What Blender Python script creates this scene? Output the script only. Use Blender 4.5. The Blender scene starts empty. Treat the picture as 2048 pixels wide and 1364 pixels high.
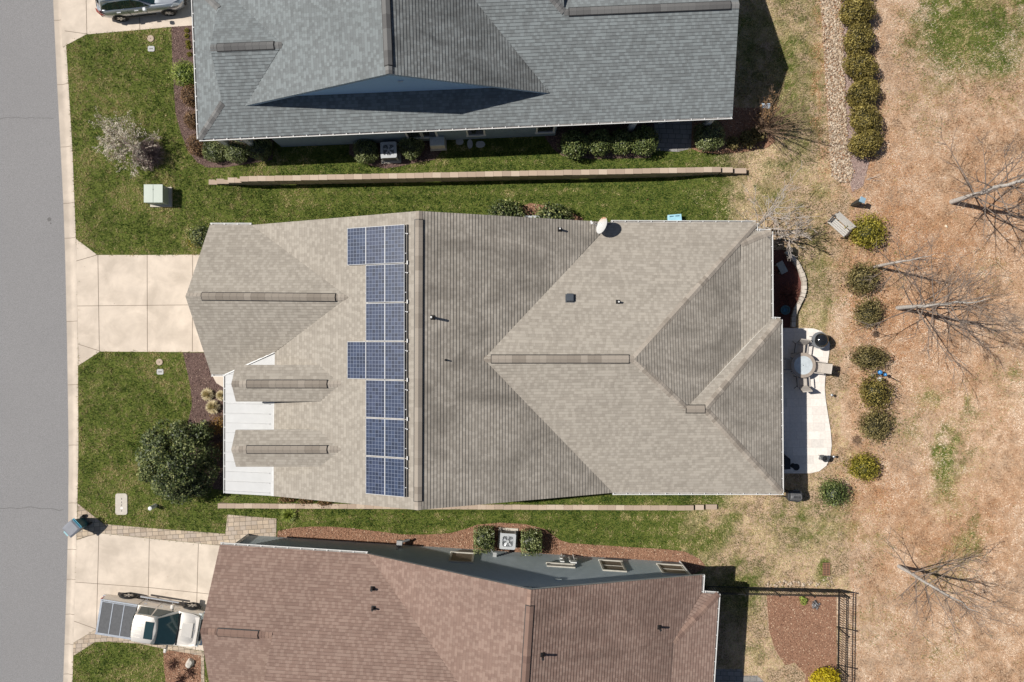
import bpy, bmesh, math, random
import numpy as np
from mathutils import Vector, Matrix
from mathutils.geometry import tessellate_polygon
R = math.radians
rng = random.Random(7)
H, F, CX, CY = 38.0, 1479.0, 1024.0, 682.0          # drone height, focal length in photo pixels, image centre
def P(px, py, z=0.0):
    s = (H - z) / F
    return Vector(((px - CX) * s, (CY - py) * s, z))
scene = bpy.context.scene
COL = scene.collection
# ---------------------------------------------------------------- object helpers
WORLDM = {}
def wm(o):
    return WORLDM.get(o.name, Matrix.Identity(4)) if o else Matrix.Identity(4)
def tag(o, label=None, cat=None, group=None, kind=None):
    if label: o['label'] = label
    if cat: o['category'] = cat
    if group: o['group'] = group
    if kind: o['kind'] = kind
    return o
def thing(name, label, cat, loc=(0, 0, 0), rotz=0.0, group=None):
    o = bpy.data.objects.new(name, None); COL.objects.link(o)
    o.empty_display_size = 0.3
    o.location = loc; o.rotation_euler = (0, 0, rotz)
    WORLDM[o.name] = Matrix.Translation(Vector(loc)) @ Matrix.Rotation(rotz, 4, 'Z')
    return tag(o, label, cat, group)
def link(name, me, parent=None, loc=None, rotz=0.0):
    o = bpy.data.objects.new(name, me); COL.objects.link(o)
    if parent: o.parent = parent
    if loc is not None: o.location = loc; o.rotation_euler = (0, 0, rotz)
    WORLDM[o.name] = wm(parent) @ Matrix.Translation(Vector(loc) if loc is not None else Vector()) @ Matrix.Rotation(rotz, 4, 'Z')
    return o
def dup(root, loc, rotz=0.0, label=None, scale=None):
    c = root.copy(); COL.objects.link(c); c.location = loc; c.rotation_euler = (0, 0, rotz)
    if scale: c.scale = scale
    if label: c['label'] = label
    for ch in list(root.children):
        d = ch.copy(); COL.objects.link(d); d.parent = c
        for g2 in list(ch.children):
            e = g2.copy(); COL.objects.link(e); e.parent = d
    return c
class MB:
    def __init__(s): s.v = []; s.f = []; s.m = []; s.uv = {}; s.r = {}
    def add(s, pts, faces, mi=0, rnd=None):
        b = len(s.v); s.v += [Vector(p) for p in pts]
        for f in faces:
            if rnd is not None: s.r[len(s.f)] = rnd
            s.f.append([b + i for i in f]); s.m.append(mi)
        return s
    def poly(s, pts, mi=0, uv=None, rnd=None):
        if uv: s.uv[len(s.f)] = uv
        return s.add(pts, [list(range(len(pts)))], mi, rnd)
    def box(s, c, size, rz=0.0, mi=0, M=None, rnd=None, taper=1.0):
        x, y, z = size[0] / 2, size[1] / 2, size[2] / 2
        p = [Vector((sx * x * (taper if sz > 0 else 1), sy * y * (taper if sz > 0 else 1), sz * z)) for sz in (-1, 1) for sx, sy in ((-1, -1), (1, -1), (1, 1), (-1, 1))]
        mt = M if M is not None else Matrix.Translation(Vector(c)) @ Matrix.Rotation(rz, 4, 'Z')
        return s.add([mt @ q for q in p], [[3, 2, 1, 0], [4, 5, 6, 7], [0, 1, 5, 4], [1, 2, 6, 5], [2, 3, 7, 6], [3, 0, 4, 7]], mi, rnd)
    def tube(s, p0, p1, r0, r1=None, n=8, mi=0, cap=True, rnd=None):
        p0 = Vector(p0); p1 = Vector(p1); r1 = r0 if r1 is None else r1
        d = (p1 - p0)
        if d.length < 1e-6: return s
        d.normalize(); a = d.orthogonal().normalized(); b = d.cross(a)
        pts = []
        for p, r in ((p0, r0), (p1, r1)):
            for i in range(n):
                t = 2 * math.pi * i / n
                pts.append(p + (a * math.cos(t) + b * math.sin(t)) * r)
        fs = [[i, (i + 1) % n, n + (i + 1) % n, n + i] for i in range(n)]
        if cap: fs += [list(range(n))[::-1], [n + i for i in range(n)]]
        return s.add(pts, fs, mi, rnd)
    def lathe(s, c, prof, n=24, mi=0):
        c = Vector(c); pts = []; fs = []
        for r, z in prof:
            for i in range(n):
                t = 2 * math.pi * i / n; pts.append(c + Vector((r * math.cos(t), r * math.sin(t), z)))
        for k in range(len(prof) - 1):
            for i in range(n):
                fs.append([k * n + i, k * n + (i + 1) % n, (k + 1) * n + (i + 1) % n, (k + 1) * n + i])
        if prof[-1][0] > 1e-4: fs.append([(len(prof) - 1) * n + i for i in range(n)])
        if prof[0][0] > 1e-4: fs.append([i for i in range(n)][::-1])
        return s.add(pts, fs, mi)
    def prism(s, pts, dv, mi=0):
        n = len(pts); pts = [Vector(p) for p in pts]; q = [p + Vector(dv) for p in pts]
        fs = [list(range(n)), [n + i for i in range(n)][::-1]] + [[i, n + i, n + (i + 1) % n, (i + 1) % n] for i in range(n)]
        return s.add(pts + q, fs, mi)
    def loft(s, rings, mi=0, caps=True, closed=True):
        n = len(rings[0]); pts = [p for r_ in rings for p in r_]; fs = []
        for k in range(len(rings) - 1):
            for i in range(n if closed else n - 1):
                fs.append([k * n + i, k * n + (i + 1) % n, (k + 1) * n + (i + 1) % n, (k + 1) * n + i])
        if caps: fs += [list(range(n))[::-1], [(len(rings) - 1) * n + i for i in range(n)]]
        return s.add(pts, fs, mi)
    def build(s, name, mats, parent=None, local=False, smooth=False, bevel=0.0, loc=None, rotz=0.0, fixn=True):
        me = bpy.data.meshes.new(name)
        inv = Matrix.Identity(4) if (local or parent is None) else wm(parent).inverted()
        me.from_pydata([inv @ p for p in s.v], [], s.f)
        for m_ in (mats if isinstance(mats, (list, tuple)) else [mats]): me.materials.append(m_)
        me.polygons.foreach_set('material_index', s.m)
        if s.uv:
            ul = me.uv_layers.new(name='UVMap')
            for pi, uvs in s.uv.items():
                for li, q in zip(me.polygons[pi].loop_indices, uvs): ul.data[li].uv = q
        if s.r:
            at = me.attributes.new('rnd', 'FLOAT', 'FACE')
            at.data.foreach_set('value', [s.r.get(i, 0.5) for i in range(len(s.f))])
        me.update()
        if fixn and not s.uv and not s.r:
            bm = bmesh.new(); bm.from_mesh(me); bmesh.ops.recalc_face_normals(bm, faces=bm.faces)
            bm.to_mesh(me); bm.free()
        if smooth:
            me.polygons.foreach_set('use_smooth', [True] * len(me.polygons))
            if smooth != 'all':
                me.set_sharp_from_angle(angle=R(smooth if smooth is not True else 38))
        o = link(name, me, parent, loc, rotz)
        if bevel:
            md = o.modifiers.new('bevel', 'BEVEL'); md.width = bevel; md.segments = 2; md.limit_method = 'ANGLE'; md.angle_limit = R(40)
        return o
def np_mesh(name, V, Fc, mat, rnd=None, smooth=False):
    me = bpy.data.meshes.new(name); k = Fc.shape[1]
    me.vertices.add(len(V)); me.vertices.foreach_set('co', V.astype(np.float32).ravel())
    me.loops.add(Fc.size); me.loops.foreach_set('vertex_index', Fc.astype(np.int32).ravel())
    me.polygons.add(len(Fc)); me.polygons.foreach_set('loop_start', (np.arange(len(Fc)) * k).astype(np.int32))
    if smooth: me.polygons.foreach_set('use_smooth', np.ones(len(Fc), bool))
    me.update(calc_edges=True)
    if rnd is not None:
        at = me.attributes.new('rnd', 'FLOAT', 'FACE'); at.data.foreach_set('value', rnd.astype(np.float32))
    if isinstance(mat, (list, tuple)):
        for m_ in mat: me.materials.append(m_)
    else: me.materials.append(mat)
    return me
# ---------------------------------------------------------------- numpy noise
def vnoise(x, y, seed=0):
    xi = np.floor(x).astype(np.int64); yi = np.floor(y).astype(np.int64)
    xf = x - xi; yf = y - yi; xf = xf * xf * (3 - 2 * xf); yf = yf * yf * (3 - 2 * yf)
    def h(a, b):
        n = (a * 374761393 + b * 668265263 + seed * 1442695041) & 0x7fffffff
        n = ((n ^ (n >> 13)) * 1274126177) & 0x7fffffff
        n = n ^ (n >> 16)
        return (n & 0xffff) / 65535.0
    return (h(xi, yi) * (1 - xf) + h(xi + 1, yi) * xf) * (1 - yf) + (h(xi, yi + 1) * (1 - xf) + h(xi + 1, yi + 1) * xf) * yf
def fbm(x, y, seed=0, o=3):
    t = 0; a = 1; s = 0
    for i in range(o):
        t = t + a * vnoise(x * 2 ** i + 17.3 * i, y * 2 ** i - 9.1 * i, seed + i); s += a; a *= .55
    return t / s
def sstep(a, b, x):
    t = np.clip((x - a) / (b - a), 0, 1); return t * t * (3 - 2 * t)
def inpoly(px, py, poly):
    r = np.zeros(px.shape, bool); n = len(poly)
    for i in range(n):
        x0, y0 = poly[i]; x1, y1 = poly[(i + 1) % n]
        c = ((y0 > py) != (y1 > py))
        with np.errstate(divide='ignore', invalid='ignore'):
            r ^= c & (px < (x1 - x0) * (py - y0) / ((y1 - y0) if y1 != y0 else 1e-9) + x0)
    return r
# ---------------------------------------------------------------- terrain
KERB_OUT = [(-400, 90), (0, 127), (150, 136), (300, 145), (400, 149), (510, 153), (700, 156), (900, 157), (1050, 154), (1200, 150), (1364, 145), (1800, 125)]
KERB_IN = [(-400, 66), (0, 104), (150, 111), (300, 119), (400, 124), (510, 128), (700, 132), (900, 135), (1050, 134), (1200, 130), (1364, 124), (1800, 103)]
def pl(tab, y): return np.interp(y, [a for a, b in tab], [b for a, b in tab])
def wall_top_y(X): return 8.07 + (X + 13.7) * .0198
def wall_bot_y(X): return -8.39 - (X + 15) * .0045
def g_np(X, Y):
    X = np.asarray(X, float); Y = np.asarray(Y, float)
    z = np.zeros(np.broadcast(X, Y).shape)
    sx = sstep(-15.95, -13.6, X) * (1 - sstep(10.3, 12.4, X))
    up_ = Y > wall_top_y(X) + .13; dd = wall_top_y(X) + .13 - Y
    z = z + .45 * sx * up_ - .40 * sstep(-15., -13., X) * (1 - sstep(8., 10.4, X)) * np.where(up_, 0, 1 - sstep(.15, 1.5, dd))
    bx = sstep(-15.2, -13.8, X) * (1 - sstep(8.4, 9.6, X))
    d = Y - (wall_bot_y(X) - .12)
    z = z + .32 * bx * np.where(d > 0, 1 - sstep(0.2, 1.5, d), 0)
    py = CY - Y * F / H
    z = z - .2 * ((X * F / H + CX) < pl(KERB_OUT, py) - 1.5)
    z = z + .045 * (fbm(X * .6, Y * .6, 5) - .5) * sstep(16.3, 18.5, X)
    return z
def g(x, y): return float(g_np(np.array([x]), np.array([y]))[0])
def PG(px, py, up=0.0):
    p = P(px, py, 0); return Vector((p.x, p.y, g(p.x, p.y) + up))
# ---------------------------------------------------------------- materials
MATS = {}
def nodes_of(name):
    m = bpy.data.materials.new(name); m.use_nodes = True
    nt = m.node_tree; b = nt.nodes['Principled BSDF']; MATS[name] = m
    return m, nt, nt.nodes, nt.links, b
def ramp(nt, stops):
    r = nt.nodes.new('ShaderNodeValToRGB'); e = r.color_ramp.elements
    while len(e) < len(stops): e.new(0.5)
    for el, (p, c) in zip(e, stops):
        el.position = p; el.color = (*c, 1)
    return r
def noise_n(nt, scale, detail=3, rough=.55, vec=None, dist=0.0):
    n = nt.nodes.new('ShaderNodeTexNoise'); n.inputs['Scale'].default_value = scale
    n.inputs['Detail'].default_value = detail; n.inputs['Roughness'].default_value = rough; n.inputs['Distortion'].default_value = dist
    if vec is not None: nt.links.new(vec, n.inputs['Vector'])
    return n
def mth(nt, op, a, b=None, c=None):
    n = nt.nodes.new('ShaderNodeMath'); n.operation = op
    for i, x in enumerate((a, b, c)):
        if x is None: continue
        if isinstance(x, (int, float)): n.inputs[i].default_value = x
        else: nt.links.new(x, n.inputs[i])
    return n.outputs[0]
def mixc(nt, fac, a, b, mode='MIX'):
    n = nt.nodes.new('ShaderNodeMix'); n.data_type = 'RGBA'; n.blend_type = mode
    for sock, x in ((n.inputs[0], fac), (n.inputs[6], a), (n.inputs[7], b)):
        if isinstance(x, (int, float)): sock.default_value = x
        elif isinstance(x, tuple): sock.default_value = (*x, 1)
        else: nt.links.new(x, sock)
    return n.outputs[2]
def bump(nt, b, height, strength=.3, dist=.02):
    n = nt.nodes.new('ShaderNodeBump'); n.inputs['Strength'].default_value = strength; n.inputs['Distance'].default_value = dist
    nt.links.new(height, n.inputs['Height']); nt.links.new(n.outputs[0], b.inputs['Normal'])
def sc(c, k): return tuple(min(1, x * k) for x in c)
def mat(name, col, rough=.7, metal=0.0, var=.12, scale=6.0, bmp=0.0, bscale=60.0, coat=0.0, spec=.5, big=0.0, bigscale=.5, bigcol=None):
    m, nt, N, L, b = nodes_of(name)
    tc = N.new('ShaderNodeTexCoord'); v = tc.outputs['Object']
    b.inputs['Roughness'].default_value = rough; b.inputs['Metallic'].default_value = metal
    b.inputs['Specular IOR Level'].default_value = spec
    if coat: b.inputs['Coat Weight'].default_value = coat; b.inputs['Coat Roughness'].default_value = .08
    n1 = noise_n(nt, scale, 4, .6, v)
    r = ramp(nt, [(.3, sc(col, 1 - var)), (.7, sc(col, 1 + var))]); L.new(n1.outputs['Fac'], r.inputs[0])
    out = r.outputs[0]
    if big:
        n2 = noise_n(nt, bigscale, 4, .6, v, .4)
        r2 = ramp(nt, [(.42, (0, 0, 0)), (.68, (1, 1, 1))]); L.new(n2.outputs['Fac'], r2.inputs[0])
        f = mth(nt, 'MULTIPLY', r2.outputs[0], big)
        out = mixc(nt, f, out, bigcol or sc(col, .6))
    L.new(out, b.inputs['Base Color'])
    if bmp:
        n3 = noise_n(nt, bscale, 3, .6, v); bump(nt, b, n3.outputs['Fac'], bmp, .01)
    return m
def attr_mat(name, stops, rough=.6, sub=0.0, noise=0.0, spec=.4):
    m, nt, N, L, b = nodes_of(name)
    a = N.new('ShaderNodeAttribute'); a.attribute_name = 'rnd'
    r = ramp(nt, stops); L.new(a.outputs['Fac'], r.inputs[0]); L.new(r.outputs[0], b.inputs['Base Color'])
    b.inputs['Roughness'].default_value = rough; b.inputs['Specular IOR Level'].default_value = spec
    return m
def leaf_mat(name, dark, mid, light, rough=.45, spec=.4, trans=.25):
    m, nt, N, L, b = nodes_of(name)
    a = N.new('ShaderNodeAttribute'); a.attribute_name = 'rnd'
    r = ramp(nt, [(.0, dark), (.5, mid), (1.0, light)]); L.new(a.outputs['Fac'], r.inputs[0])
    L.new(r.outputs[0], b.inputs['Base Color']); b.inputs['Roughness'].default_value = rough; b.inputs['Specular IOR Level'].default_value = spec
    if trans:
        t = N.new('ShaderNodeBsdfTranslucent'); L.new(mixc(nt, .5, r.outputs[0], (.5, .6, .1), 'MULTIPLY'), t.inputs[0])
        mx = N.new('ShaderNodeMixShader'); mx.inputs[0].default_value = trans
        L.new(b.outputs[0], mx.inputs[1]); L.new(t.outputs[0], mx.inputs[2]); L.new(mx.outputs[0], N['Material Output'].inputs[0])
    return m
COURSE = .143
def shingle_mat(name, light, mid, dark, stain=(.5, .5, .5), stain_amt=.5, cap=False):
    m, nt, N, L, b = nodes_of(name)
    b.inputs['Roughness'].default_value = .92; b.inputs['Specular IOR Level'].default_value = .25
    uv = N.new('ShaderNodeUVMap'); sp = N.new('ShaderNodeSeparateXYZ'); L.new(uv.outputs[0], sp.inputs[0])
    tc = N.new('ShaderNodeTexCoord')
    row = mth(nt, 'FLOOR', mth(nt, 'DIVIDE', mth(nt, 'ADD', sp.outputs[1], .0005), COURSE))
    def wn(*xs):
        c = N.new('ShaderNodeCombineXYZ')
        for i, x in enumerate(xs):
            if isinstance(x, (int, float)): c.inputs[i].default_value = x
            else: L.new(x, c.inputs[i])
        w = N.new('ShaderNodeTexWhiteNoise'); w.noise_dimensions = '3D'; L.new(c.outputs[0], w.inputs['Vector'])
        return w.outputs['Value']
    ro = wn(row, 3.1, 0.0)
    def tabs(wid, seed):
        x = mth(nt, 'FLOOR', mth(nt, 'ADD', mth(nt, 'DIVIDE', sp.outputs[0], wid), mth(nt, 'MULTIPLY', ro, 37.0 * seed)))
        return wn(x, row, float(seed)), x
    (t1, x1), (t2, _), (t3, _) = tabs(.15, 1), tabs(.21, 2), tabs(.9, 3)
    par = mth(nt, 'MULTIPLY', mth(nt, 'FRACT', mth(nt, 'MULTIPLY', x1, .5)), 2.0)
    t1 = mth(nt, 'ABSOLUTE', mth(nt, 'SUBTRACT', par, mth(nt, 'GREATER_THAN', t1, .72)))
    base = mixc(nt, mth(nt, 'MULTIPLY', mth(nt, 'GREATER_THAN', t1, .5), .7), mid, light)
    base = mixc(nt, mth(nt, 'MULTIPLY', mth(nt, 'GREATER_THAN', t2, .74), .4), base, dark)
    fv = mth(nt, 'FRACT', mth(nt, 'DIVIDE', mth(nt, 'ADD', sp.outputs[1], .0005), COURSE))
    base = mixc(nt, mth(nt, 'MULTIPLY', mth(nt, 'LESS_THAN', fv, .13), .28), base, sc(dark, .35))
    v1 = mth(nt, 'ADD', .97, mth(nt, 'MULTIPLY', t3, .06))
    base = mixc(nt, 1.0, base, v1, 'MULTIPLY')
    gr = noise_n(nt, 55, 2, .6, tc.outputs['Object'])
    base = mixc(nt, 1.0, base, mth(nt, 'ADD', .72, mth(nt, 'MULTIPLY', gr.outputs['Fac'], .56)), 'MULTIPLY')
    mp = N.new('ShaderNodeMapping'); mp.inputs['Scale'].default_value = (.28, .55, .3); L.new(tc.outputs['Object'], mp.inputs[0])
    sn = noise_n(nt, 1.3, 5, .62, mp.outputs[0], .6)
    sr = ramp(nt, [(.40, (0, 0, 0)), (.68, (1, 1, 1))]); L.new(sn.outputs['Fac'], sr.inputs[0])
    base = mixc(nt, mth(nt, 'MULTIPLY', sr.outputs[0], stain_amt), base, sc(dark, .48))
    if cap:
        a = N.new('ShaderNodeAttribute'); a.attribute_name = 'rnd'
        base = mixc(nt, 1.0, mixc(nt, a.outputs['Fac'], dark, light), mth(nt, 'ADD', .75, mth(nt, 'MULTIPLY', gr.outputs['Fac'], .5)), 'MULTIPLY')
    L.new(base, b.inputs['Base Color'])
    bump(nt, b, mth(nt, 'ADD', gr.outputs['Fac'], mth(nt, 'MULTIPLY', t2, 1.2)), .5, .006)
    return m
def siding_mat(name, col, lap=.16):
    m, nt, N, L, b = nodes_of(name)
    tc = N.new('ShaderNodeTexCoord'); sp = N.new('ShaderNodeSeparateXYZ'); L.new(tc.outputs['Object'], sp.inputs[0])
    fr = mth(nt, 'FRACT', mth(nt, 'DIVIDE', mth(nt, 'ADD', sp.outputs[2], 40.0), lap))
    n1 = noise_n(nt, 3, 3, .6, tc.outputs['Object'])
    r = ramp(nt, [(.3, sc(col, .92)), (.7, sc(col, 1.08))]); L.new(n1.outputs['Fac'], r.inputs[0])
    L.new(r.outputs[0], b.inputs['Base Color']); b.inputs['Roughness'].default_value = .6
    bump(nt, b, mth(nt, 'SUBTRACT', 1.0, fr), 1.0, .02)
    return m
def paver_mat(name, cols, w=.3, h=.2, mortar=(.2, .17, .14), ms=.012, rot=0.0, bmp=.4):
    m, nt, N, L, b = nodes_of(name)
    tc = N.new('ShaderNodeTexCoord'); mp = N.new('ShaderNodeMapping'); mp.inputs['Rotation'].default_value = (0, 0, rot)
    L.new(tc.outputs['Object'], mp.inputs[0])
    def cell(ww, hh, seed):
        sp = N.new('ShaderNodeSeparateXYZ'); L.new(mp.outputs[0], sp.inputs[0])
        row = mth(nt, 'FLOOR', mth(nt, 'DIVIDE', sp.outputs[1], hh))
        w0 = N.new('ShaderNodeTexWhiteNoise'); w0.noise_dimensions = '1D'; L.new(row, w0.inputs['W'])
        xx = mth(nt, 'ADD', mth(nt, 'DIVIDE', sp.outputs[0], ww), mth(nt, 'MULTIPLY', w0.outputs['Value'], 5.0))
        c = N.new('ShaderNodeCombineXYZ'); L.new(mth(nt, 'FLOOR', xx), c.inputs[0]); L.new(row, c.inputs[1]); c.inputs[2].default_value = seed
        wn = N.new('ShaderNodeTexWhiteNoise'); wn.noise_dimensions = '3D'; L.new(c.outputs[0], wn.inputs['Vector'])
        fx = mth(nt, 'FRACT', xx); fy = mth(nt, 'FRACT', mth(nt, 'DIVIDE', sp.outputs[1], hh))
        ex = mth(nt, 'MULTIPLY', mth(nt, 'MINIMUM', fx, mth(nt, 'SUBTRACT', 1.0, fx)), ww)
        ey = mth(nt, 'MULTIPLY', mth(nt, 'MINIMUM', fy, mth(nt, 'SUBTRACT', 1.0, fy)), hh)
        return wn.outputs['Value'], mth(nt, 'MINIMUM', ex, ey)
    val, edge = cell(w, h, 1.0)
    n = len(cols); r = ramp(nt, [(i / max(1, n - 1), c) for i, c in enumerate(cols)]); L.new(val, r.inputs[0])
    nz = noise_n(nt, 9, 4, .6, tc.outputs['Object'])
    base = mixc(nt, 1.0, r.outputs[0], mth(nt, 'ADD', .78, mth(nt, 'MULTIPLY', nz.outputs['Fac'], .44)), 'MULTIPLY')
    lt = mth(nt, 'LESS_THAN', edge, ms)
    base = mixc(nt, lt, base, mortar)
    L.new(base, b.inputs['Base Color']); b.inputs['Roughness'].default_value = .85
    bump(nt, b, mth(nt, 'MINIMUM', edge, ms * 1.5), bmp, .3)
    return m
SUN, SKY, EXPO = 5.0, 0.05, 0.12
def PG(px, py, up=0.0):
    p = P(px, py, 0)
    for _ in range(3): p = P(px, py, g(p.x, p.y))
    return Vector((p.x, p.y, g(p.x, p.y) + up))
# ---------------------------------------------------------------- surface materials
m_asphalt = mat('asphalt', (.222, .218, .222), .9, var=.3, scale=26, bmp=.6, bscale=70, big=.22, bigscale=.16, bigcol=(.18, .178, .182))
m_crack = mat('asphalt crack', (.12, .118, .118), .95)
m_conc = mat('driveway concrete', (.60, .515, .43), .85, var=.10, scale=1.1, bmp=.15, bscale=80, big=.75, bigscale=.8, bigcol=(.43, .365, .30))
m_kerb = mat('kerb concrete', (.5, .43, .36), .85, var=.16, scale=1.0, bmp=.2, bscale=50, big=.5, bigscale=.7, bigcol=(.34, .29, .24))
m_joint = mat('joint', (.17, .13, .1), .95)
m_mulch_p = attr_mat('purple brown mulch', [(0, (.06, .035, .03)), (.5, (.17, .105, .09)), (.85, (.26, .17, .14)), (1, (.5, .38, .3))], .9)
m_mulch_r = attr_mat('red bark mulch', [(0, (.11, .05, .03)), (.5, (.3, .16, .10)), (.8, (.42, .25, .16)), (1, (.68, .52, .38))], .9)
m_mulch_l = attr_mat('faded mulch', [(0, (.2, .13, .11)), (.5, (.36, .26, .23)), (.85, (.5, .4, .35)), (1, (.68, .58, .5))], .9)
m_bedl = mat('faded purple mulch base', (.30, .215, .19), .95, var=.4, scale=28, bmp=1, bscale=40)
m_bedp = mat('purple brown mulch base', (.12, .075, .065), .95, var=.5, scale=30, bmp=1, bscale=40)
m_bedr = mat('red mulch base', (.25, .135, .085), .95, var=.4, scale=28, bmp=1, bscale=40)
m_bedd = mat('dark red mulch base', (.10, .035, .028), .95, var=.5, scale=28, bmp=1, bscale=40)
m_trav = paver_mat('travertine', [(.74, .69, .64), (.70, .65, .60), (.78, .73, .68), (.72, .66, .61), (.64, .6, .56)], .6, .42, (.56, .52, .48), .006, 0, .1)
m_paver = paver_mat('tumbled pavers', [(.4, .32, .24), (.33, .26, .2), (.46, .37, .28), (.37, .31, .26), (.5, .4, .29)], .3, .22, (.17, .14, .11), .012, R(-3.7), .4)
m_paver2 = paver_mat('grey pavers', [(.22, .21, .2), (.27, .26, .25), (.19, .18, .17)], .35, .24, (.1, .1, .1), .012, R(2), .4)
def ground_mat():
    m, nt, N, L, b = nodes_of('ground soil and grass')
    tc = N.new('ShaderNodeTexCoord'); v = tc.outputs['Object']
    a = N.new('ShaderNodeAttribute'); a.attribute_name = 'cov'; sp = N.new('ShaderNodeSeparateColor'); L.new(a.outputs['Color'], sp.inputs[0])
    n1 = noise_n(nt, 1.1, 5, .65, v); n2 = noise_n(nt, 9, 4, .65, v); n3 = noise_n(nt, 34, 3, .6, v); n4 = noise_n(nt, 2.6, 5, .7, v, .8)
    gcol = ramp(nt, [(.30, (.03, .05, .010)), (.46, (.08, .11, .02)), (.60, (.16, .165, .045)), (.8, (.30, .26, .12))])
    L.new(mth(nt, 'ADD', mth(nt, 'MULTIPLY', n2.outputs['Fac'], .5), mth(nt, 'MULTIPLY', n3.outputs['Fac'], .5)), gcol.inputs[0])
    dcol = ramp(nt, [(.25, (.17, .105, .06)), (.42, (.38, .265, .175)), (.55, (.52, .385, .275)), (.74, (.64, .50, .385))])
    L.new(mth(nt, 'ADD', mth(nt, 'MULTIPLY', n2.outputs['Fac'], .55), mth(nt, 'MULTIPLY', n3.outputs['Fac'], .45)), dcol.inputs[0])
    lcol = ramp(nt, [(.3, (.24, .11, .05)), (.55, (.44, .235, .12)), (.8, (.56, .35, .2))])
    L.new(n3.outputs['Fac'], lcol.inputs[0])
    f1 = mth(nt, 'ADD', sp.outputs[1], mth(nt, 'MULTIPLY', mth(nt, 'SUBTRACT', n4.outputs['Fac'], .5), 1.5))
    c = mixc(nt, mth(nt, 'SMOOTH_MIN', mth(nt, 'MAXIMUM', f1, 0.0), 1.0, .1), dcol.outputs[0], lcol.outputs[0])
    f2 = mth(nt, 'ADD', sp.outputs[0], mth(nt, 'MULTIPLY', mth(nt, 'SUBTRACT', n4.outputs['Fac'], .5), .9))
    rr = ramp(nt, [(.3, (0, 0, 0)), (.7, (1, 1, 1))]); L.new(f2, rr.inputs[0])
    c = mixc(nt, rr.outputs[0], c, gcol.outputs[0])
    L.new(c, b.inputs['Base Color']); b.inputs['Roughness'].default_value = .95; b.inputs['Specular IOR Level'].default_value = .1
    bump(nt, b, mth(nt, 'ADD', n2.outputs['Fac'], n3.outputs['Fac']), .6, .03)
    return m
# ---------------------------------------------------------------- ground cover maps (photo-plane pixel coordinates of the ground)
GREEN = [(1925, 60, 110, 95, 1.0), (1895, 930, 45, 100, .75), (1850, 800, 40, 30, .5), (1935, 830, 30, 30, .5), (1925, 1100, 40, 40, .55), (1840, 230, 60, 60, .3), (1790, 560, 40, 40, .3), (1820, 860, 70, 60, .4), (1760, 1080, 50, 40, .4), (1930, 920, 60, 60, .35), (2010, 760, 50, 60, .3), (1900, 1150, 60, 50, .35), (1750, 1250, 60, 60, .3), (1890, 1310, 70, 50, .3), (1990, 560, 50, 50, .25), (1990, 110, 80, 60, .85), (1870, 40, 60, 60, .7), (1880, 170, 40, 40, .5), (2030, 40, 60, 90, .7), (2010, 210, 70, 40, .25), (1760, 180, 30, 20, .3),
         (1890, 970, 22, 40, .5), (1850, 810, 30, 30, .35), (1935, 1050, 30, 25, .5), (1925, 1120, 22, 30, .45), (1880, 1010, 30, 30, .3), (1400, 1080, 60, 45, .95), (1640, 1150, 22, 30, .75), (1655, 1100, 30, 25, .45), (1725, 1130, 25, 25, .4),
         (1560, 330, 60, 30, .5), (1500, 400, 60, 30, .5), (1480, 300, 60, 30, .5), (1630, 385, 50, 30, .5), (1640, 560, 40, 60, .3), (1640, 700, 30, 40, .35), (1690, 870, 30, 40, .1), (1600, 1010, 40, 30, .1),
         (1625, 620, 55, 260, .5), (1600, 1060, 150, 70, .5), (1580, 150, 80, 300, .62), (1560, 400, 110, 50, .5), (1480, 1180, 60, 90, .7), (1500, 1300, 40, 60, .4), (1590, 1120, 60, 40, .2), (1560, 200, 60, 160, .35), (1500, 100, 60, 150, .6), (1620, 120, 30, 120, .35), (1450, 1050, 50, 50, .6), (1370, 1050, 60, 50, .6), (1830, 760, 25, 20, .3), (1980, 660, 25, 20, .25)]
LEAF = [(1860, 500, 160, 90, .55), (1800, 640, 120, 120, .55), (1770, 330, 80, 70, .35), (1900, 1060, 150, 90, .35), (1700, 560, 40, 200, .4), (1690, 930, 60, 60, .3), (1800, 420, 80, 50, .5), (1640, 150, 8, 220, .9), (1695, 150, 14, 250, .6), (1680, 345, 25, 25, .6), (1780, 1000, 80, 60, .45), (1990, 420, 80, 80, .4), (1980, 1000, 80, 60, .35), (1880, 1200, 120, 90, .15), (1950, 350, 60, 60, .3), (1850, 700, 120, 60, .4)]
def blobs(px, py, tab):
    v = np.zeros(px.shape)
    for cx, cy, rx, ry, a in tab: v = np.maximum(v, a * np.exp(-(((px - cx) / rx) ** 2 + ((py - cy) / ry) ** 2) * .9))
    return v
def cover(X, Y):
    px = X * F / H + CX; py = CY - Y * F / H
    n = fbm(px / 60, py / 60, 3, 4) - .5; n2 = fbm(px / 22, py / 22, 9, 3) - .5
    edge = 1495 + 80 * n + np.where(py > 1020, -60, 0) + np.where(py < 300, -40, 0)
    gr = 1 - sstep(edge - 130, edge + 75, px)
    gr = np.maximum(gr * (1 - .1 * (n2 > .1)), blobs(px + 60 * n, py + 60 * n2, GREEN) + .5 * n2 * (px > 1400))
    lf = blobs(px + 80 * n2, py + 80 * n, LEAF) + .25 * (px > 1700) + .6 * n2 * (px > 1600)
    return np.clip(gr, 0, 1), np.clip(lf, 0, 1)
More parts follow.
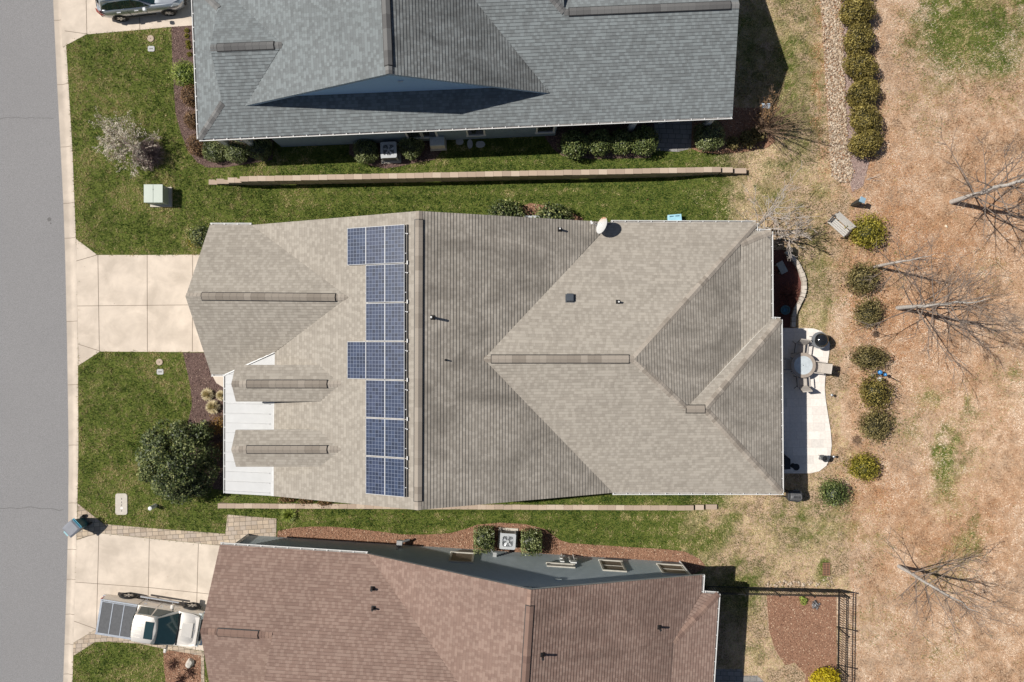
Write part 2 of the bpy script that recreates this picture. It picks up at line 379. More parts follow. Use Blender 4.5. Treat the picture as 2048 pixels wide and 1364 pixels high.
# ---------------------------------------------------------------- ground sheet
xs = np.concatenate([[-900, -300, -120, -60, -42], np.arange(-33, -23.3, .15), np.arange(-23.3, -22.0, .035), np.arange(-22, 33.01, .15), [42, 60, 120, 300, 900]])
ys = np.concatenate([[-900, -300, -120, -60, -35], np.arange(-24, 24.01, .15), [35, 60, 120, 300, 900]])
XX, YY = np.meshgrid(xs, ys); ZZ = g_np(XX, YY)
nx, ny = len(xs), len(ys); idx = np.arange(nx * ny).reshape(ny, nx)
FF = np.stack([idx[:-1, :-1], idx[:-1, 1:], idx[1:, 1:], idx[1:, :-1]], -1).reshape(-1, 4)
me = np_mesh('ground', np.stack([XX, YY, ZZ], -1).reshape(-1, 3), FF, ground_mat(), smooth=True)
gr, lf = cover(XX.ravel(), YY.ravel())
at = me.attributes.new('cov', 'FLOAT_COLOR', 'POINT')
at.data.foreach_set('color', np.stack([gr, lf, gr * 0, gr * 0 + 1], -1).astype(np.float32).ravel())
tag(link('ground', me), kind='structure')
# ---------------------------------------------------------------- sheets laid on the ground
EXCL = []                                    # world polygons with no grass
def sheet(name, pxs, m, up=.012, grid=0, kind='structure', excl=True, world=None, skirt=0.0):
    pts = world or [PG(x, y) for x, y in pxs]
    bm = bmesh.new(); f = bm.faces.new([bm.verts.new((p.x, p.y, 0)) for p in pts])
    if grid:
        for ax in (0, 1):
            lo = min(p[ax] for p in pts); hi = max(p[ax] for p in pts); c = lo + grid
            while c < hi:
                co = [0, 0, 0]; no = [0, 0, 0]; co[ax] = c; no[ax] = 1
                bmesh.ops.bisect_plane(bm, geom=bm.verts[:] + bm.edges[:] + bm.faces[:], plane_co=co, plane_no=no); c += grid
    bmesh.ops.triangulate(bm, faces=[q for q in bm.faces if len(q.verts) > 4])
    vs = [v for v in bm.verts]; zz = g_np(np.array([v.co.x for v in vs]), np.array([v.co.y for v in vs]))
    for v, z in zip(vs, zz): v.co.z = (z if grid else max(z, 0.0)) + up
    bmesh.ops.recalc_face_normals(bm, faces=bm.faces)
    if sum(q.normal.z for q in bm.faces) < 0: bmesh.ops.reverse_faces(bm, faces=bm.faces)
    if skirt:
        be = [e for e in bm.edges if e.is_boundary]
        r = bmesh.ops.extrude_edge_only(bm, edges=be)
        for v in [q for q in r['geom'] if isinstance(q, bmesh.types.BMVert)]: v.co.z -= skirt
    me = bpy.data.meshes.new(name); bm.to_mesh(me); bm.free(); me.materials.append(m)
    if excl: EXCL.append([(p.x, p.y) for p in pts])
    o = link(name, me)
    return tag(o, kind=kind) if kind else o
def strip(mb, pts, w, up=.004):
    for a, b in zip(pts[:-1], pts[1:]):
        d = (b - a).normalized(); n = Vector((-d.y, d.x, 0)) * w / 2; u = Vector((0, 0, up))
        mb.poly([a - n + u, b - n + u, b + n + u, a + n + u])
# road
ysr = list(range(-400, 1801, 40))
rin = [P(pl(KERB_IN, y) + 2, y) for y in ysr]
mb = MB(); z0 = -.108
pts = [Vector((p.x, p.y, z0)) for p in rin] + [Vector((-34.5, rin[-1].y, z0)), Vector((-34.5, rin[0].y, z0))]
mb.poly(pts); tag(mb.build('road', m_asphalt, fixn=False), kind='structure')
if bpy.data.objects['road'].data.polygons[0].normal.z < 0: bpy.data.objects['road'].data.flip_normals()
mb = MB()
def crk(pxs, w, seed):
    q = random.Random(seed); out = []
    for (x0, y0), (x1, y1) in zip(pxs[:-1], pxs[1:]):
        n = max(2, int(math.hypot(x1 - x0, y1 - y0) / 9))
        for i in range(n):
            t = i / n; p = P(x0 + (x1 - x0) * t + q.uniform(-1, 1), y0 + (y1 - y0) * t + q.uniform(-1.4, 1.4)); out.append(Vector((p.x, p.y, z0)))
    strip(mb, out, w)
crk([(-30, 236), (40, 234), (114, 236)], .02, 1); crk([(-30, 1019), (60, 1016), (133, 1022)], .025, 2); crk([(118, 236), (122, 330), (120, 345)], .012, 3)
crk([(112, 353), (122, 356)], .015, 4)
tag(mb.build('road_cracks', m_crack, fixn=False), kind='structure')
mb = MB()
for sx_, sy_, r_ in ((96, 438, .11), (99, 446, .045)): mb.poly([Vector((P(sx_, sy_).x + r_ * math.cos(a * .5236) * rng.uniform(.85, 1.1), P(sx_, sy_).y + r_ * math.sin(a * .5236) * rng.uniform(.85, 1.1), z0 + .004)) for a in range(12)])
tag(mb.build('road_stain', mat('oil stain', (.135, .132, .13), .9), fixn=False), kind='structure')
# kerb (rolled kerb and gutter)
mb = MB(); jb = MB(); rings = []
for y in ysr:
    a = P(pl(KERB_IN, y), y); b = P(pl(KERB_OUT, y), y); r_ = []
    for t, z in ((0, -.20), (0, -.100), (.35, -.112), (.52, -.095), (.72, -.03), (.86, -.004), (1.0, .010), (1.0, -.25)):
        p = a.lerp(b, t); r_.append(Vector((p.x, p.y, z)))
    rings.append(r_)
mb.loft(rings, closed=False, caps=False)
k = mb.build('kerb', m_kerb, smooth=True); tag(k, kind='structure')
for y in (-60, 39, 168, 293, 406, 476, 643, 770, 891, 1007, 1100, 1160, 1230, 1290, 1350):
    a = P(pl(KERB_IN, y), y); b = P(pl(KERB_OUT, y), y - 1); w = Vector((0, .012, .004))
    seq = [(t, z) for t, z in ((0, -.100), (.35, -.112), (.52, -.095), (.72, -.03), (.86, -.004), (1.0, .008))]
    for (t0, za), (t1, zb) in zip(seq[:-1], seq[1:]):
        p = a.lerp(b, t0); q = a.lerp(b, t1); p.z = za; q.z = zb; p += Vector((0, 0, .004)); q += Vector((0, 0, .004))
        jb.poly([p - Vector((0, .011, 0)), q - Vector((0, .011, 0)), q + Vector((0, .011, 0)), p + Vector((0, .011, 0))])
tag(jb.build('kerb_joints', m_joint, fixn=False), kind='structure')
EXCL.append([(P(-300, y).x, P(0, y).y) for y in (-400, 1800)] + [(P(pl(KERB_OUT, y), y).x, P(0, y).y) for y in ysr[::-1]])
# driveways
def drive(name, poly, joints, m=m_conc, up=.014):
    sheet(name, poly, m, up)
    if joints:
        jb = MB()
        for j in joints: strip(jb, [PG(x, y, up) for x, y in j], .024, .004)
        tag(jb.build(name + '_joints', m_joint, fixn=False), kind='structure')
drive('driveway', [(152.5, 478), (195, 510), (300, 510), (470, 509), (470, 704), (366, 704), (200, 703), (157, 731)],
      [[(153, 522), (196, 509.5)], [(196, 510), (199, 703)], [(294.5, 510), (295, 703)], [(385.5, 510), (385, 703)], [(155, 612), (200, 611.5), (470, 609)], [(156, 688), (200, 702)]])
drive('driveway', [(129, 98), (173, 69), (230, 64), (300, 58), (343, 54), (390, 51), (470, 48), (460, -120), (118, -120)],
      [[(130, 62), (174, 68)], [(170, -120), (174, 68)], [(276, -120), (280, 60)]])
drive('driveway', [(153.5, 1080), (197, 1066), (300, 1077), (440, 1091), (470, 1093), (460, 1310), (395, 1300), (300, 1282), (205, 1258), (193, 1258), (147.5, 1285)],
      [[(154, 1078.5), (198, 1066)], [(198, 1066), (193, 1258)], [(299, 1077), (295, 1280)], [(397, 1087), (391, 1300)], [(151, 1164), (300, 1175), (440, 1190)], [(148.5, 1242), (193, 1258)]])
sheet('paved_border', [(156, 1007), (208, 1048), (300, 1056), (451, 1067.5), (455, 1029), (553, 1037), (552, 1090), (440, 1090.5), (300, 1076.5), (197, 1065.5), (154, 1079.5)], m_paver, .018)
sheet('paved_border', [(147.3, 1285.5), (193, 1258.5), (206, 1258.5), (300, 1282.5), (395, 1300.5), (408, 1303), (410, 1420), (403, 1420), (401, 1311), (330, 1298), (280, 1287), (212, 1283), (190, 1284), (146, 1312)], m_paver, .018)
sheet('path', [(424, 748), (480, 748), (480, 778), (450, 776), (434, 766)], m_conc, .07, skirt=.08)
sheet('patio', [(1520, 656.5), (1600, 656), (1626, 657), (1641, 662), (1653, 672), (1658, 688), (1657, 705), (1653, 732), (1649, 755), (1648, 775), (1650, 800), (1655, 832), (1660, 862), (1662, 890), (1659, 915), (1651, 931), (1637, 942), (1618, 946), (1520, 946)], m_trav, .09, skirt=.1)
sheet('paved_terrace', [(1300, 235), (1384, 235), (1382, 297), (1356, 304), (1300, 300)], m_paver2, .02)
sheet('paved_terrace', [(1390, 1338), (1484, 1338), (1486, 1351), (1515, 1351), (1528, 1364), (1530, 1420), (1390, 1420)], m_paver2, .02)
# beds
B_FRONT = [(366, 705), (373, 735), (380, 768), (384, 800), (384, 812), (376, 845), (368, 870), (360, 920), (380, 965), (430, 978), (480, 985), (480, 705)]
B_TOPF = [(343, 54), (346, 150), (352, 230), (363, 268), (377, 303), (395, 325), (415, 335), (450, 335), (490, 329), (545, 320), (548, 280), (420, 250), (420, 48)]
B_TOPA = [(698, 308), (712, 318), (740, 331), (770, 337), (800, 333), (835, 325), (870, 319), (885, 300), (890, 275), (700, 275)]
B_TOPM = [(1095, 255), (1090, 275), (1108, 300), (1125, 312), (1180, 318), (1300, 316), (1310, 300), (1308, 240), (1100, 240)]
B_TOPR = [(1382, 297), (1400, 305), (1440, 308), (1480, 305), (1510, 300), (1535, 295), (1550, 284), (1546, 270), (1534, 240), (1520, 215), (1470, 215), (1384, 240)]
B_SIDE = [(553, 1100), (554, 1075), (556, 1061), (590, 1055), (620, 1053), (660, 1053), (700, 1056), (760, 1063), (810, 1069), (850, 1069), (900, 1066), (930, 1058), (955, 1049), (1000, 1045), (1050, 1048), (1090, 1058), (1120, 1080), (1140, 1086), (1200, 1090), (1260, 1094), (1330, 1098), (1370, 1103), (1400, 1118), (1412, 1134), (1385, 1150), (1000, 1130), (760, 1110)]
B_BF = [(327, 1299), (345, 1301), (402, 1311), (403, 1420), (340, 1420), (332, 1364), (328, 1330)]
B_FEN = [(1533, 1190), (1672, 1190), (1673, 1400), (1600, 1400), (1612, 1350), (1590, 1325), (1570, 1330), (1550, 1300), (1538, 1260)]
B_REAR = [(1520, 500), (1570, 500), (1583, 517), (1592, 530), (1602, 550), (1606, 570), (1601, 597), (1592, 615), (1585, 630), (1583, 655), (1520, 655)]
B_PUR = [(1682, -60), (1703, -60), (1704, 100), (1710, 200), (1716, 290), (1738, 325), (1726, 372), (1704, 385), (1694, 340), (1688, 200)]
B_SHR = [(1040, 414), (1060, 406), (1090, 411), (1140, 424), (1165, 436), (1165, 460), (1000, 460)]
for q, m_ in ((B_FRONT, m_bedp), (B_TOPF, m_bedp), (B_TOPA, m_bedp), (B_TOPM, m_bedp), (B_TOPR, m_bedr), (B_SIDE, m_bedr), (B_BF, m_bedr), (B_FEN, m_bedr), (B_REAR, m_bedd), (B_PUR, m_bedl), (B_SHR, m_bedr)):
    sheet('mulch_bed', q, m_, .022, grid=.3)
B_ROCK = [(1637, -60), (1681, -60), (1688, 100), (1692, 200), (1698, 300), (1708, 345), (1702, 364), (1680, 366), (1662, 352), (1660, 320), (1657, 270), (1650, 150)]
sheet('gravel_bed', B_ROCK, m_bedr, .018, grid=.3)
def scatter(polys, dens, seed):
    q = np.random.default_rng(seed); out = []
    for poly in polys:
        w = [PG(x, y) for x, y in poly]; xy = [(p.x, p.y) for p in w]
        x0, x1 = min(p[0] for p in xy), max(p[0] for p in xy); y0, y1 = min(p[1] for p in xy), max(p[1] for p in xy)
        n = int((x1 - x0) * (y1 - y0) * dens); X = q.uniform(x0, x1, n); Y = q.uniform(y0, y1, n)
        k = inpoly(X, Y, xy); out.append(np.stack([X[k], Y[k]], -1))
    return np.concatenate(out)
def flakes(name, XY, lo, hi, asp, m, seed, up=.03, tilt=.5, rnd=None, kind='stuff', lift=.02):
    q = np.random.default_rng(seed); n = len(XY)
    L_ = q.uniform(lo, hi, n)[:, None]; a = q.uniform(0, 2 * np.pi, n); t = q.normal(0, tilt, n); t2 = q.normal(0, tilt, n)
    d = np.stack([np.cos(a) * np.cos(t), np.sin(a) * np.cos(t), np.sin(t)], -1); e = np.stack([-np.sin(a) * np.cos(t2), np.cos(a) * np.cos(t2), np.sin(t2)], -1)
    c = np.stack([XY[:, 0], XY[:, 1], g_np(XY[:, 0], XY[:, 1]) + up + q.uniform(0, lift, n)], -1)
    V = np.stack([c - d * L_ / 2, c + e * L_ * asp / 2, c + d * L_ / 2, c - e * L_ * asp / 2], 1).reshape(-1, 3)
    me = np_mesh(name, V, np.arange(4 * n).reshape(-1, 4), m, q.random(n) if rnd is None else rnd)
    return tag(link(name, me), kind=kind)
flakes('mulch_chips', scatter([B_FRONT, B_TOPF, B_TOPA, B_TOPM], 500, 11), .03, .1, .35, m_mulch_p, 12, .03)
flakes('mulch_chips', scatter([B_TOPR, B_SIDE, B_BF, B_FEN, B_SHR], 450, 13), .03, .1, .4, m_mulch_r, 14, .03)
flakes('mulch_chips', scatter([B_PUR], 420, 15), .03, .1, .4, m_mulch_l, 16, .03)
# river stones
def stones(name, XY, lo, hi, m, seed, up=.0):
    q = np.random.default_rng(seed); n = len(XY); t = (1 + 5 ** .5) / 2
    I = np.array([(-1, t, 0), (1, t, 0), (-1, -t, 0), (1, -t, 0), (0, -1, t), (0, 1, t), (0, -1, -t), (0, 1, -t), (t, 0, -1), (t, 0, 1), (-t, 0, -1), (-t, 0, 1)]) / 1.9
    Fi = np.array([(0, 11, 5), (0, 5, 1), (0, 1, 7), (0, 7, 10), (0, 10, 11), (1, 5, 9), (5, 11, 4), (11, 10, 2), (10, 7, 6), (7, 1, 8), (3, 9, 4), (3, 4, 2), (3, 2, 6), (3, 6, 8), (3, 8, 9), (4, 9, 5), (2, 4, 11), (6, 2, 10), (8, 6, 7), (9, 8, 1)])
    r = q.uniform(lo, hi, (n, 1)) / 2 * np.array([1, 1, .6]) * q.uniform(.75, 1.3, (n, 3)); a = q.uniform(0, 2 * np.pi, n)
    B = I[None] * q.uniform(.85, 1.15, (n, 12, 1)) * r[:, None, :]
    ca, sa = np.cos(a)[:, None], np.sin(a)[:, None]
    V = np.stack([B[..., 0] * ca - B[..., 1] * sa, B[..., 0] * sa + B[..., 1] * ca, B[..., 2]], -1)
    V += np.stack([XY[:, 0], XY[:, 1], g_np(XY[:, 0], XY[:, 1]) + r[:, 2] * .6 + up], -1)[:, None, :]
    Fc = (Fi[None] + (np.arange(n) * 12)[:, None, None]).reshape(-1, 3)
    me = np_mesh(name, V.reshape(-1, 3), Fc, m, np.repeat(q.random(n), 20), smooth=True)
    return tag(link(name, me), kind='stuff')
m_stone = attr_mat('river stone', [(0, (.22, .15, .10)), (.4, (.39, .305, .22)), (.8, (.56, .47, .37)), (1, (.29, .22, .16))], .8)
B_R2 = [(1516, 1162), (1560, 1160), (1600, 1163), (1640, 1164), (1640, 1172), (1516, 1172)]
B_R3 = [(1649, 1150), (1664, 1150), (1672, 1166), (1668, 1175), (1645, 1174)]
stones('river_stones', scatter([[(x + (1 if x < 1670 else -2), y) for x, y in B_ROCK]], 430, 21), .05, .15, m_stone, 22, .01)
stones('pebbles', np.concatenate([scatter([B_R2], 90, 23), scatter([B_R3], 55, 24)]), .06, .16, m_stone, 25)
# ---------------------------------------------------------------- roof kit
m_tan = shingle_mat('tan shingles', (.395, .36, .312), (.325, .293, .252), (.262, .234, .20), stain_amt=.12)
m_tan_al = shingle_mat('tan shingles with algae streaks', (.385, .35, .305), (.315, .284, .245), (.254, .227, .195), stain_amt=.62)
m_tanc = shingle_mat('tan ridge caps', (.39, .345, .295), (.31, .272, .228), (.225, .194, .163), stain_amt=.1, cap=True)
m_grey = shingle_mat('grey shingles', (.222, .248, .256), (.172, .188, .194), (.124, .132, .135), stain_amt=.15)
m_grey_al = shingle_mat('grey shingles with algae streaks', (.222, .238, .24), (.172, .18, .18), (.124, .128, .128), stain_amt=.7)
m_greyc = shingle_mat('grey ridge caps', (.19, .19, .188), (.16, .16, .16), (.10, .098, .098), stain_amt=.1, cap=True)
m_brown = shingle_mat('brown shingles', (.30, .215, .178), (.238, .162, .133), (.19, .125, .103), stain_amt=.15)
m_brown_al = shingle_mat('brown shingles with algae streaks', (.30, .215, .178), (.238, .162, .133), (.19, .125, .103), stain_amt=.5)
m_brownc = shingle_mat('brown ridge caps', (.29, .195, .155), (.22, .14, .11), (.15, .095, .078), stain_amt=.1, cap=True)
m_white = mat('white metal', (.64, .64, .635), .45, var=.04, scale=3)
m_fascia = mat('white trim', (.72, .7, .66), .6, var=.05, scale=4)
m_black = mat('black plastic', (.012, .012, .013), .55, var=.2)
m_dark = mat('dark void', (.008, .008, .008), .9)
m_galv = mat('galvanised metal', (.32, .33, .34), .45, .6, var=.15, scale=12)
m_glass = mat('window glass', (.03, .035, .04), .08, var=.1, spec=.7)
m_blind = mat('window blind', (.25, .2, .15), .7)
m_side_t = siding_mat('tan siding', (.5, .45, .37)); m_side_g = siding_mat('blue grey siding', (.235, .30, .35)); m_side_b = siding_mat('slate siding', (.40, .455, .47))
m_gut_in = mat('gutter channel', (.3, .28, .26), .8, var=.3, scale=8)
def newell(pts):
    n = Vector()
    for a, b in zip(pts, pts[1:] + pts[:1]): n += Vector(((a.y - b.y) * (a.z + b.z), (a.z - b.z) * (a.x + b.x), (a.x - b.x) * (a.y + b.y)))
    n.normalize(); return n if n.z > 0 else -n
def clip2(poly, k, sgn):                     # keep v*sgn >= k*sgn
    out = []
    for (a, b) in zip(poly, poly[1:] + poly[:1]):
        ia = (a[1] - k) * sgn >= -1e-9; ib = (b[1] - k) * sgn >= -1e-9
        if ia: out.append(a)
        if ia != ib:
            t = (k - a[1]) / (b[1] - a[1]); out.append((a[0] + (b[0] - a[0]) * t, k))
    return out
class Roof:
    def __init__(s, V): s.V = V; s.pl = {}; s.order = []
    def plane(s, name, vs):
        pts = [s.V[v] for v in vs]; n = newell(pts); u = Vector((0, 0, 1)).cross(n)
        u = u.normalized() if u.length > 1e-4 else Vector((1, 0, 0)); v = n.cross(u); d = sum(p.dot(n) for p in pts) / len(pts)
        s.pl[name] = (vs, n, u, v, d)
    def shingles(s, parent, m, t=.021, fm=None, thick=.17, name='roof', skip=(), al=None, alp=()):
        mb = MB()
        for nm, (vs, n, u, v, d) in s.pl.items():
            if nm in skip: continue
            pts = [s.V[k] for k in vs]; P2 = [(p.dot(u), p.dot(v)) for p in pts]
            for tri in tessellate_polygon([[Vector((a, b, 0)) for a, b in P2]]):
                T = [P2[i] for i in tri]; A = (T[1][0] - T[0][0]) * (T[2][1] - T[0][1]) - (T[2][0] - T[0][0]) * (T[1][1] - T[0][1])
                if abs(A) < 1e-4: continue
                if A < 0: T = T[::-1]
                k0 = math.floor(min(q[1] for q in T) / COURSE); k1 = math.ceil(max(q[1] for q in T) / COURSE)
                for k in range(k0, k1):
                    a, b = k * COURSE, (k + 1) * COURSE; S = clip2(clip2(T, a, 1), b, -1)
                    S2 = []
                    for q in S:
                        if not S2 or math.hypot(q[0] - S2[-1][0], q[1] - S2[-1][1]) > 1e-6: S2.append(q)
                    if len(S2) > 2 and math.hypot(S2[0][0] - S2[-1][0], S2[0][1] - S2[-1][1]) < 1e-6: S2.pop()
                    if len(S2) < 3: continue
                    mb.poly([u * q[0] + v * q[1] + n * (d + t * (1 - (q[1] - a) / COURSE)) for q in S2], 1 if nm in alp else 0, uv=[(q[0], min(max(q[1], a + .004), b - .004)) for q in S2])
                    low = [q for q in S2 if abs(q[1] - a) < 1e-6]
                    if len(low) >= 2:
                        x0, x1 = min(q[0] for q in low), max(q[0] for q in low)
                        mb.poly([u * x0 + v * a + n * d, u * x1 + v * a + n * d, u * x1 + v * a + n * (d + t), u * x0 + v * a + n * (d + t)], 1 if nm in alp else 0, uv=[(x0, a + .01), (x1, a + .01), (x1, a + .01), (x0, a + .01)])
        o = mb.build(name, [m, al] if al else [m], parent, fixn=False)
        # underside and fascia boards
        cnt = {}
        for nm, (vs, *_) in s.pl.items():
            if nm in skip: continue
            for a, b in zip(vs, vs[1:] + vs[:1]): cnt[frozenset((a, b))] = cnt.get(frozenset((a, b)), 0) + 1
        fb = MB(); dz = Vector((0, 0, thick)); e = Vector((0, 0, .004))
        for nm, (vs, n, u, v, d) in s.pl.items():
            if nm in skip: continue
            pts = [s.V[k] for k in vs]
            for tri in tessellate_polygon([[Vector((p.x, p.y, 0)) for p in pts]]): fb.poly([pts[i] - dz for i in tri])
            for a, b in zip(vs, vs[1:] + vs[:1]):
                if cnt[frozenset((a, b))] == 1: fb.poly([s.V[a] - e, s.V[b] - e, s.V[b] - dz, s.V[a] - dz])
        fb.build('fascia', fm or m_fascia, parent, fixn=False)
        return o
    def caps(s, parent, m, lines, w=.15, up=.03, seg=.16, name='ridge_cap', seed=1):
        q = random.Random(seed)
        for pa, pb, p, r_ in lines:
            mb = MB()
            p = s.V[p] if isinstance(p, str) else p; r_ = s.V[r_] if isinstance(r_, str) else r_
            d = (r_ - p); L_ = d.length; d.normalize(); na, nb = s.pl[pa][1], s.pl[pb][1]
            sa = na.cross(d).normalized(); sb = nb.cross(d).normalized()
            if sa.dot(nb) > 0: sa = -sa
            if sb.dot(na) > 0: sb = -sb
            n = max(1, int(L_ / seg)); nn = (na + nb).normalized(); sh = .5
            for i in range(n):
                a = p + d * (L_ * i / n); b = p + d * (L_ * (i + 1) / n)
                if i % 2 == 0 or q.random() < .4: sh = q.choice((.15, .35, .5, .6, .8, .95))
                ua, ub = up, up + .008
                A = [a + sa * w + na * (ua - .012), a + nn * ua, a + sb * w + nb * (ua - .012)]; B = [b + sa * w + na * (ub - .012), b + nn * ub, b + sb * w + nb * (ub - .012)]
                mb.add(A + B + [A[0] - na * .02, B[0] - na * .02, A[2] - nb * .02, B[2] - nb * .02, A[1] - nn * .02, B[1] - nn * .02], [[0, 1, 4, 3], [1, 2, 5, 4], [0, 3, 7, 6], [2, 8, 9, 5], [0, 6, 10, 1], [1, 10, 8, 2], [3, 4, 11, 7], [4, 5, 9, 11]], 0, rnd=sh)
            o = mb.build(name, m, parent, fixn=False)
            bm = bmesh.new(); bm.from_mesh(o.data); bmesh.ops.recalc_face_normals(bm, faces=bm.faces); bm.to_mesh(o.data); bm.free()
    def vent(s, parent, m, pa, pb, p, r_, w=.15, seed=2):
        p = Vector(p); r_ = Vector(r_); d = (r_ - p).normalized(); na, nb = s.pl[pa][1], s.pl[pb][1]
        sa = na.cross(d).normalized(); sb = nb.cross(d).normalized()
        if sa.dot(nb) > 0: sa = -sa
        if sb.dot(na) > 0: sb = -sb
        nn = (na + nb).normalized(); q = random.Random(seed)
        o = thing('ridge_vent', None, None, p - wm(parent).translation) if False else None
        k = MB(); W = w + .045
        a, b = p - d * .03, r_ + d * .03
        k.add([a + sa * W + na * .0, a + sa * W + na * .05, a + nn * .055, a + sb * W + nb * .05, a + sb * W, b + sa * W, b + sa * W + na * .05, b + nn * .055, b + sb * W + nb * .05, b + sb * W],
              [[0, 5, 6, 1], [1, 6, 7, 2], [2, 7, 8, 3], [3, 8, 9, 4], [0, 1, 2, 3, 4], [5, 9, 8, 7, 6]])
        base = k.build('ridge_vent', m_black, parent)
        mb = MB(); L_ = (r_ - p).length; n = max(2, int(L_ / .3)); sh = .5
        for i in range(n):
            a = p + d * (L_ * i / n); b = p + d * (L_ * (i + 1) / n)
            if q.random() < .55: sh = q.choice((.1, .3, .45, .6, .85))
            A = [a + sa * w + na * .058, a + nn * .07, a + sb * w + nb * .058]; B = [b + sa * w + na * .064, b + nn * .076, b + sb * w + nb * .064]
            mb.add(A + B, [[0, 1, 4, 3], [1, 2, 5, 4]], 0, rnd=sh * .6)
        c = mb.build('vent_cap', m, base, fixn=False)
        md = c.modifiers.new('s', 'SOLIDIFY'); md.thickness = .012; md.offset = 0
        return base
def gutter(parent, lines, zoff=0.0, w=.10, hang=.62):
    for p, q, out in lines:
        mb = MB(); ins = MB()
        p = Vector(p); q = Vector(q); d = (q - p); L_ = d.length; d.normalize(); o = Vector((d.y, -d.x, 0)) * out; o.normalize(); z = Vector((0, 0, 1))
        prof = [(0.006, -.02), (.006, -.12), (w * .75, -.12), (w, -.05), (w, .0), (w - .03, .0), (w - .03, -.012), (w - .012, -.02), (w - .012, -.05), (w * .75 - .01, -.108), (.016, -.108), (.016, -.02)]
        mb.loft([[c + o * a + z * (b + zoff) for a, b in prof] for c in (p, q)])
        n = max(1, int(L_ / hang))
        for i in range(n + 1):
            c = p + d * (.06 + (L_ - .12) * i / n); ang = math.atan2(o.y, o.x)
            mb.box(c + o * (w * .5 + .002) + z * (zoff - .003), (w, .035, .012), ang)
        ins.prism([p + o * .018 + z * (zoff - .09), p + o * (w - .02) + z * (zoff - .09), q + o * (w - .02) + z * (zoff - .09), q + o * .018 + z * (zoff - .09)], (0, 0, .012))
        g_ = mb.build('gutter', m_white, parent); ins.build('gutter_channel', m_gut_in, g_)
def walls(parent, poly, z0, z1, m, name='wall'):
    mb = MB(); mb.prism([Vector((x, y, z0)) for x, y in poly], (0, 0, z1 - z0)); EXCL.append(list(poly))
    return mb.build(name, m, parent)
def gable(mb, pts, thick): mb.prism(pts, thick)
def pipe_vent(parent, p, n, h=.35, r=.04, cap=False):
    p = Vector(p); mb = MB(); mb.tube(p - Vector((0, 0, .05)), p + Vector((0, 0, h)), r, n=10)
    u = Vector((0, 0, 1)).cross(n).normalized(); v = n.cross(u); M_ = Matrix.Translation(p + n * .018) @ Matrix((u, v, n)).transposed().to_4x4()
    mb.box(None, (.2 if r > .035 else .09,) * 2 + (.012,), M=M_); mb.tube(p + n * .02, p + n * .02 + Vector((0, 0, .1)), r * 1.8, r * 1.1, n=12)
    o = mb.build('vent_pipe', m_black, parent)
    if cap:
        k = MB(); k.tube(p + Vector((0, 0, h - .02)), p + Vector((0, 0, h + .02)), r * .8, n=10); k.build('pipe_rim', m_white, o)
    return o
def window(parent, c, w, h, nrm, frame=.07, rail=True, m_fr=None, blind=False, name='window'):
    # vertical window centred on c on a wall face with outward normal nrm
    c = Vector(c); n = Vector(nrm).normalized(); u = Vector((0, 0, 1)).cross(n).normalized(); z = Vector((0, 0, 1))
    M_ = Matrix((u, n, z)).transposed().to_4x4()
    def bx(mb, a, b, sz): mb.box(None, sz, M=Matrix.Translation(c + u * a + z * b + n * .012) @ M_)
    fm = MB()
    bx(fm, 0, h / 2 + frame / 2, (w + 2 * frame, .07, frame)); bx(fm, 0, -h / 2 - frame / 2, (w + 2 * frame + .06, .12, frame))
    bx(fm, -w / 2 - frame / 2, 0, (frame, .06, h)); bx(fm, w / 2 + frame / 2, 0, (frame, .06, h))
    if rail: bx(fm, 0, 0, (w, .045, .05))
    f = fm.build(name, m_fr or m_fascia, parent)
    gb = MB(); gb.box(None, (w, .02, h), M=Matrix.Translation(c + n * .004) @ M_); gb.build('pane', m_blind if blind else m_glass, f)
    return f
def solve(px, py, plane):                    # point where a photo ray meets a roof plane (n, d)
    n, d = plane; a = Vector(((px - CX) / F, (CY - py) / F, -1.0)); o = Vector((0, 0, H)); t = (d - o.dot(n)) / a.dot(n); return o + a * t
def pd(a, b, c):
    n = (b - a).cross(c - a).normalized(); n = n if n.z > 0 else -n; return (n, a.dot(n))
# ================================================================ the solar house (middle)
HM = thing('house', 'tan shingled house with solar panels and a white metal porch roof', 'house', (0, -.8, 0))
R1, R2 = P(838, 422, 6.5), P(836, 1020, 6.5); xr = R1.x
PLN = (Vector((-.41, 0, 1)).normalized(), 0); PLN = (PLN[0], Vector((xr, 0, 6.5)).dot(PLN[0]))
PRN = (Vector((.4, 0, 1)).normalized(), 0); PRN = (PRN[0], Vector((xr, 0, 6.5)).dot(PRN[0]))
V = {'R1': R1, 'R2': R2, 'G1': P(371.5, 592, 5.12), 'G2': solve(696, 595, PLN), 'GA': P(420, 450, 3.05), 'GB': solve(503, 450, PLN), 'GC': P(422, 748.5, 3.0), 'GD': P(449, 748.5, 3.0), 'GE': solve(550, 703, PLN), 'W1': solve(547, 992, PLN),
     'PW': P(451, 986.5, 2.99), 'PN': P(451, 748, 2.99), 'VB': solve(1225, 985.5, PRN), 'VT': solve(1222, 444.5, PRN), 'S1': P(968, 718, 5.41), 'S2': P(1268, 718, 5.41),
     'HT': P(1512, 445.5, 2.95), 'H2': P(1512, 462, 2.95), 'C1': P(1482, 488, 3.3), 'C2': P(1478, 706, 3.32), 'T0': P(1372, 818, 4.5), 'T1': P(1410, 818, 4.53), 'E0': P(1543, 638, 2.95), 'E1': P(1561, 639, 2.95), 'HB': P(1563.5, 985.5, 2.95), 'L2': P(1542, 462.5, 2.95)}
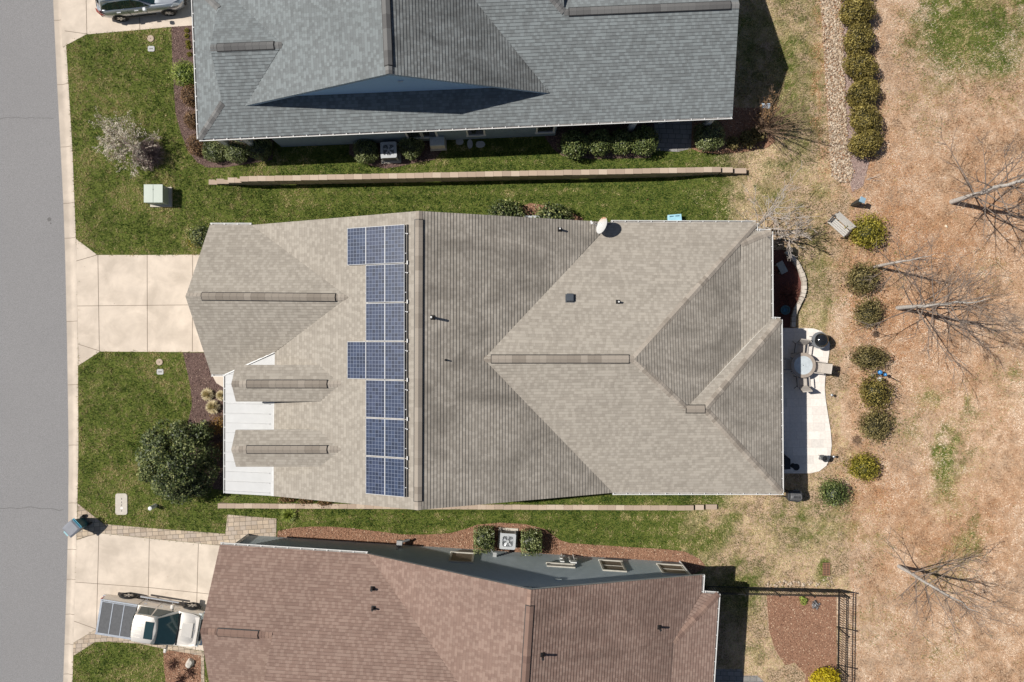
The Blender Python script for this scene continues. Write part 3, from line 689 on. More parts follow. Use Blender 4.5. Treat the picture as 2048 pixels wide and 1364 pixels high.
# dormers
for k, yr, ya, yb in (('1', 768, 730, 803), ('2', 899, 860, 933)):
    V['D' + k + 'f'] = P(463, yr, 4.97); V['D' + k + 'b'] = solve(682, yr, PLN)
    V['D' + k + 'ua'] = P(471, ya, 4.55); V['D' + k + 'ub'] = solve(638, ya, PLN); V['D' + k + 'la'] = P(472, yb, 4.55); V['D' + k + 'lb'] = solve(641, yb, PLN)
rf = Roof(V)
rf.plane('L', ['R1', 'GB', 'G2', 'GE', 'W1', 'R2']); rf.plane('Gt', ['G1', 'GA', 'GB', 'G2']); rf.plane('Gb', ['G1', 'G2', 'GE', 'GD', 'GC'])
rf.plane('R', ['R1', 'R2', 'VB', 'S1', 'VT']); rf.plane('St', ['S1', 'S2', 'HT', 'VT']); rf.plane('Sb', ['S1', 'VB', 'HB', 'T1', 'T0', 'S2'])
rf.plane('Hr', ['S2', 'HT', 'H2', 'C1', 'C2', 'T0']); rf.plane('Lp', ['C1', 'L2', 'E0', 'C2']); rf.plane('Lt', ['H2', 'L2', 'C1']); rf.plane('Tu', ['T0', 'T1', 'E1', 'E0']); rf.plane('Tr', ['T1', 'HB', 'E1'])
for k in '12':
    rf.plane('Du' + k, ['D' + k + 'f', 'D' + k + 'ua', 'D' + k + 'ub', 'D' + k + 'b']); rf.plane('Dl' + k, ['D' + k + 'f', 'D' + k + 'b', 'D' + k + 'lb', 'D' + k + 'la'])
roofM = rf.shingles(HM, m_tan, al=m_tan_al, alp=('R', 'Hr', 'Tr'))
lerp = lambda a, b, t: V[a].lerp(V[b], t)
rf.caps(HM, m_tanc, [('L', 'R', 'R1', 'R2'), ('Gt', 'Gb', 'G1', 'G2'), ('St', 'Sb', 'S1', 'S2'), ('St', 'Hr', 'S2', 'HT'), ('Sb', 'Hr', 'S2', 'T0'), ('Lt', 'Lp', 'C1', 'L2'), ('Tu', 'Sb', 'T0', 'T1'), ('Tu', 'Tr', 'T1', 'E1'), ('Sb', 'Tr', 'T1', 'HB'), ('Du1', 'Dl1', 'D1f', 'D1b'), ('Du2', 'Dl2', 'D2f', 'D2b')], up=.034)
def seg(pa, pb, a, b, t0, t1, s): rf.vent(HM, m_tanc, pa, pb, V[a].lerp(V[b], t0), V[a].lerp(V[b], t1), seed=s)
seg('L', 'R', 'R1', 'R2', .03, .97, 1); seg('Gt', 'Gb', 'G1', 'G2', .10, .92, 2); seg('St', 'Sb', 'S1', 'S2', .05, .965, 3)
seg('Du1', 'Dl1', 'D1f', 'D1b', .14, .87, 4); seg('Du2', 'Dl2', 'D2f', 'D2b', .14, .87, 5); seg('Tu', 'Sb', 'T0', 'T1', .02, .98, 6)
# porch roof of standing seam metal
pa, pb, pc, pd_ = V['PW'], V['W1'] - Vector((0, 0, .02)), V['GE'] + Vector((.12, .35, -.05)), V['PN'] + Vector((0, .3, 0))
mb = MB(); pn = newell([pa, pb, pc, pd_]); mb.prism([pa, pb, pc, pd_], (0, 0, -.06)); m_porch = mat('white standing seam metal', (.45, .455, .46), .6, var=.05, scale=2, big=.25, bigscale=.6, bigcol=(.38, .385, .39)); m_seam = mat('seam metal', (.40, .405, .41), .6); por = mb.build('porch_roof', m_porch, HM)
mb = MB(); n = 15
for i in range(n + 1):
    y_ = pa.y + .12 + i * .46
    if y_ > pd_.y - .1: continue
    px_a = lambda x: (x, y_, pa.z + (pb.z - pa.z) * (x - pa.x) / (pb.x - pa.x) - .0)
    a = Vector(px_a(pa.x)); b = Vector(px_a(pa.x + (pb.x - pa.x) * .92))
    d = (b - a).normalized(); s_ = Vector((-d.y, d.x, 0)).normalized() * .012
    mb = MB(); mb.prism([a - s_, a + s_, b + s_, b - s_], (0, 0, .045)); mb.build('seam', m_seam, por)
mb = MB(); a, b = pa.lerp(pb, .955), pd_.lerp(pc, .955); a2, b2 = pb + Vector((.05, 0, .03)), pc + Vector((.05, 0, .03)); mb.prism([a, b, b2, a2], (0, 0, .03)); mb.build('flashing', mat('flashing metal', (.52, .525, .53), .6), por)
# white rake trims where the garage roof meets the porch
mb = MB(); mb.prism([V['GD'], V['GE'], V['GE'] + Vector((0, -.05, 0)), V['GD'] + Vector((.02, -.05, 0))], (0, 0, .03)); mb.build('valley_flashing', m_white, HM)
gutter(HM, [(V['GB'] + Vector((0, .0, 0)), V['GA'], 1), (V['GC'], V['GD'], 1), (V['PW'], V['PN'], -1), (V['VT'], V['HT'], -1), (V['HT'], V['H2'], -1), (V['H2'] + Vector((.12, 0, 0)), V['L2'], -1), (V['L2'], V['E0'], -1), (V['E0'] + Vector((.12, 0, 0)), V['E1'], -1), (V['E1'], V['HB'], -1), (V['VB'], V['HB'] + Vector((.1, 0, 0)), 1)])
walls(HM, [(-14.05, 5.2), (11.15, 5.3), (11.15, 4.9), (11.95, 4.9), (11.95, .65), (12.4, .65), (12.4, -6.8), (-11.4, -6.85), (-11.4, -1.2), (-14.05, -1.2)], -.3, 2.74, m_side_t)
zz = lambda x: 6.5 - .41 * abs(x - xr) - .3
for y, dy in ((5.2, -.12), (-6.85, .12)):
    gb = MB(); gable(gb, [Vector((-11.3, y, 2.7)), Vector((4.2, y, 2.7)), Vector((4.2, y, zz(4.2))), Vector((xr, y, 6.2)), Vector((-11.3, y, zz(-11.3)))], (0, dy, 0))
gable(gb, [Vector((-14.05, 5.1, 2.7)), Vector((-14.05, -1.1, 2.7)), Vector((-14.05, 2.0, 4.75))], (.12, 0, 0))
gb.build('gable_wall', m_side_t, HM)
db = MB()
for k, y0, y1 in (('1', -2.55, -1.35), ('2', -5.4, -4.25)):
    yc = V['D' + k + 'f'].y
    db = MB(); db.prism([Vector((-12.25, yc - .62, 2.9)), Vector((-12.25, yc + .62, 2.9)), Vector((-12.25, yc + .62, 4.42)), Vector((-12.25, yc, 4.75)), Vector((-12.25, yc - .62, 4.42))], (3.0, 0, 0)); db.build('dormer_wall', m_white, HM)
pb_ = MB()
for y in (-1.9, -4.3, -6.7): pb_ = MB(); pb_.box((-13.2, y, 1.3), (.2, .2, 2.6)); pb_.build('porch_post', m_white, HM)
pb_ = MB(); pb_.box((-13.2, -4.3, 2.7), (.22, 5.0, .2)); pb_.build('porch_beam', m_white, HM)
gd = MB(); gd.box((-14.07, 2.0, 1.15), (.05, 4.9, 2.3))
for i in range(1, 5): gd.box((-14.1, 2.0, i * .46), (.03, 4.9, .02))
gd.build('garage_door', m_fascia, HM)
nL, nR, nSt = rf.pl['L'][1], rf.pl['R'][1], rf.pl['St'][1]
pR = (rf.pl['R'][1], rf.pl['R'][4]); pS = (rf.pl['St'][1], rf.pl['St'][4])
pipe_vent(HM, solve(865, 635, pR), nR, .55, .055, True); pipe_vent(HM, solve(891, 720, pR), nR, .22, .03); pipe_vent(HM, solve(1119, 459, pR), nR, .3, .05, True); pipe_vent(HM, solve(1236, 604, pS), nSt, .28, .05, True)
mb = MB(); p = solve(1140, 597, pS); u = rf.pl['St'][2]; v = rf.pl['St'][3]; M_ = Matrix.Translation(p + nSt * .09) @ Matrix((u, v, nSt)).transposed().to_4x4(); mb.box(None, (.3, .36, .16), M=M_)
mb.box(None, (.42, .42, .012), M=Matrix.Translation(p + nSt * .02) @ Matrix((u, v, nSt)).transposed().to_4x4()); mb.build('vent_box', m_galv if False else mat('slate vent metal', (.06, .07, .085), .5), HM, bevel=.015)
window(HM, (12.41, -2.2, 1.25), 1.8, 2.1, (1, 0, 0)); window(HM, (12.41, -5.2, 1.5), 1.2, 1.3, (1, 0, 0)); window(HM, (11.96, 2.8, 1.5), 1.6, 1.3, (1, 0, 0))
# ---------------------------------------------------------------- solar panels on the left slope
m_alu = mat('aluminium frame', (.45, .46, .48), .5, .0, var=.03)
def cell_mat():
    m, nt, N, L, b = nodes_of('solar cells')
    uv = N.new('ShaderNodeUVMap'); sp = N.new('ShaderNodeSeparateXYZ'); L.new(uv.outputs[0], sp.inputs[0])
    fx = mth(nt, 'FRACT', sp.outputs[0]); fy = mth(nt, 'FRACT', sp.outputs[1])
    e = mth(nt, 'MINIMUM', mth(nt, 'MINIMUM', fx, mth(nt, 'SUBTRACT', 1.0, fx)), mth(nt, 'MINIMUM', fy, mth(nt, 'SUBTRACT', 1.0, fy)))
    gl = mth(nt, 'LESS_THAN', e, .042)
    bx = mth(nt, 'ABSOLUTE', mth(nt, 'SUBTRACT', mth(nt, 'ABSOLUTE', mth(nt, 'SUBTRACT', fx, .5)), .2)); bus = mth(nt, 'LESS_THAN', bx, .012)
    c = N.new('ShaderNodeCombineXYZ'); L.new(mth(nt, 'FLOOR', sp.outputs[0]), c.inputs[0]); L.new(mth(nt, 'FLOOR', sp.outputs[1]), c.inputs[1])
    oi = N.new('ShaderNodeObjectInfo'); L.new(oi.outputs['Random'], c.inputs[2])
    w = N.new('ShaderNodeTexWhiteNoise'); w.noise_dimensions = '3D'; L.new(c.outputs[0], w.inputs['Vector'])
    r = ramp(nt, [(0, (.014, .022, .046)), (.5, (.022, .034, .072)), (1, (.036, .052, .10))]); L.new(w.outputs['Value'], r.inputs[0])
    hue = mixc(nt, oi.outputs['Random'], (.85, .95, 1.0), (1.15, 1.05, 1.05))
    base = mixc(nt, 1.0, r.outputs[0], hue, 'MULTIPLY')
    base = mixc(nt, mth(nt, 'MULTIPLY', bus, .15), base, (.3, .34, .42)); base = mixc(nt, gl, base, (.19, .22, .29))
    L.new(base, b.inputs['Base Color']); b.inputs['Roughness'].default_value = .22; b.inputs['Coat Weight'].default_value = .35; b.inputs['Coat Roughness'].default_value = .1
    return m
m_cell = cell_mat()
uL = Vector((0, 1, 0)); vL = nL.cross(uL); vL = vL if vL.z > 0 else -vL
def panel_proto():
    o = thing('solar_panel', 'x', 'solar panel', (0, 0, 0))
    W, L_ = .955, 1.62; mb = MB()
    mb.poly([Vector((-W / 2, -L_ / 2, .028)), Vector((W / 2, -L_ / 2, .028)), Vector((W / 2, L_ / 2, .028)), Vector((-W / 2, L_ / 2, .028))], 0, uv=[(0, 0), (6, 0), (6, 10), (0, 10)])
    mb.build('cell_sheet', m_cell, o, local=True, fixn=False)
    f = MB(); t = .02
    for sx in (-1, 1): f.box((sx * (W / 2 + t / 2 - .012), 0, .0175), (t, L_ + t, .035))
    for sy in (-1, 1): f.box((0, sy * (L_ / 2 + t / 2 - .012), .0175), (W, t, .035))
    f.box((0, 0, .003), (W, L_, .006)); f.build('frame', m_alu, o, local=True)
    return o
proto = panel_proto(); first = True
ORD = ['topmost', 'second', 'third', 'fourth', 'fifth', 'sixth', 'lowest']
pl_ = (nL, rf.pl['L'][4])
xc = (solve(792, 700, pl_).x, solve(753.5, 700, pl_).x, solve(716, 700, pl_).x); y0 = solve(792, 450, pl_).y
rotm = Matrix((-vL if False else Vector((vL.x, vL.y, vL.z)), uL, nL)).transposed()
if rotm.determinant() < 0: rotm = Matrix((-vL, uL, nL)).transposed()
for ci, (cn, rows) in enumerate((('right column beside the ridge', range(7)), ('middle column', range(7)), ('short left column', (0, 3)))):
    for r_ in rows:
        y = y0 - 1.672 * (r_ + .5); x = xc[ci]; z = (pl_[1] - nL.x * x - nL.y * y) / nL.z
        lab = ('solar panel in the %s, %s of its column' % (cn, ORD[r_])) if ci < 2 else ('%s solar panel jutting out alone to the left of the array' % ('upper' if r_ == 0 else 'lower'))
        o = proto if first else dup(proto, (0, 0, 0)); first = False
        o.location = Vector((x, y, z)) + nL * .09; o.rotation_euler = rotm.to_euler(); o['label'] = lab; o['group'] = 'solar panels on the tan roof'
# rails, clamps and junction boxes along the array
def racks():
    rk = thing('panel_rack', 'metal rails and white clamps holding the solar panels to the roof', 'mounting rack', (xc[0], y0, solve(792, 450, pl_).z))
    mb = MB(); q = random.Random(3)
    def at(x, y, up): return Vector((x, y, (pl_[1] - nL.x * x - nL.y * y) / nL.z)) + nL * up
    for i, yy in enumerate([y0 - 1.672 * r_ - f for r_ in range(7) for f in (.4, 1.25)]):
        a, b = at(xc[1] - .5, yy, .065), at(xc[0] + .53, yy, .065); mb = MB(); mb.tube(a, b, .02, n=6); mb.build('rail', m_alu, rk)
    for yy in [y0 - 1.672 * r_ - f for r_ in (0, 3) for f in (.4, 1.25)]: mb = MB(); mb.tube(at(xc[2] - .45, yy, .065), at(xc[1] - .52, yy, .065), .02, n=6); mb.build('rail', m_alu, rk)
    mb = MB()
    for r_ in range(7): mb = MB(); mb.box(at(xc[0] + .56, y0 - 1.672 * r_ - .42, .08), (.06, .04, .06)); mb.build('clamp', m_white, rk)
    for r_ in range(1, 7): mb = MB(); mb.box(at(xc[0] + .56, y0 - 1.672 * r_ + .02, .08), (.05, .16, .06)); mb.build('junction_box', m_white, rk)
    mb = MB(); a, b = at(xc[0] + .545, y0 - .02, .05), at(xc[0] + .545, y0 - 11.68, .05); mb.box((a + b) / 2, (.05, 11.66, .06)); mb.build('skirt', m_black, rk)
racks()
# ---------------------------------------------------------------- satellite dish
def dish():
    base = solve(1196, 452, pR); t = thing('satellite_dish', 'white satellite dish with a rusty rim on the tan roof eave', 'satellite dish', base)
    m_dish = attr_mat('dish paint', [(0, (.56, .56, .55)), (.5, (.56, .5, .44)), (1, (.42, .17, .06))], .5)
    c = P(1204, 451, 3.85); ax = Vector((-.80, .25, .42)).normalized()
    mb = MB(); pts = []; N_ = 28; K = 6; u = ax.orthogonal().normalized(); up = (Vector((0, 0, 1)) - ax * ax.z).normalized(); sd = up.cross(ax)
    yv = (Vector((0, 1, 0)) - ax * ax.y).normalized()
    for k in range(K + 1):
        r = .40 * k / K
        for i in range(N_):
            a = 2 * math.pi * i / N_; pts.append(c + (up * math.cos(a) * 1.0 + sd * math.sin(a)) * r + ax * (.35 * r * r - .03))
    for k in range(K):
        for i in range(N_):
            a = 2 * math.pi * (i + .5) / N_; pp = (up * math.cos(a) + sd * math.sin(a)) * (k + .5) / K
            rust = max(0, pp.dot(yv) * 1.6 - .74 + .28 * rng.random())
            mb.add([pts[k * N_ + i], pts[k * N_ + (i + 1) % N_], pts[(k + 1) * N_ + (i + 1) % N_], pts[(k + 1) * N_ + i]], [[0, 1, 2, 3]], rnd=min(1, rust))
    o = mb.build('reflector', m_dish, t, fixn=False); md = o.modifiers.new('s', 'SOLIDIFY'); md.thickness = .012
    mb = MB(); mb.tube(base, base + Vector((.05, .1, .35)), .03); mb.tube(base + Vector((.05, .1, .35)), c - ax * .04, .03); mb.box(base, (.2, .2, .04)); mb.build('mast', m_white, t)
    mb = MB(); lo = c - up * .36; f_ = c + ax * .42 - up * .3; mb.tube(lo, f_, .014); mb.box(f_, (.07, .16, .07), .3); mb.tube(f_, f_ + ax * -.06 + up * .07, .03); mb.build('feed_arm', m_white, t)
dish()
# ================================================================ grey house (top)
a_ = R(2.4); OT = P(398, 278, 3.35); KT = .9928; exT = Vector((math.cos(a_), math.sin(a_), 0)); eyT = Vector((-math.sin(a_), math.cos(a_), 0))
def LT(a, b, z): return Vector((OT.x, OT.y, 0)) + exT * a * KT + eyT * b * KT + Vector((0, 0, 3.35 + (z - 3.1) * KT if z > 3.1 else z * 3.35 / 3.1))
HT_ = thing('house', 'grey shingled house with blue siding in the gable', 'house', LT(12, 5, 0))
sF = .42; ridge = lambda b: 3.1 + sF * b
V = {'E0': LT(0, 0, 3.1), 'E1': LT(25.2, 0, 3.1), 'K0': LT(1.4, 1.45, 3.71), 'N0': LT(1.3, 3.65, 4.63), 'N1': LT(4.56, 3.65, 4.63), 'MA': LT(2.43, 1.29, 3.64), 'MP': LT(9.66, 1.29, 6.93), 'MB': LT(16.6, 1.28, 3.66), 'MQ': LT(9.66, 14.5, 6.93),
     'X0': LT(12.05, 6.5, 5.83), 'X1': LT(15.25, 6.5, 5.83), 'Y0': LT(17.3, 4.45, 4.97), 'Y1': LT(25.13, 4.45, 4.97), 'Z1': LT(25.2, 8.9, 3.1), 'Z0': LT(17.3, 8.55, 4.97), 'Z2': LT(17.3, 8.9, 4.8),
     'EL': LT(0, 7.3, 3.1), 'K2': LT(1.4, 5.85, 3.71), 'MU': LT(2.43, 6.0, 3.64), 'ML': LT(1.15, 14.5, 3.06), 'MW': LT(1.15, 7.3, 3.06), 'MR': LT(18.2, 14.5, 3.04), 'MS': LT(16.6, 11.7, 3.66)}
rt = Roof(V)
rt.plane('F', ['E0', 'E1', 'Y1', 'Y0', 'X1', 'X0', 'MB', 'MA', 'N1', 'N0', 'K0'])
V['MA2'] = LT(2.95, 1.75, 3.835); V['MB2'] = LT(16.3, 1.75, 3.835)
rt.plane('F2', ['MA', 'MB', 'MB2', 'MA2'])
rt.plane('Wsk', ['E0', 'K0', 'K2', 'EL']); rt.plane('Nu', ['N0', 'N1', 'MU', 'MW', 'EL', 'K2']); rt.plane('Ml', ['MP', 'MA', 'N1', 'MU', 'MW', 'ML', 'MQ']); rt.plane('Mr', ['MP', 'MQ', 'MR', 'MS', 'X0', 'MB'])
rt.plane('Hx', ['X1', 'Y0', 'Z0']); V['Z2'] = LT(17.3, 8.9, 3.1); rt.plane('Yb', ['Y0', 'Y1', 'Z1', 'Z2']); V['Z3'] = LT(17.3, 11.0, 3.94); rt.plane('Xb', ['X0', 'X1', 'Z0', 'Z3', 'MS'])
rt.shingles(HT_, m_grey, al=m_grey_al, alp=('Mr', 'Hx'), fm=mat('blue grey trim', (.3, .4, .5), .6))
rt.caps(HT_, m_greyc, [('Ml', 'Mr', 'MP', 'MQ'), ('F', 'Nu', 'N0', 'N1'), ('F', 'Wsk', 'E0', 'K0'), ('Nu', 'Wsk', 'K2', 'EL'), ('F', 'Yb', 'Y0', 'Y1'), ('F', 'Hx', 'X1', 'Y0'), ('F', 'Xb', 'X0', 'X1')], up=.034, seed=4)
rt.vent(HT_, m_greyc, 'Ml', 'Mr', V['MP'].lerp(V['MQ'], .028), V['MP'].lerp(V['MQ'], .95), seed=7)
rt.vent(HT_, m_greyc, 'F', 'Nu', V['N0'].lerp(V['N1'], .1), V['N0'].lerp(V['N1'], .88), seed=8)
rt.vent(HT_, m_greyc, 'F', 'Yb', V['Y0'].lerp(V['Y1'], .03), V['Y0'].lerp(V['Y1'], .95), seed=9)
gutter(HT_, [(V['E0'], V['E1'], 1), (V['EL'], V['E0'], 1)])
gb = MB(); n_ = exT * 0
gb.prism([LT(2.7, 1.6, 3.5), LT(16.35, 1.6, 3.5), LT(9.66, 1.6, 6.72)], eyT * .12)
gb.build('gable_wall', mat('blue panel siding', (.40, .60, .82), .6, var=.03, scale=2), HT_)
gb = MB(); gb.prism([LT(8.4, 1.575, 6.08), LT(10.9, 1.575, 6.08), LT(10.9, 1.575, 6.14), LT(8.4, 1.575, 6.14)], eyT * .03); gb.prism([LT(9.6, 1.575, 6.14), LT(9.72, 1.575, 6.14), LT(9.72, 1.575, 6.6), LT(9.6, 1.575, 6.6)], eyT * .03)
gb.box(LT(9.9, 1.58, 5.2), (.22, .05, .12), a_)
gb.build('gable_trim', mat('pale blue trim', (.45, .52, .6), .6), HT_)
gb = MB(); gb.prism([LT(1.5, 1.9, 3.4), LT(1.5, 5.4, 3.4), LT(1.5, 3.65, 4.4)], exT * .12); gb.build('gable_wall', m_side_g, HT_); gb = MB(); gb.prism([LT(24.75, .5, 2.7), LT(24.75, 8.4, 2.7), LT(24.75, 4.45, 4.7)], exT * -.12); gb.build('gable_wall', m_side_g, HT_)
W2 = lambda l: [(LT(a, b, 0).x, LT(a, b, 0).y) for a, b in l]
walls(HT_, W2([(3.0, .26), (17.0, .26), (17.0, 2.0), (24.7, 2.0), (24.7, 8.5), (18, 8.5), (18, 14.2), (1.6, 14.2), (.5, 7.0), (.5, 2.2), (3.0, 2.2)]), .2, 2.86, m_side_g)
pb_ = MB()
for a, b in ((.45, .4), (1.75, .3), (24.6, .35), (20.8, .35)): pb_ = MB(); pb_.box(LT(a, b, 1.7), (.24, .24, 2.4), a_); pb_.build('porch_post', m_fascia, HT_)
pb_ = MB(); pb_.tube(LT(22.9, .1, 3.0), LT(22.2, .5, 1.0), .04); pb_.build('downspout', m_white, HT_); pb_ = MB(); pb_.tube(LT(1.0, .1, 3.0), LT(1.4, .4, 1.0), .04); pb_.build('downspout', m_white, HT_)
for a, w in ((9.95, .62), (10.7, .62), (13.0, .75), (16.45, .75)): window(HT_, LT(a, .255, 1.62), w, 1.0, -eyT, .09, False)
# ================================================================ brown house (bottom)
b_ = R(-3.6); OB = P(440, 1089, 3.0); exB = Vector((math.cos(b_), math.sin(b_), 0)); eyB = Vector((math.sin(b_), -math.cos(b_), 0))
def LB(a, b, z): return Vector((OB.x, OB.y, 0)) + exB * a + eyB * b + Vector((0, 0, z))
HB_ = thing('house', 'brown shingled house with slate siding beside the parked pickup', 'house', LB(12, 7, 0))
sB = .45; AM = 14.66
V = {'BA': LB(0, 0, 3.0), 'BB': LB(7.0, 0, 3.0), 'MP': LB(AM, .04, 6.5), 'MQ': LB(AM, 15.5, 6.5), 'RB': LB(22.9, 0, 3.0), 'BP': LB(-.04, 3.5, 3 + sB * 3.5), 'BQ': LB(3.2, 3.5, 3 + sB * 3.5), 'BC': LB(0, 7.0, 3.0), 'BD': LB(3.2, 7.0, 3.0),
     'K1': LB(3.2, 7.75, 6.49), 'K2': LB(AM - .02, 7.75, 6.49), 'K3': LB(3.2, 15.5, 3.0), 'K4': LB(7.0, 15.5, 3.0), 'R2': LB(22.9, .85, 3.0), 'C1': LB(21.55, 3.05, 3.52), 'C2': LB(21.55, 15.5, 3.52), 'L2': LB(23.7, .87, 2.95), 'L3': LB(23.7, 15.5, 2.95)}
rb = Roof(V)
rb.plane('Up', ['BA', 'BB', 'K2', 'K1', 'BQ', 'BP']); rb.plane('Fg', ['BP', 'BQ', 'BD', 'BC']); rb.plane('Ml', ['MP', 'BB', 'K2']); rb.plane('Ml2', ['K2', 'K4', 'MQ']); rb.plane('Dn', ['K1', 'K2', 'K4', 'K3'])
rb.plane('Mr', ['MP', 'MQ', 'C2', 'C1', 'R2', 'RB']); rb.plane('Lp', ['C1', 'C2', 'L3', 'L2']); rb.plane('Lt', ['R2', 'C1', 'L2'])
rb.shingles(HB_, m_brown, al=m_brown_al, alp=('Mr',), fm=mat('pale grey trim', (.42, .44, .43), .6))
rb.caps(HB_, m_brownc, [('Ml', 'Mr', 'MP', 'MQ'), ('Up', 'Fg', 'BP', 'BQ'), ('Up', 'Dn', 'K1', 'K2'), ('Lt', 'Lp', 'C1', 'L2')], up=.034, seed=5)
rb.vent(HB_, m_brownc, 'Ml', 'Mr', V['MP'].lerp(V['MQ'], .045), V['MP'].lerp(V['MQ'], .97), seed=10)
rb.vent(HB_, m_brownc, 'Up', 'Fg', V['BP'].lerp(V['BQ'], .24), V['BP'].lerp(V['BQ'], .80), seed=11)
gutter(HB_, [(V['BA'], V['BB'], -1), (V['RB'], V['R2'], -1), (V['R2'] + Vector((.12, 0, 0)), V['L2'], -1), (V['L2'], V['L3'], -1)])
W2 = lambda l: [(LB(a, b, 0).x, LB(a, b, 0).y) for a, b in l]
walls(HB_, W2([(.35, .35), (22.6, .35), (22.6, 1.3), (23.3, 1.3), (23.3, 15.1), (3.6, 15.1), (3.6, 7.0), (.35, 6.8)]), -.2, 2.72, m_side_b)
gb = MB(); gb.prism([LB(7.3, .35, 2.7), LB(22.4, .35, 2.7), LB(22.4, .35, 2.95), LB(AM, .35, 6.2), LB(7.3, .35, 2.95)], eyB * .12); gb.build('gable_wall', m_side_b, HB_); gb = MB(); gb.prism([LB(.35, .5, 2.7), LB(.35, 6.5, 2.7), LB(.35, 3.5, 4.3)], exB * .12); gb.build('gable_wall', m_side_b, HB_); gb = MB(); gb.prism([LB(3.4, 3.2, 3.2), LB(3.4, 7.75, 3.2), LB(3.4, 7.75, 6.2), LB(3.4, 3.6, 4.4)], exB * .12); gb.build('gable_wall', m_side_b, HB_)
m_trimb = mat('beige trim', (.44, .42, .37), .6)
m_lap = mat('slate lap siding', (.42, .48, .50), .55, var=.06, scale=3); gb = MB(); LP = .17
for tri in tessellate_polygon([[Vector((x, y, 0)) for x, y in ((.33, -.05), (22.62, -.05), (22.62, 2.8), (AM, 6.15), (7.2, 2.85), (.33, 2.78))]]):
    T = [((.33, -.05), (22.62, -.05), (22.62, 2.8), (AM, 6.15), (7.2, 2.85), (.33, 2.78))[i] for i in tri]
    for k in range(-1, 38):
        S = clip2(clip2(T, k * LP, 1), (k + 1) * LP, -1)
        if len(S) < 3: continue
        off = lambda z: .345 - .034 * (1 - (z - k * LP) / LP)
        gb.poly([LB(a, off(z), z) for a, z in S])
        low = [s[0] for s in S if abs(s[1] - k * LP) < 1e-6]
        if len(low) > 1: gb.poly([LB(min(low), .349, k * LP), LB(max(low), .349, k * LP), LB(max(low), .311, k * LP), LB(min(low), .311, k * LP)])
gb.build('lap_siding', m_lap, HB_, fixn=False)
gb = MB(); gb.prism([LB(12.7, .29, 5.3), LB(16.7, .29, 5.3), LB(16.7, .29, 5.36), LB(12.7, .29, 5.36)], eyB * .03); gb.prism([LB(AM - .06, .29, 5.36), LB(AM + .06, .29, 5.36), LB(AM + .06, .29, 6.1), LB(AM - .06, .29, 6.1)], eyB * .03)
gb.box(LB(16.0, .30, 4.1), (.28, .06, .1), b_); gb.build('gable_trim', mat('slate trim', (.35, .4, .41), .6), HB_)
nB = -eyB
def bw(px0, px1, z0, z1, **k):
    x = (px0 + px1) / 2; zc = (z0 + z1) / 2; X = (x - CX) / F * (H - zc); a = (X - OB.x) / math.cos(b_); w = (px1 - px0) / F * (H - zc)
    window(HB_, LB(a + .02, .305, zc), w, z1 - z0, nB, .09, m_fr=m_trimb, **k)
bw(903, 944, .95, 2.35, rail=False, blind=True); bw(1097, 1146, 1.75, 2.1, rail=False); bw(1205, 1245, .7, 2.2, blind=True); bw(1323, 1368, .75, 2.1, blind=True)
# electric meters and taps on the slate wall
m_met = mat('meter grey', (.6, .61, .6), .5)
for a, z, s_ in ((16.35, 1.35, (.2, .14, .34)), (16.35, .8, (.14, .1, .3)), (16.9, 1.45, (.3, .18, .36)), (16.75, .9, (.08, .08, .7)), (17.1, 1.0, (.1, .1, .5))): mb = MB(); mb.box(LB(a, .27, z), s_, b_); mb.build('meter_box', m_met, HB_)
for a in (16.4, 17.0): mb = MB(); mb.tube(LB(a, .26, .1), LB(a, .26, 1.25), .03); mb.build('conduit', m_met, HB_)
mb = MB(); mb.box(LB(13.0, .2, 1.1), (.18, .22, .14), b_); mb.tube(LB(12.9, .15, 1.0), LB(12.6, -.15, .4), .03); mb.tube(LB(12.6, -.15, .4), LB(12.4, -.35, .3), .05); mb.build('hose_reel', mat('reel grey', (.35, .36, .36), .5), HB_)
mb = MB(); mb.box(LB(8.15, .1, .55), (.28, .3, .2), b_); mb.tube(LB(8.3, .0, .6), LB(8.6, -.05, .35), .06); mb.tube(LB(8.1, .3, .2), LB(8.1, .3, 1.0), .03); mb.build('gas_meter', mat('gas meter grey', (.3, .31, .32), .5), HB_)
mb = MB(); mb.tube(LB(.3, .28, 0), LB(.3, .28, 2.8), .045); mb.build('downspout', m_white, HB_); mb = MB(); mb.tube(LB(22.5, .28, 0), LB(22.5, .28, 2.8), .045); mb.build('downspout', m_white, HB_)
pU = (rb.pl['Up'][1], rb.pl['Up'][4]); pM = (rb.pl['Mr'][1], rb.pl['Mr'][4])
pipe_vent(HB_, solve(745, 1177, pU), pU[0], .3, .055); pipe_vent(HB_, solve(747, 1216, pU), pU[0], .35, .04); pipe_vent(HB_, solve(1085, 1309, pM), pM[0], .5, .055); pipe_vent(HB_, solve(1318, 1254, pM), pM[0], .4, .055)
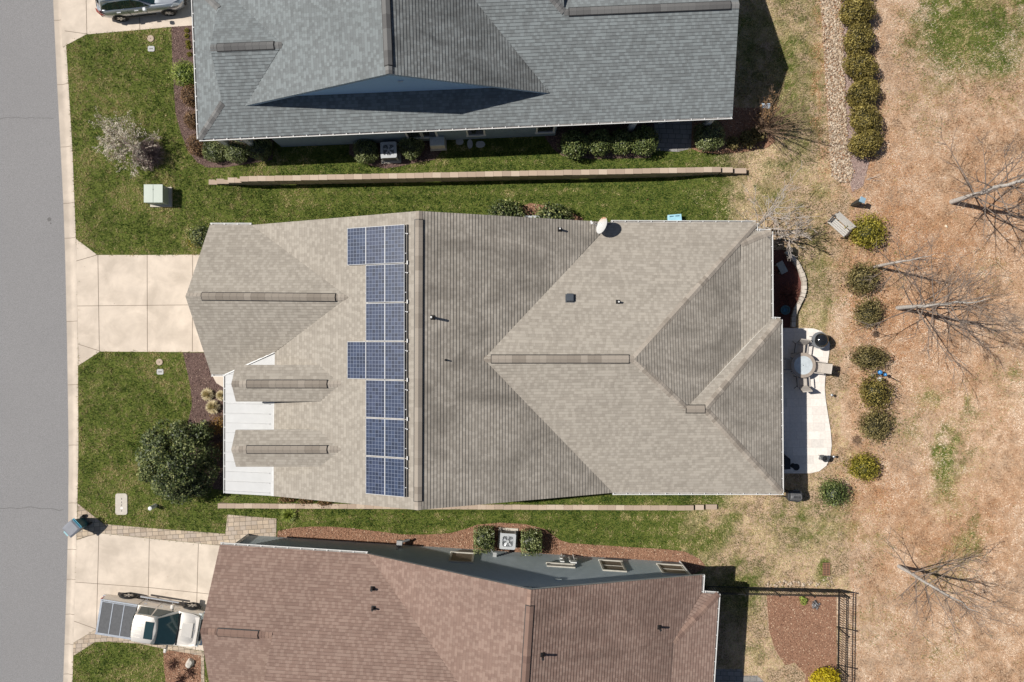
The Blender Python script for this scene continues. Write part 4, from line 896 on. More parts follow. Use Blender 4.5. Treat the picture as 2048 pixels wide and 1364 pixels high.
# ---------------------------------------------------------------- foliage
def leaf_quads(C, Nn, size, q, asp=.55):
    n = len(C); a = q.normal(0, 1, (n, 3)); t = np.cross(Nn, a); t /= np.linalg.norm(t, axis=1, keepdims=True) + 1e-9; b = np.cross(Nn, t)
    s = size * q.uniform(.6, 1.35, (n, 1))
    return np.stack([C - t * s * .5, C + b * s * asp * .5, C + t * s * .5, C - b * s * asp * .5], 1).reshape(-1, 3)
def blob_mesh(name, rx, ry, h, n, size, m, seed, box=0.0, lump=.16, core=True, spike=0.0, top=.5, asp=.6, z0=.04, rbias=0.0, jag=.12):
    q = np.random.default_rng(seed)
    d = q.normal(0, 1, (n, 3)); d /= np.linalg.norm(d, axis=1, keepdims=True)
    if box:
        k = 1 / (np.abs(d).max(1, keepdims=True)); k2 = np.minimum(k, 1 + .62 * box); d0 = d * (1 + (k2 - 1) * box)
    else: d0 = d
    lumps = 1 + lump * (fbm(d[:, 0] * 2.2 + 5 * d[:, 2] + seed, d[:, 1] * 2.2 - 3 * d[:, 2], seed, 3) - .5) * 2
    rad = (1 - .55 * q.random(n) ** 2.6) * lumps + np.abs(q.normal(0, jag, n)) * (q.random(n) < .25)
    C = d0 * rad[:, None] * np.array([rx, ry, h * .5]); C[:, 2] += h * .5
    C[:, 2] = np.maximum(C[:, 2], z0 * q.random(n) + .01)
    Nn = d * .7 + q.normal(0, .6, (n, 3)); Nn[:, 2] += .35; Nn /= np.linalg.norm(Nn, axis=1, keepdims=True)
    V = leaf_quads(C, Nn, size, q, asp); Fq = np.arange(4 * n).reshape(-1, 4)
    rnd = np.clip(.5 + rbias + .9 * (fbm(d[:, 0] * 3 + seed, d[:, 1] * 3 + d[:, 2], seed + 7, 3) - .5) + q.normal(0, .2, n), 0, 1)
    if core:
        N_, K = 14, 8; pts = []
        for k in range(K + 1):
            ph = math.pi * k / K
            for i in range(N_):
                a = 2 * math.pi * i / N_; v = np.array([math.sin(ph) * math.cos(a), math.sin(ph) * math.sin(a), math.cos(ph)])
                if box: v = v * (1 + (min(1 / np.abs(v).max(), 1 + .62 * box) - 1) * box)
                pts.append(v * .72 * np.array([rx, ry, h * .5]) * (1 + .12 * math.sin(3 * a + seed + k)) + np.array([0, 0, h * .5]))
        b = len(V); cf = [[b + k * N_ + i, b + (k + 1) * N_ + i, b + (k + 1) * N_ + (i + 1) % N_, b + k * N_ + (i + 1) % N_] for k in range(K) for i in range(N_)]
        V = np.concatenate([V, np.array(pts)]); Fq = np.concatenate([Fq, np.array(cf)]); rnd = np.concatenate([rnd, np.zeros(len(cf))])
    return np_mesh(name, V, Fq, m, rnd)
def shrub(name, me, px, py, h, label, cat='shrub', group=None, rz=0.0, scale=(1, 1, 1), ground=True, up=0.0):
    # px,py: where the middle of the crown shows in the photograph
    z = h * .55 * scale[2]; p = P(px, py, z); gz = g(p.x, p.y); p = P(px, py, z + gz); gz = g(p.x, p.y)
    o = link(name, me, None, (p.x, p.y, gz + up), rz); o.scale = scale
    return tag(o, label, cat, group)
m_lf_dark = leaf_mat('glossy dark leaf', (.010, .017, .007), (.085, .115, .034), (.42, .43, .17), .5, .35, .15)
m_lf_box = leaf_mat('boxwood leaf', (.012, .02, .006), (.12, .155, .045), (.42, .45, .2), .42, .5, .15)
m_lf_lime = leaf_mat('lime leaf', (.05, .08, .01), (.22, .28, .045), (.46, .52, .13), .5, .4, .2)
m_lf_olive = leaf_mat('olive leaf', (.022, .022, .006), (.19, .15, .036), (.44, .355, .105), .55, .35, .15)
m_lf_olive2 = leaf_mat('olive brown leaf', (.022, .02, .008), (.175, .145, .05), (.44, .36, .17), .6, .3, .15)
m_lf_yel = leaf_mat('yellow green leaf', (.05, .05, .006), (.24, .21, .025), (.5, .42, .07), .55, .35, .2)
m_lf_brown = leaf_mat('bronze leaf', (.035, .018, .009), (.17, .095, .042), (.36, .23, .12), .6, .3, .1)
m_lf_green = leaf_mat('mid green leaf', (.015, .026, .008), (.11, .15, .04), (.36, .38, .14), .45, .45, .15)
m_lf_gold = leaf_mat('gold leaf', (.3, .22, .01), (.62, .5, .02), (.85, .74, .06), .5, .3, .3)
m_lf_orange = leaf_mat('orange leaf', (.12, .06, .012), (.36, .2, .05), (.55, .36, .12), .6, .3, .2)
m_tangrass = leaf_mat('straw', (.40, .31, .16), (.68, .58, .37), (.85, .78, .58), .8, .2, .2)
m_twig = mat('twig brown', (.16, .11, .08), .9, var=.3, scale=20)
m_twig_p = mat('purple twig', (.40, .30, .28), .9, var=.35, scale=20)
m_twig_t = mat('tan twig', (.34, .23, .155), .9, var=.3, scale=20)
m_bark_l = mat('pale grey bark', (.46, .43, .4), .9, var=.3, scale=14, bmp=.6, bscale=40)
m_bark_b = mat('birch like bark', (.52, .47, .43), .85, var=.25, scale=9, big=.5, bigscale=5, bigcol=(.2, .16, .13))
m_bark_w = mat('whitish twig', (.44, .39, .35), .9, var=.25, scale=20)
m_bark_g = mat('grey brown twig', (.20, .16, .135), .9, var=.3, scale=20)
GH = 'olive hedge shrubs along the stone bed'
meO = [blob_mesh('hedge_shrub', .82, .74, 1.25, 5200, .085, m_lf_olive, s, lump=.22) for s in (1, 2, 3)]
for i, (x, y, lab) in enumerate([(1715, 22, 'olive hedge shrub topmost of the fully visible row by the stone bed'), (1718, 78, 'olive hedge shrub second from the top in the row by the stone bed'), (1722, 132, 'olive hedge shrub third from the top in the row by the stone bed'), (1727, 184, 'olive hedge shrub third from the lower end of the stone bed row'), (1732, 238, 'olive hedge shrub next to last in the row by the stone bed'), (1732, 284, 'olive hedge shrub at the lower end of the row by the stone bed')]):
    shrub('hedge_shrub', meO[i % 3], x, y, 1.25, lab, group=GH, rz=i * 1.3, scale=(1.02, .9, 1))
shrub('hedge_shrub', meO[1], 1712, -30, 1.25, 'olive hedge shrub mostly cut off by the top edge', group=GH)
GB_ = 'rounded shrubs dotted along the back lawn'
meG = [blob_mesh('round_shrub', .84, .84, 1.2, 3600, .09, m, s, lump=.42, jag=.32) for m, s in ((m_lf_olive, 4), (m_lf_olive2, 5), (m_lf_olive2, 6), (m_lf_yel, 7), (m_lf_green, 8))]
for i, (k, x, y, sx, sy, lab) in enumerate([(3, 1737, 463, 1.0, 1.0, 'rounded yellow green shrub touching the end of the wooden bench'), (1, 1725, 557, .88, .92, 'rounded olive shrub at the foot of the slender pale trunk'), (2, 1737, 625, .86, .72, 'small flattened olive shrub left of the largest bare tree'),
        (1, 1739, 715, 1.0, .72, 'wide olive brown shrub just above the blue ball ornament'), (0, 1751, 786, .95, .85, 'olive shrub just below the blue ball ornament'), (2, 1751, 851, .92, .82, 'dark olive shrub between the ornament shrub and the small dry plant'), (3, 1728, 935, .86, .78, 'bright yellow green shrub right of the lower patio corner'), (4, 1667, 986, .78, .78, 'darker green shrub lowest in the back lawn row near the covered grill')]):
    shrub('round_shrub', meG[k], x, y, 1.1, lab, group=GB_, rz=i * 2.1, scale=(sx, sy, .95))
# top house planting
meX = [blob_mesh('boxwood', .57, .57, 1.0, 5200, .052, m_lf_box, s, lump=.1, box=.5, jag=.05) for s in (11, 12)]
meL = blob_mesh('boxwood', .62, .62, 1.0, 3400, .065, m_lf_lime, 13, lump=.12, box=.3)
meBr = [blob_mesh('bronze_shrub', .55, .55, .95, 3000, .06, m_lf_brown, s, lump=.16) for s in (14, 15)]
GT = 'clipped shrubs along the grey house'
shrub('boxwood', meL, 368, 147, 1.0, 'lime green clipped shrub beside the grey house gutter', group=GT)
shrub('bronze_shrub', meBr[0], 383, 192, .95, 'upper bronze brown shrub beside the grey house gutter', group=GT); shrub('bronze_shrub', meBr[1], 386, 240, .9, 'small middle bronze brown shrub beside the grey house gutter', group=GT, scale=(.8, .85, .9)); shrub('bronze_shrub', meBr[0], 396, 290, .9, 'bronze brown shrub at the corner of the grey house', group=GT, rz=2)
shrub('boxwood', meX[0], 429, 301, 1.05, 'green ball shrub nearest the grey house corner', group=GT, scale=(.95, .95, 1)); shrub('boxwood', meX[1], 473, 303, 1.0, 'olive green ball shrub second from the grey house corner', group=GT, scale=(.95, .95, .95)); shrub('boxwood', meX[0], 519, 296, 1.0, 'shaded ball shrub third from the grey house corner', group=GT, rz=1.2)
shrub('boxwood', meX[1], 731, 301, 1.05, 'clipped shrub left of the shaded air conditioner', group=GT, rz=.3, scale=(1.05, 1.05, 1)); shrub('boxwood', meX[0], 822, 292, 1.05, 'clipped shrub right of the shaded air conditioner', group=GT, rz=.9, scale=(1.05, 1.0, 1))
GR = 'row of four rounded shrubs by the grey house'
meR = [blob_mesh('laurel_shrub', .66, .66, 1.25, 3400, .085, m_lf_green, s, lump=.14, jag=.12) for s in (16, 17, 18)]
for i, (x, y, s_, w) in enumerate([(1149, 288, 1.05, 'leftmost'), (1199, 284, .95, 'second'), (1243, 283, .9, 'third'), (1289, 281, 1.05, 'rightmost')]):
    shrub('laurel_shrub', meR[i % 3], x, y, 1.25, '%s of four rounded shrubs in a row by the grey house' % w, group=GR, rz=i, scale=(s_, s_, s_))
shrub('boxwood', meX[1], 1420, 270, 1.15, 'wide clipped shrub half in shade by the grey paved terrace', group=GT, rz=.2, scale=(1.3, 1.25, 1.1))
meP = blob_mesh('leafy_plant', .4, .4, .6, 900, .12, m_lf_olive2, 19, lump=.3, jag=.25)
for x, y, s_, lab in ((1466, 285, .75, 'small yellowish plant in the mulch right of the clipped shrub'), (1497, 277, 1.0, 'olive leafy plant in the mulch under the brown stems'), (1515, 268, .9, 'low olive plant at the foot of the brown stems')):
    shrub('leafy_plant', meP, x, y, .6, lab, cat='plant', group='leafy plants in the grey house corner bed', scale=(s_, s_, s_), rz=s_ * 5)
meY = blob_mesh('perennial', .15, .15, .2, 320, .06, m_lf_yel, 20, lump=.3, jag=.25)
for i, (x, y) in enumerate([(373, 60), (373, 71), (375, 84), (376, 93), (378, 108)]):
    shrub('perennial', meY, x, y, .25, ['yellow perennial at the top of the bed edge by the driveway', 'yellow perennial second from the driveway', 'yellow green perennial third from the driveway', 'yellow green perennial fourth from the driveway', 'faded perennial nearest the lime shrub'][i], cat='plant', group='yellow perennials in the grey house bed', rz=i, scale=(.75, .7, .8))
# middle house planting
big = thing('evergreen_tree', 'large glossy dark evergreen beside the white porch roof', 'tree', PG(380, 913))
def big_crown():
    q = np.random.default_rng(77); parts = []; me = []
    Cs = []; 
    for k in range(58):
        a = q.uniform(0, 2 * np.pi); r = 1.85 * math.sqrt(q.random()); zz = .5 + (1 - (r / 2.15) ** 2) * 2.7 * q.uniform(.45, 1.0)
        Cs.append((r * math.cos(a) * 1.02, r * math.sin(a) * .95, zz, q.uniform(.38, .62)))
    V = []; rn = []
    for cx, cy, cz, rr in Cs:
        n = 330; d = q.normal(0, 1, (n, 3)); d /= np.linalg.norm(d, axis=1, keepdims=True)
        C = d * rr * (1 - .5 * q.random((n, 1)) ** 2) * np.array([1, 1, .8]) + np.array([cx, cy, cz]); C[:, 2] = np.maximum(C[:, 2], .1)
        Nn = d * .5 + q.normal(0, .5, (n, 3)); Nn[:, 2] += .6; Nn /= np.linalg.norm(Nn, axis=1, keepdims=True)
        V.append(leaf_quads(C, Nn, .13, q, .5)); rn.append(np.clip(.42 + .3 * (q.random() - .5) + q.normal(0, .22, n), 0, 1))
    V = np.concatenate(V); rn = np.concatenate(rn)
    return np_mesh('crown', V, np.arange(len(V)).reshape(-1, 4), m_lf_dark, rn)
link('crown', big_crown(), big)
mb = MB(); mb.tube((0, 0, -.1), (0, 0, 2.2), .1, .04)
for i in range(9): a = i * 2.4; mb.tube((0, 0, .3 + i * .2), (math.cos(a) * 1.1, math.sin(a) * 1.1, .9 + i * .22), .04, .012, n=6)
mb.build('trunk', m_twig, big, local=True)
def tuft_mesh(name, r, h, n, m, seed, w=.02):
    q = np.random.default_rng(seed); a = q.uniform(0, 2 * np.pi, n); s = np.sqrt(q.random(n)); rr = r * .25 * q.random(n)
    b0 = np.stack([np.cos(a) * rr, np.sin(a) * rr, np.zeros(n)], -1); L_ = q.uniform(.7, 1.1, n)
    tip = np.stack([np.cos(a) * r * s * L_, np.sin(a) * r * s * L_, h * (1.05 - .75 * s * s) * L_], -1); md = b0 + (tip - b0) * .55; md[:, 2] += h * .18 * s
    t = np.stack([-np.sin(a), np.cos(a), 0 * a], -1) * w * q.uniform(.5, 1.4, (n, 1)) / 2
    V = np.stack([b0 - t, b0 + t, md + t, md - t, tip, tip], 1)
    Fq = np.concatenate([np.array([[0, 1, 2, 3]]) + 6 * np.arange(n)[:, None], np.array([[3, 2, 4, 4]]) + 6 * np.arange(n)[:, None]])
    F1 = Fq[:n]; F2 = Fq[n:, :3]
    V2 = np.concatenate([V[:, :4].reshape(-1, 3), V[:, [3, 2, 4]].reshape(-1, 3)])
    tri = np.concatenate([np.stack([4 * np.arange(n), 4 * np.arange(n) + 1, 4 * np.arange(n) + 2], -1), np.stack([4 * np.arange(n), 4 * np.arange(n) + 2, 4 * np.arange(n) + 3], -1), 4 * n + np.arange(3 * n).reshape(-1, 3)])
    r_ = np.clip(q.normal(.55, .25, n), 0, 1)
    return np_mesh(name, V2, tri, m, np.concatenate([r_, r_, r_]))
meT = [tuft_mesh('ornamental_grass', .42, .45, 800, m_tangrass, s, .03) for s in (31, 32)]
GO = 'straw coloured ornamental grasses in the front bed'
for i, (x, y, s_, lab) in enumerate([(413, 789, .9, 'straw coloured grass clump nearest the lawn edge of the front bed'), (424, 814, 1.0, 'largest straw coloured grass clump in the middle of the front bed'), (441, 791, .75, 'straw coloured grass clump against the porch gutter'), (394, 860, .85, 'low straw coloured grass clump at the edge of the dark evergreen')]):
    shrub('ornamental_grass', meT[i % 2], x, y, .5, lab, cat='grass clump', group=GO, rz=i, scale=(s_, s_, s_))
shrub('orange_shrub', blob_mesh('orange_shrub', .42, .5, .6, 900, .06, m_lf_orange, 33, lump=.3, core=False, jag=.3), 436, 851, .6, 'orange bronze shrub between the grass clumps and dark evergreen')
shrub('orange_shrub', blob_mesh('orange_shrub', .4, .4, .5, 700, .06, m_lf_brown, 34, lump=.3, core=False, jag=.3), 440, 900, .5, 'brown shaded shrub hidden between the dark evergreen and porch gutter')
shrub('conifer_shrub', blob_mesh('conifer_shrub', .52, .5, .9, 2000, .09, m_lf_dark, 35, lump=.3, jag=.3), 402, 472, .9, 'dark conifer shrub at the garage corner with golden tips')
shrub('golden_shrub', blob_mesh('golden_shrub', .35, .3, .4, 500, .07, m_lf_yel, 36, lump=.4, core=False, jag=.4), 390, 481, .4, 'yellowing low shrub at the edge of the dark conifer')
meD = [blob_mesh('camellia', .95, .75, 1.3, 2600, .12, m_lf_dark, s, lump=.2, jag=.15) for s in (37, 38)]
shrub('camellia', meD[0], 1012, 430, 1.3, 'dark glossy shrub left of the white unit above the tan roof', group='dark shrubs above the tan roof'); shrub('camellia', meD[1], 1107, 437, 1.3, 'dark glossy shrub right of the white unit above the tan roof', group='dark shrubs above the tan roof')
meS = blob_mesh('ground_shrub', .4, .22, .35, 500, .07, m_lf_brown, 39, lump=.3, core=False, jag=.3)
for i, (x, y) in enumerate([(575, 997), (612, 1000), (650, 1003)]):
    shrub('ground_shrub', meS, x, y, .35, ['low brown green plant under the lower porch roof corner', 'low brown green plant in the middle of the strip under the tan eave', 'low brown green plant farthest right under the tan eave'][i], cat='plant', group='low plants under the tan eave', rz=.1 * i)
# bottom house planting
meC = [blob_mesh('clipped_shrub', .5, .56, 1.15, 3600, .07, m_lf_box, s, box=1.0, lump=.06, jag=.06) for s in (40, 41)]
shrub('clipped_shrub', meC[0], 968, 1079, 1.15, 'square clipped shrub left of the sunlit air conditioner', group='square clipped shrubs by the slate wall'); shrub('clipped_shrub', meC[1], 1063, 1084, 1.15, 'square clipped shrub right of the sunlit air conditioner with red leaves', group='square clipped shrubs by the slate wall')
shrub('lime_plant', tuft_mesh('lime_plant', .5, .35, 500, m_lf_lime, 42), 577, 1031, .3, 'lime green clump in the grass right of the paver landing', cat='plant')
shrub('gold_shrub', blob_mesh('gold_shrub', .72, .62, .9, 3000, .08, m_lf_gold, 43, lump=.1), 1652, 1362, .9, 'bright golden shrub inside the black fence at the bottom edge')
shrub('seedling', blob_mesh('seedling', .2, .22, .2, 160, .09, m_lf_lime, 44, core=False, lump=.3), 1607, 1201, .2, 'small green seedling in the fenced mulch', cat='plant')
shrub('grey_plant', blob_mesh('grey_plant', .2, .22, .22, 160, .09, leaf_mat('grey leaf', (.06, .06, .065), (.16, .16, .17), (.3, .3, .31), .7, .2, 0), 45, core=False, lump=.3), 1631, 1210, .22, 'small grey plant in the fenced mulch', cat='plant')
shrub('lemon_shrub', meS, 1698, 1145, .2, 'tiny weed', scale=(.01, .01, .01)) if False else None
# ---------------------------------------------------------------- bare trees
def grow(seed, h, r, n_prim, z_lo, spread, ang=(38, 70), lean=(0, 0), sub=(5, 3), crook=.06, twl=.5, rmin=.006, flat=1.0):
    q = random.Random(seed); tr = []; br = []
    K = 10; p = Vector((0, 0, -.05)); pts = [p]
    for k in range(1, K + 1):
        t = k / K; pts.append(Vector((lean[0] * t * h + q.uniform(-1, 1) * crook * h * .35 * t, lean[1] * t * h + q.uniform(-1, 1) * crook * h * .35 * t, h * t)))
    rad = lambda t: r * (1 - t) ** .8 + rmin * 1.2
    for k in range(K): tr.append((pts[k], pts[k + 1], rad(k / K), rad((k + 1) / K)))
    def branch(p, d, L_, r0, lev):
        n = 4 if lev < 2 else 3; a = p; dd = d.normalized()
        for i in range(n):
            dd = (dd + Vector((q.uniform(-1, 1), q.uniform(-1, 1), q.uniform(-.5, .8))) * .17).normalized(); b = a + dd * (L_ / n)
            ra, rb_ = r0 * (1 - i / n) + rmin * (i > 0) * .5, max(r0 * (1 - (i + 1) / n), rmin * .6); br.append((a, b, max(ra, rmin * .7), rb_))
            if lev < 2 and i >= 1 - lev:
                for _ in range(max(1, int(sub[lev] / 2))):
                    if q.random() < .8:
                        s = dd.orthogonal().normalized(); s.rotate(Matrix.Rotation(q.uniform(0, 6.28), 3, dd)); branch(a.lerp(b, q.random()), dd + s * q.uniform(.5, 1.0), L_ * q.uniform(.32, .6) * (1 - i * .12), max(r0 * .45, rmin), lev + 1)
            a = b
    for i in range(n_prim):
        t = z_lo + (1 - z_lo) * (i + q.random()) / n_prim * .97; z = t * h; k = min(K - 1, int(t * K)); p = pts[k].lerp(pts[k + 1], t * K - k)
        az = i * 2.399 + q.uniform(-.5, .5); an = R(q.uniform(*ang)) * (1 - .35 * t)
        d = Vector((math.cos(az) * math.sin(an), math.sin(az) * math.sin(an), math.cos(an) * flat)); L_ = spread * (1.05 - .65 * max(0, (t - z_lo) / (1 - z_lo))) * q.uniform(.7, 1.15)
        branch(p, d, L_, max(rad(t) * .42, rmin * 1.5), 0)
    return tr, br
def tubes(name, segs, m, parent, n=4):
    mb = []; A = np.array([s[0][:] for s in segs]); B = np.array([s[1][:] for s in segs]); r0 = np.array([s[2] for s in segs]); r1 = np.array([s[3] for s in segs])
    d = B - A; d /= np.linalg.norm(d, axis=1, keepdims=True) + 1e-9; ref = np.where(np.abs(d[:, 2:3]) < .9, np.array([[0, 0, 1.0]]), np.array([[1.0, 0, 0]])); u = np.cross(d, ref); u /= np.linalg.norm(u, axis=1, keepdims=True); v = np.cross(d, u)
    ring = []
    for c, r_ in ((A, r0), (B, r1)):
        for i in range(n):
            t = 2 * math.pi * i / n; ring.append(c + (u * math.cos(t) + v * math.sin(t)) * r_[:, None])
    V = np.stack(ring, 1).reshape(-1, 3); base = (np.arange(len(segs)) * 2 * n)[:, None]
    Fq = np.concatenate([base + np.array([[i, (i + 1) % n, n + (i + 1) % n, n + i]]) for i in range(n)])
    return link(name, np_mesh(name, V, Fq, m, smooth=True), parent)
def tree(px, py, label, mt, mbk, group=None, name='bare_tree', nt=8, off=(0, 0), **k):
    p = PG(px, py); t = thing(name, label, 'tree', (p.x + off[0], p.y + off[1], p.z), 0, group)
    a, b = grow(**k); tubes('trunk', a, mt, t, nt); tubes('branches', b, mbk, t, 4); return t, b
GBT = 'bare trees in the back field'
tree(1903, 404, 'bare grey tree with the thickest trunk at the right edge', m_bark_l, m_bark_g, GBT, seed=3, h=8.6, r=.125, n_prim=36, z_lo=.18, spread=4.0, ang=(50, 88), rmin=.0065, sub=(5, 3), crook=.05)
tree(1748, 534, 'slender pale barked tree leaning right of the olive shrub', m_bark_b, m_bark_g, GBT, seed=5, h=5.6, r=.08, n_prim=22, z_lo=.25, spread=2.3, ang=(55, 90), rmin=.0045, sub=(4, 3), crook=.03)
tree(1795, 616, 'large bare grey tree spreading over the orange leaf litter', m_bark_l, m_bark_g, GBT, seed=8, h=7.4, r=.105, n_prim=42, z_lo=.18, spread=3.8, ang=(55, 92), rmin=.006, sub=(5, 3), crook=.04)
tree(1797, 1132, 'bare tree in the lower right field above the fence corner', m_bark_l, m_bark_g, GBT, seed=13, h=6.6, r=.088, n_prim=28, z_lo=.16, spread=3.2, ang=(50, 90), rmin=.006, sub=(5, 3), crook=.04)
tree(1503, 465, 'pale branched bare shrub tree behind the tan roof corner', m_bark_w, m_bark_w, None, name='ornamental_tree', seed=21, h=3.4, lean=(.03, .22), r=.06, n_prim=30, z_lo=.12, spread=2.6, ang=(50, 85), rmin=.009, sub=(3, 2), crook=.05, off=(0, 0))
tree(1556, 478, 'pale twisted bare shrub right of the tan roof corner', m_bark_w, m_bark_w, None, name='ornamental_tree', seed=24, h=2.8, r=.06, n_prim=16, z_lo=.15, spread=1.5, ang=(50, 85), rmin=.009, sub=(4, 3), crook=.1)
# many stemmed shrub beside the grey house
def fan(px, py, h, n, spr, label, m, seed, name='multi_stem_shrub', r=.011, twigs=5):
    q = random.Random(seed); t = thing(name, label, 'shrub', PG(px, py)); st = []; tw = []
    for i in range(n):
        az = q.uniform(0, 6.28); s = math.sqrt(q.random()) * spr; p = Vector((q.uniform(-.12, .12), q.uniform(-.12, .12), -.03)); d = Vector((math.cos(az) * s, math.sin(az) * s, h)).normalized(); L_ = h * q.uniform(.65, 1.1); K = 5
        for k in range(K):
            d = (d + Vector((q.uniform(-1, 1), q.uniform(-1, 1), .1)) * .09).normalized(); b = p + d * L_ / K; st.append((p, b, r * (1.25 - k / K), r * (1.25 - (k + 1) / K)))
            if k > 0:
                for _ in range(q.randint(1, twigs)):
                    e = (d + Vector((q.uniform(-1, 1), q.uniform(-1, 1), q.uniform(-.3, .7))) * .6).normalized(); tw.append((b, b + e * q.uniform(.12, .4), r * .5, r * .3))
            p = b
    tubes('stems', st, m, t, 4); tubes('twigs', tw, m, t, 3); return t, st, tw
fan(1526, 257, 3.6, 85, 2.1, 'tan many stemmed bare shrub casting a long fan shadow', m_twig_t, 51)
t_, st_, tw_ = fan(1512, 236, 2.3, 14, .6, 'brown stalks with dried flower heads in the grey house shade', m_twig_t, 52, name='dried_flower_plant', twigs=2)
tips = np.array([b[:] for a, b, *_ in tw_]); q_ = np.random.default_rng(3); tips = np.repeat(tips, 5, 0) + q_.normal(0, .06, (len(tips) * 5, 3)); nn = q_.normal(0, 1, tips.shape); nn /= np.linalg.norm(nn, axis=1, keepdims=True)
link('flower_heads', np_mesh('flower_heads', leaf_quads(tips, nn, .09, q_, .8), np.arange(len(tips) * 4).reshape(-1, 4), m_lf_brown, q_.uniform(.5, 1, len(tips))), t_)['kind'] = 'stuff'
# blossom tree in the front lawn
t_, b_br = tree(290, 303, 'twiggy young tree with white blossom on the front lawn', m_twig, m_twig_p, None, name='blossom_tree', seed=31, h=1.7, r=.04, n_prim=60, z_lo=.05, spread=1.75, ang=(40, 92), rmin=.004, sub=(5, 4), crook=.05, off=(-.55, .12))
q_ = np.random.default_rng(8); ends = np.array([s[1][:] for s in b_br]); pick = ends[(ends[:, 2] > .3)]; pick = pick[q_.random(len(pick)) < .65]
C = pick + q_.normal(0, .02, pick.shape); nn = q_.normal(0, .5, C.shape); nn[:, 2] += .8; nn /= np.linalg.norm(nn, axis=1, keepdims=True)
link('blossom', np_mesh('blossom', leaf_quads(C, nn, .044, q_, .9), np.arange(len(C) * 4).reshape(-1, 4), leaf_mat('blossom', (.5, .44, .32), (.68, .62, .48), (.82, .78, .68), .7, .2, .2), q_.random(len(C))), t_)['kind'] = 'stuff'
def twig_ball(px, py, r, h, n, label, m, seed, name='twiggy_shrub', rr=.006):
    q = random.Random(seed); p = P(px, py, h * .5); t = thing(name, label, 'shrub', (p.x, p.y, g(p.x, p.y))); st = []
    for i in range(n):
        v = Vector((q.gauss(0, 1), q.gauss(0, 1), abs(q.gauss(0, 1)) * .9 + .05)).normalized(); e = Vector((v.x * r, v.y * r, v.z * h)) * q.uniform(.6, 1.05); a = e * q.uniform(.12, .6); m1 = a.lerp(e, .5) + Vector((q.gauss(0, .05), q.gauss(0, .05), q.gauss(0, .05)))
        st += [(a, m1, rr, rr * .8), (m1, e, rr * .8, rr * .5)]
        if i % 3 == 0: st.append((Vector((0, 0, 0)), a, rr * 2, rr))
    tubes('twigs', st, m, t, 3); return t
twig_ball(292, 306, .85, .9, 1300, 'dense purple brown twig ball under the white blossom tree', m_twig_p, 61, rr=.008)
twig_ball(1752, 668, .2, .3, 120, 'tiny grey dried plant above the wide olive shrub', m_twig, 62, name='dried_plant')
twig_ball(1714, 881, .3, .4, 160, 'small pale dried plant left of the dark olive shrub', m_twig_t, 63, name='dried_plant')
twig_ball(1582, 590, .75, .55, 320, 'reddish bare twigs spreading in the curved stone edged bed', mat('red twig', (.22, .085, .06), .9), 64, name='red_twig_shrub', rr=.009)
for x, y, s, lab in ((345, 1330, 65, 'dark dried rose left of the pale boulder'), (378, 1345, 66, 'dark dried rose just below the pale boulder'), (360, 1362, 67, 'dark dried rose at the bottom edge of the photo')):
    twig_ball(x, y, .4, .3, 60, lab, mat('dark twig', (.06, .025, .018), .9) if 'dark twig' not in MATS else MATS['dark twig'], s, name='dried_rose', rr=.014)
# ---------------------------------------------------------------- retaining walls
m_block = mat('tan wall block', (.47, .345, .26), .9, var=.16, scale=2.2, bmp=.6, bscale=40)
def block_wall(label, runs, yf, th, m=m_block, name='retaining_wall'):
    mb = MB(); q = random.Random(4)
    for x0, x1, h0, h1 in runs:                   # bottom and top height
        n = max(1, round((x1 - x0) / .44)); w = (x1 - x0) / n
        for i in range(n):
            xa = x0 + w * i; y = yf(xa + w / 2)
            mb.box((xa + w / 2, y + th / 2 + q.uniform(-.006, .006), h1 - .05), (w - .008, th + .03, .1), 0, rnd=q.random())
        rows = max(1, round((h1 - .1 - h0) / .16)); hh = (h1 - .1 - h0) / rows
        for r_ in range(rows):
            o = .5 * (r_ % 2)
            for i in range(n):
                xa = x0 + w * (i); y = yf(xa + w / 2); mb.box((xa + w / 2, y + th / 2 + .0, h0 + hh * (r_ + .5)), (w - .01, th, hh - .008), 0, rnd=q.random())
    o = mb.build(name, attr_mat('wall blocks', [(0, (.36, .28, .22)), (.6, (.44, .345, .27)), (1, (.50, .41, .33))], .9) if 'wall blocks' not in MATS else MATS['wall blocks'], None, fixn=False)
    return tag(o, label, 'retaining wall')
block_wall('long tan block retaining wall below the grey house', [(-15.55, -15.1, -.2, .1), (-15.1, -14.45, -.2, .24), (-14.45, -13.75, -.3, .42), (-13.75, 10.55, -.4, .66), (10.62, 11.2, -.3, .5), (11.3, 11.95, -.2, .3)], lambda x: wall_top_y(x) + .0, .23)
block_wall('tan block retaining wall between the tan roof and the lower lawn', [(-14.98, 9.25, -.1, .36), (9.36, 9.8, -.1, .24), (9.93, 10.5, -.1, .14)], lambda x: wall_bot_y(x) - .11, .22)
EXCL.append([(-15, -8.52), (10.5, -8.63), (10.5, -8.40), (-15, -8.28)])
# curved stone edging of the rear bed
mb = MB(); q = random.Random(9); pth = [(1570, 503), (1583, 516), (1593, 530), (1601, 546), (1606, 563), (1606, 579), (1602, 595), (1595, 608), (1589, 620), (1585, 633), (1584, 654)]
W = [PG(x, y) for x, y in pth]
for a, b in zip(W[:-1], W[1:]):
    L_ = (b - a).length; n = max(1, round(L_ / .26))
    for i in range(n):
        c = a.lerp(b, (i + .5) / n); mb.box(c + Vector((0, 0, .1)), (L_ / n - .015, .22 + q.uniform(-.02, .02), .24), math.atan2(b.y - a.y, b.x - a.x), rnd=q.random())
tag(mb.build('garden_edging', attr_mat('pale edging stone', [(0, (.42, .37, .31)), (1, (.6, .54, .47))], .85), None, fixn=False), 'curved edging of pale stones round the dark red bed', 'garden edging')
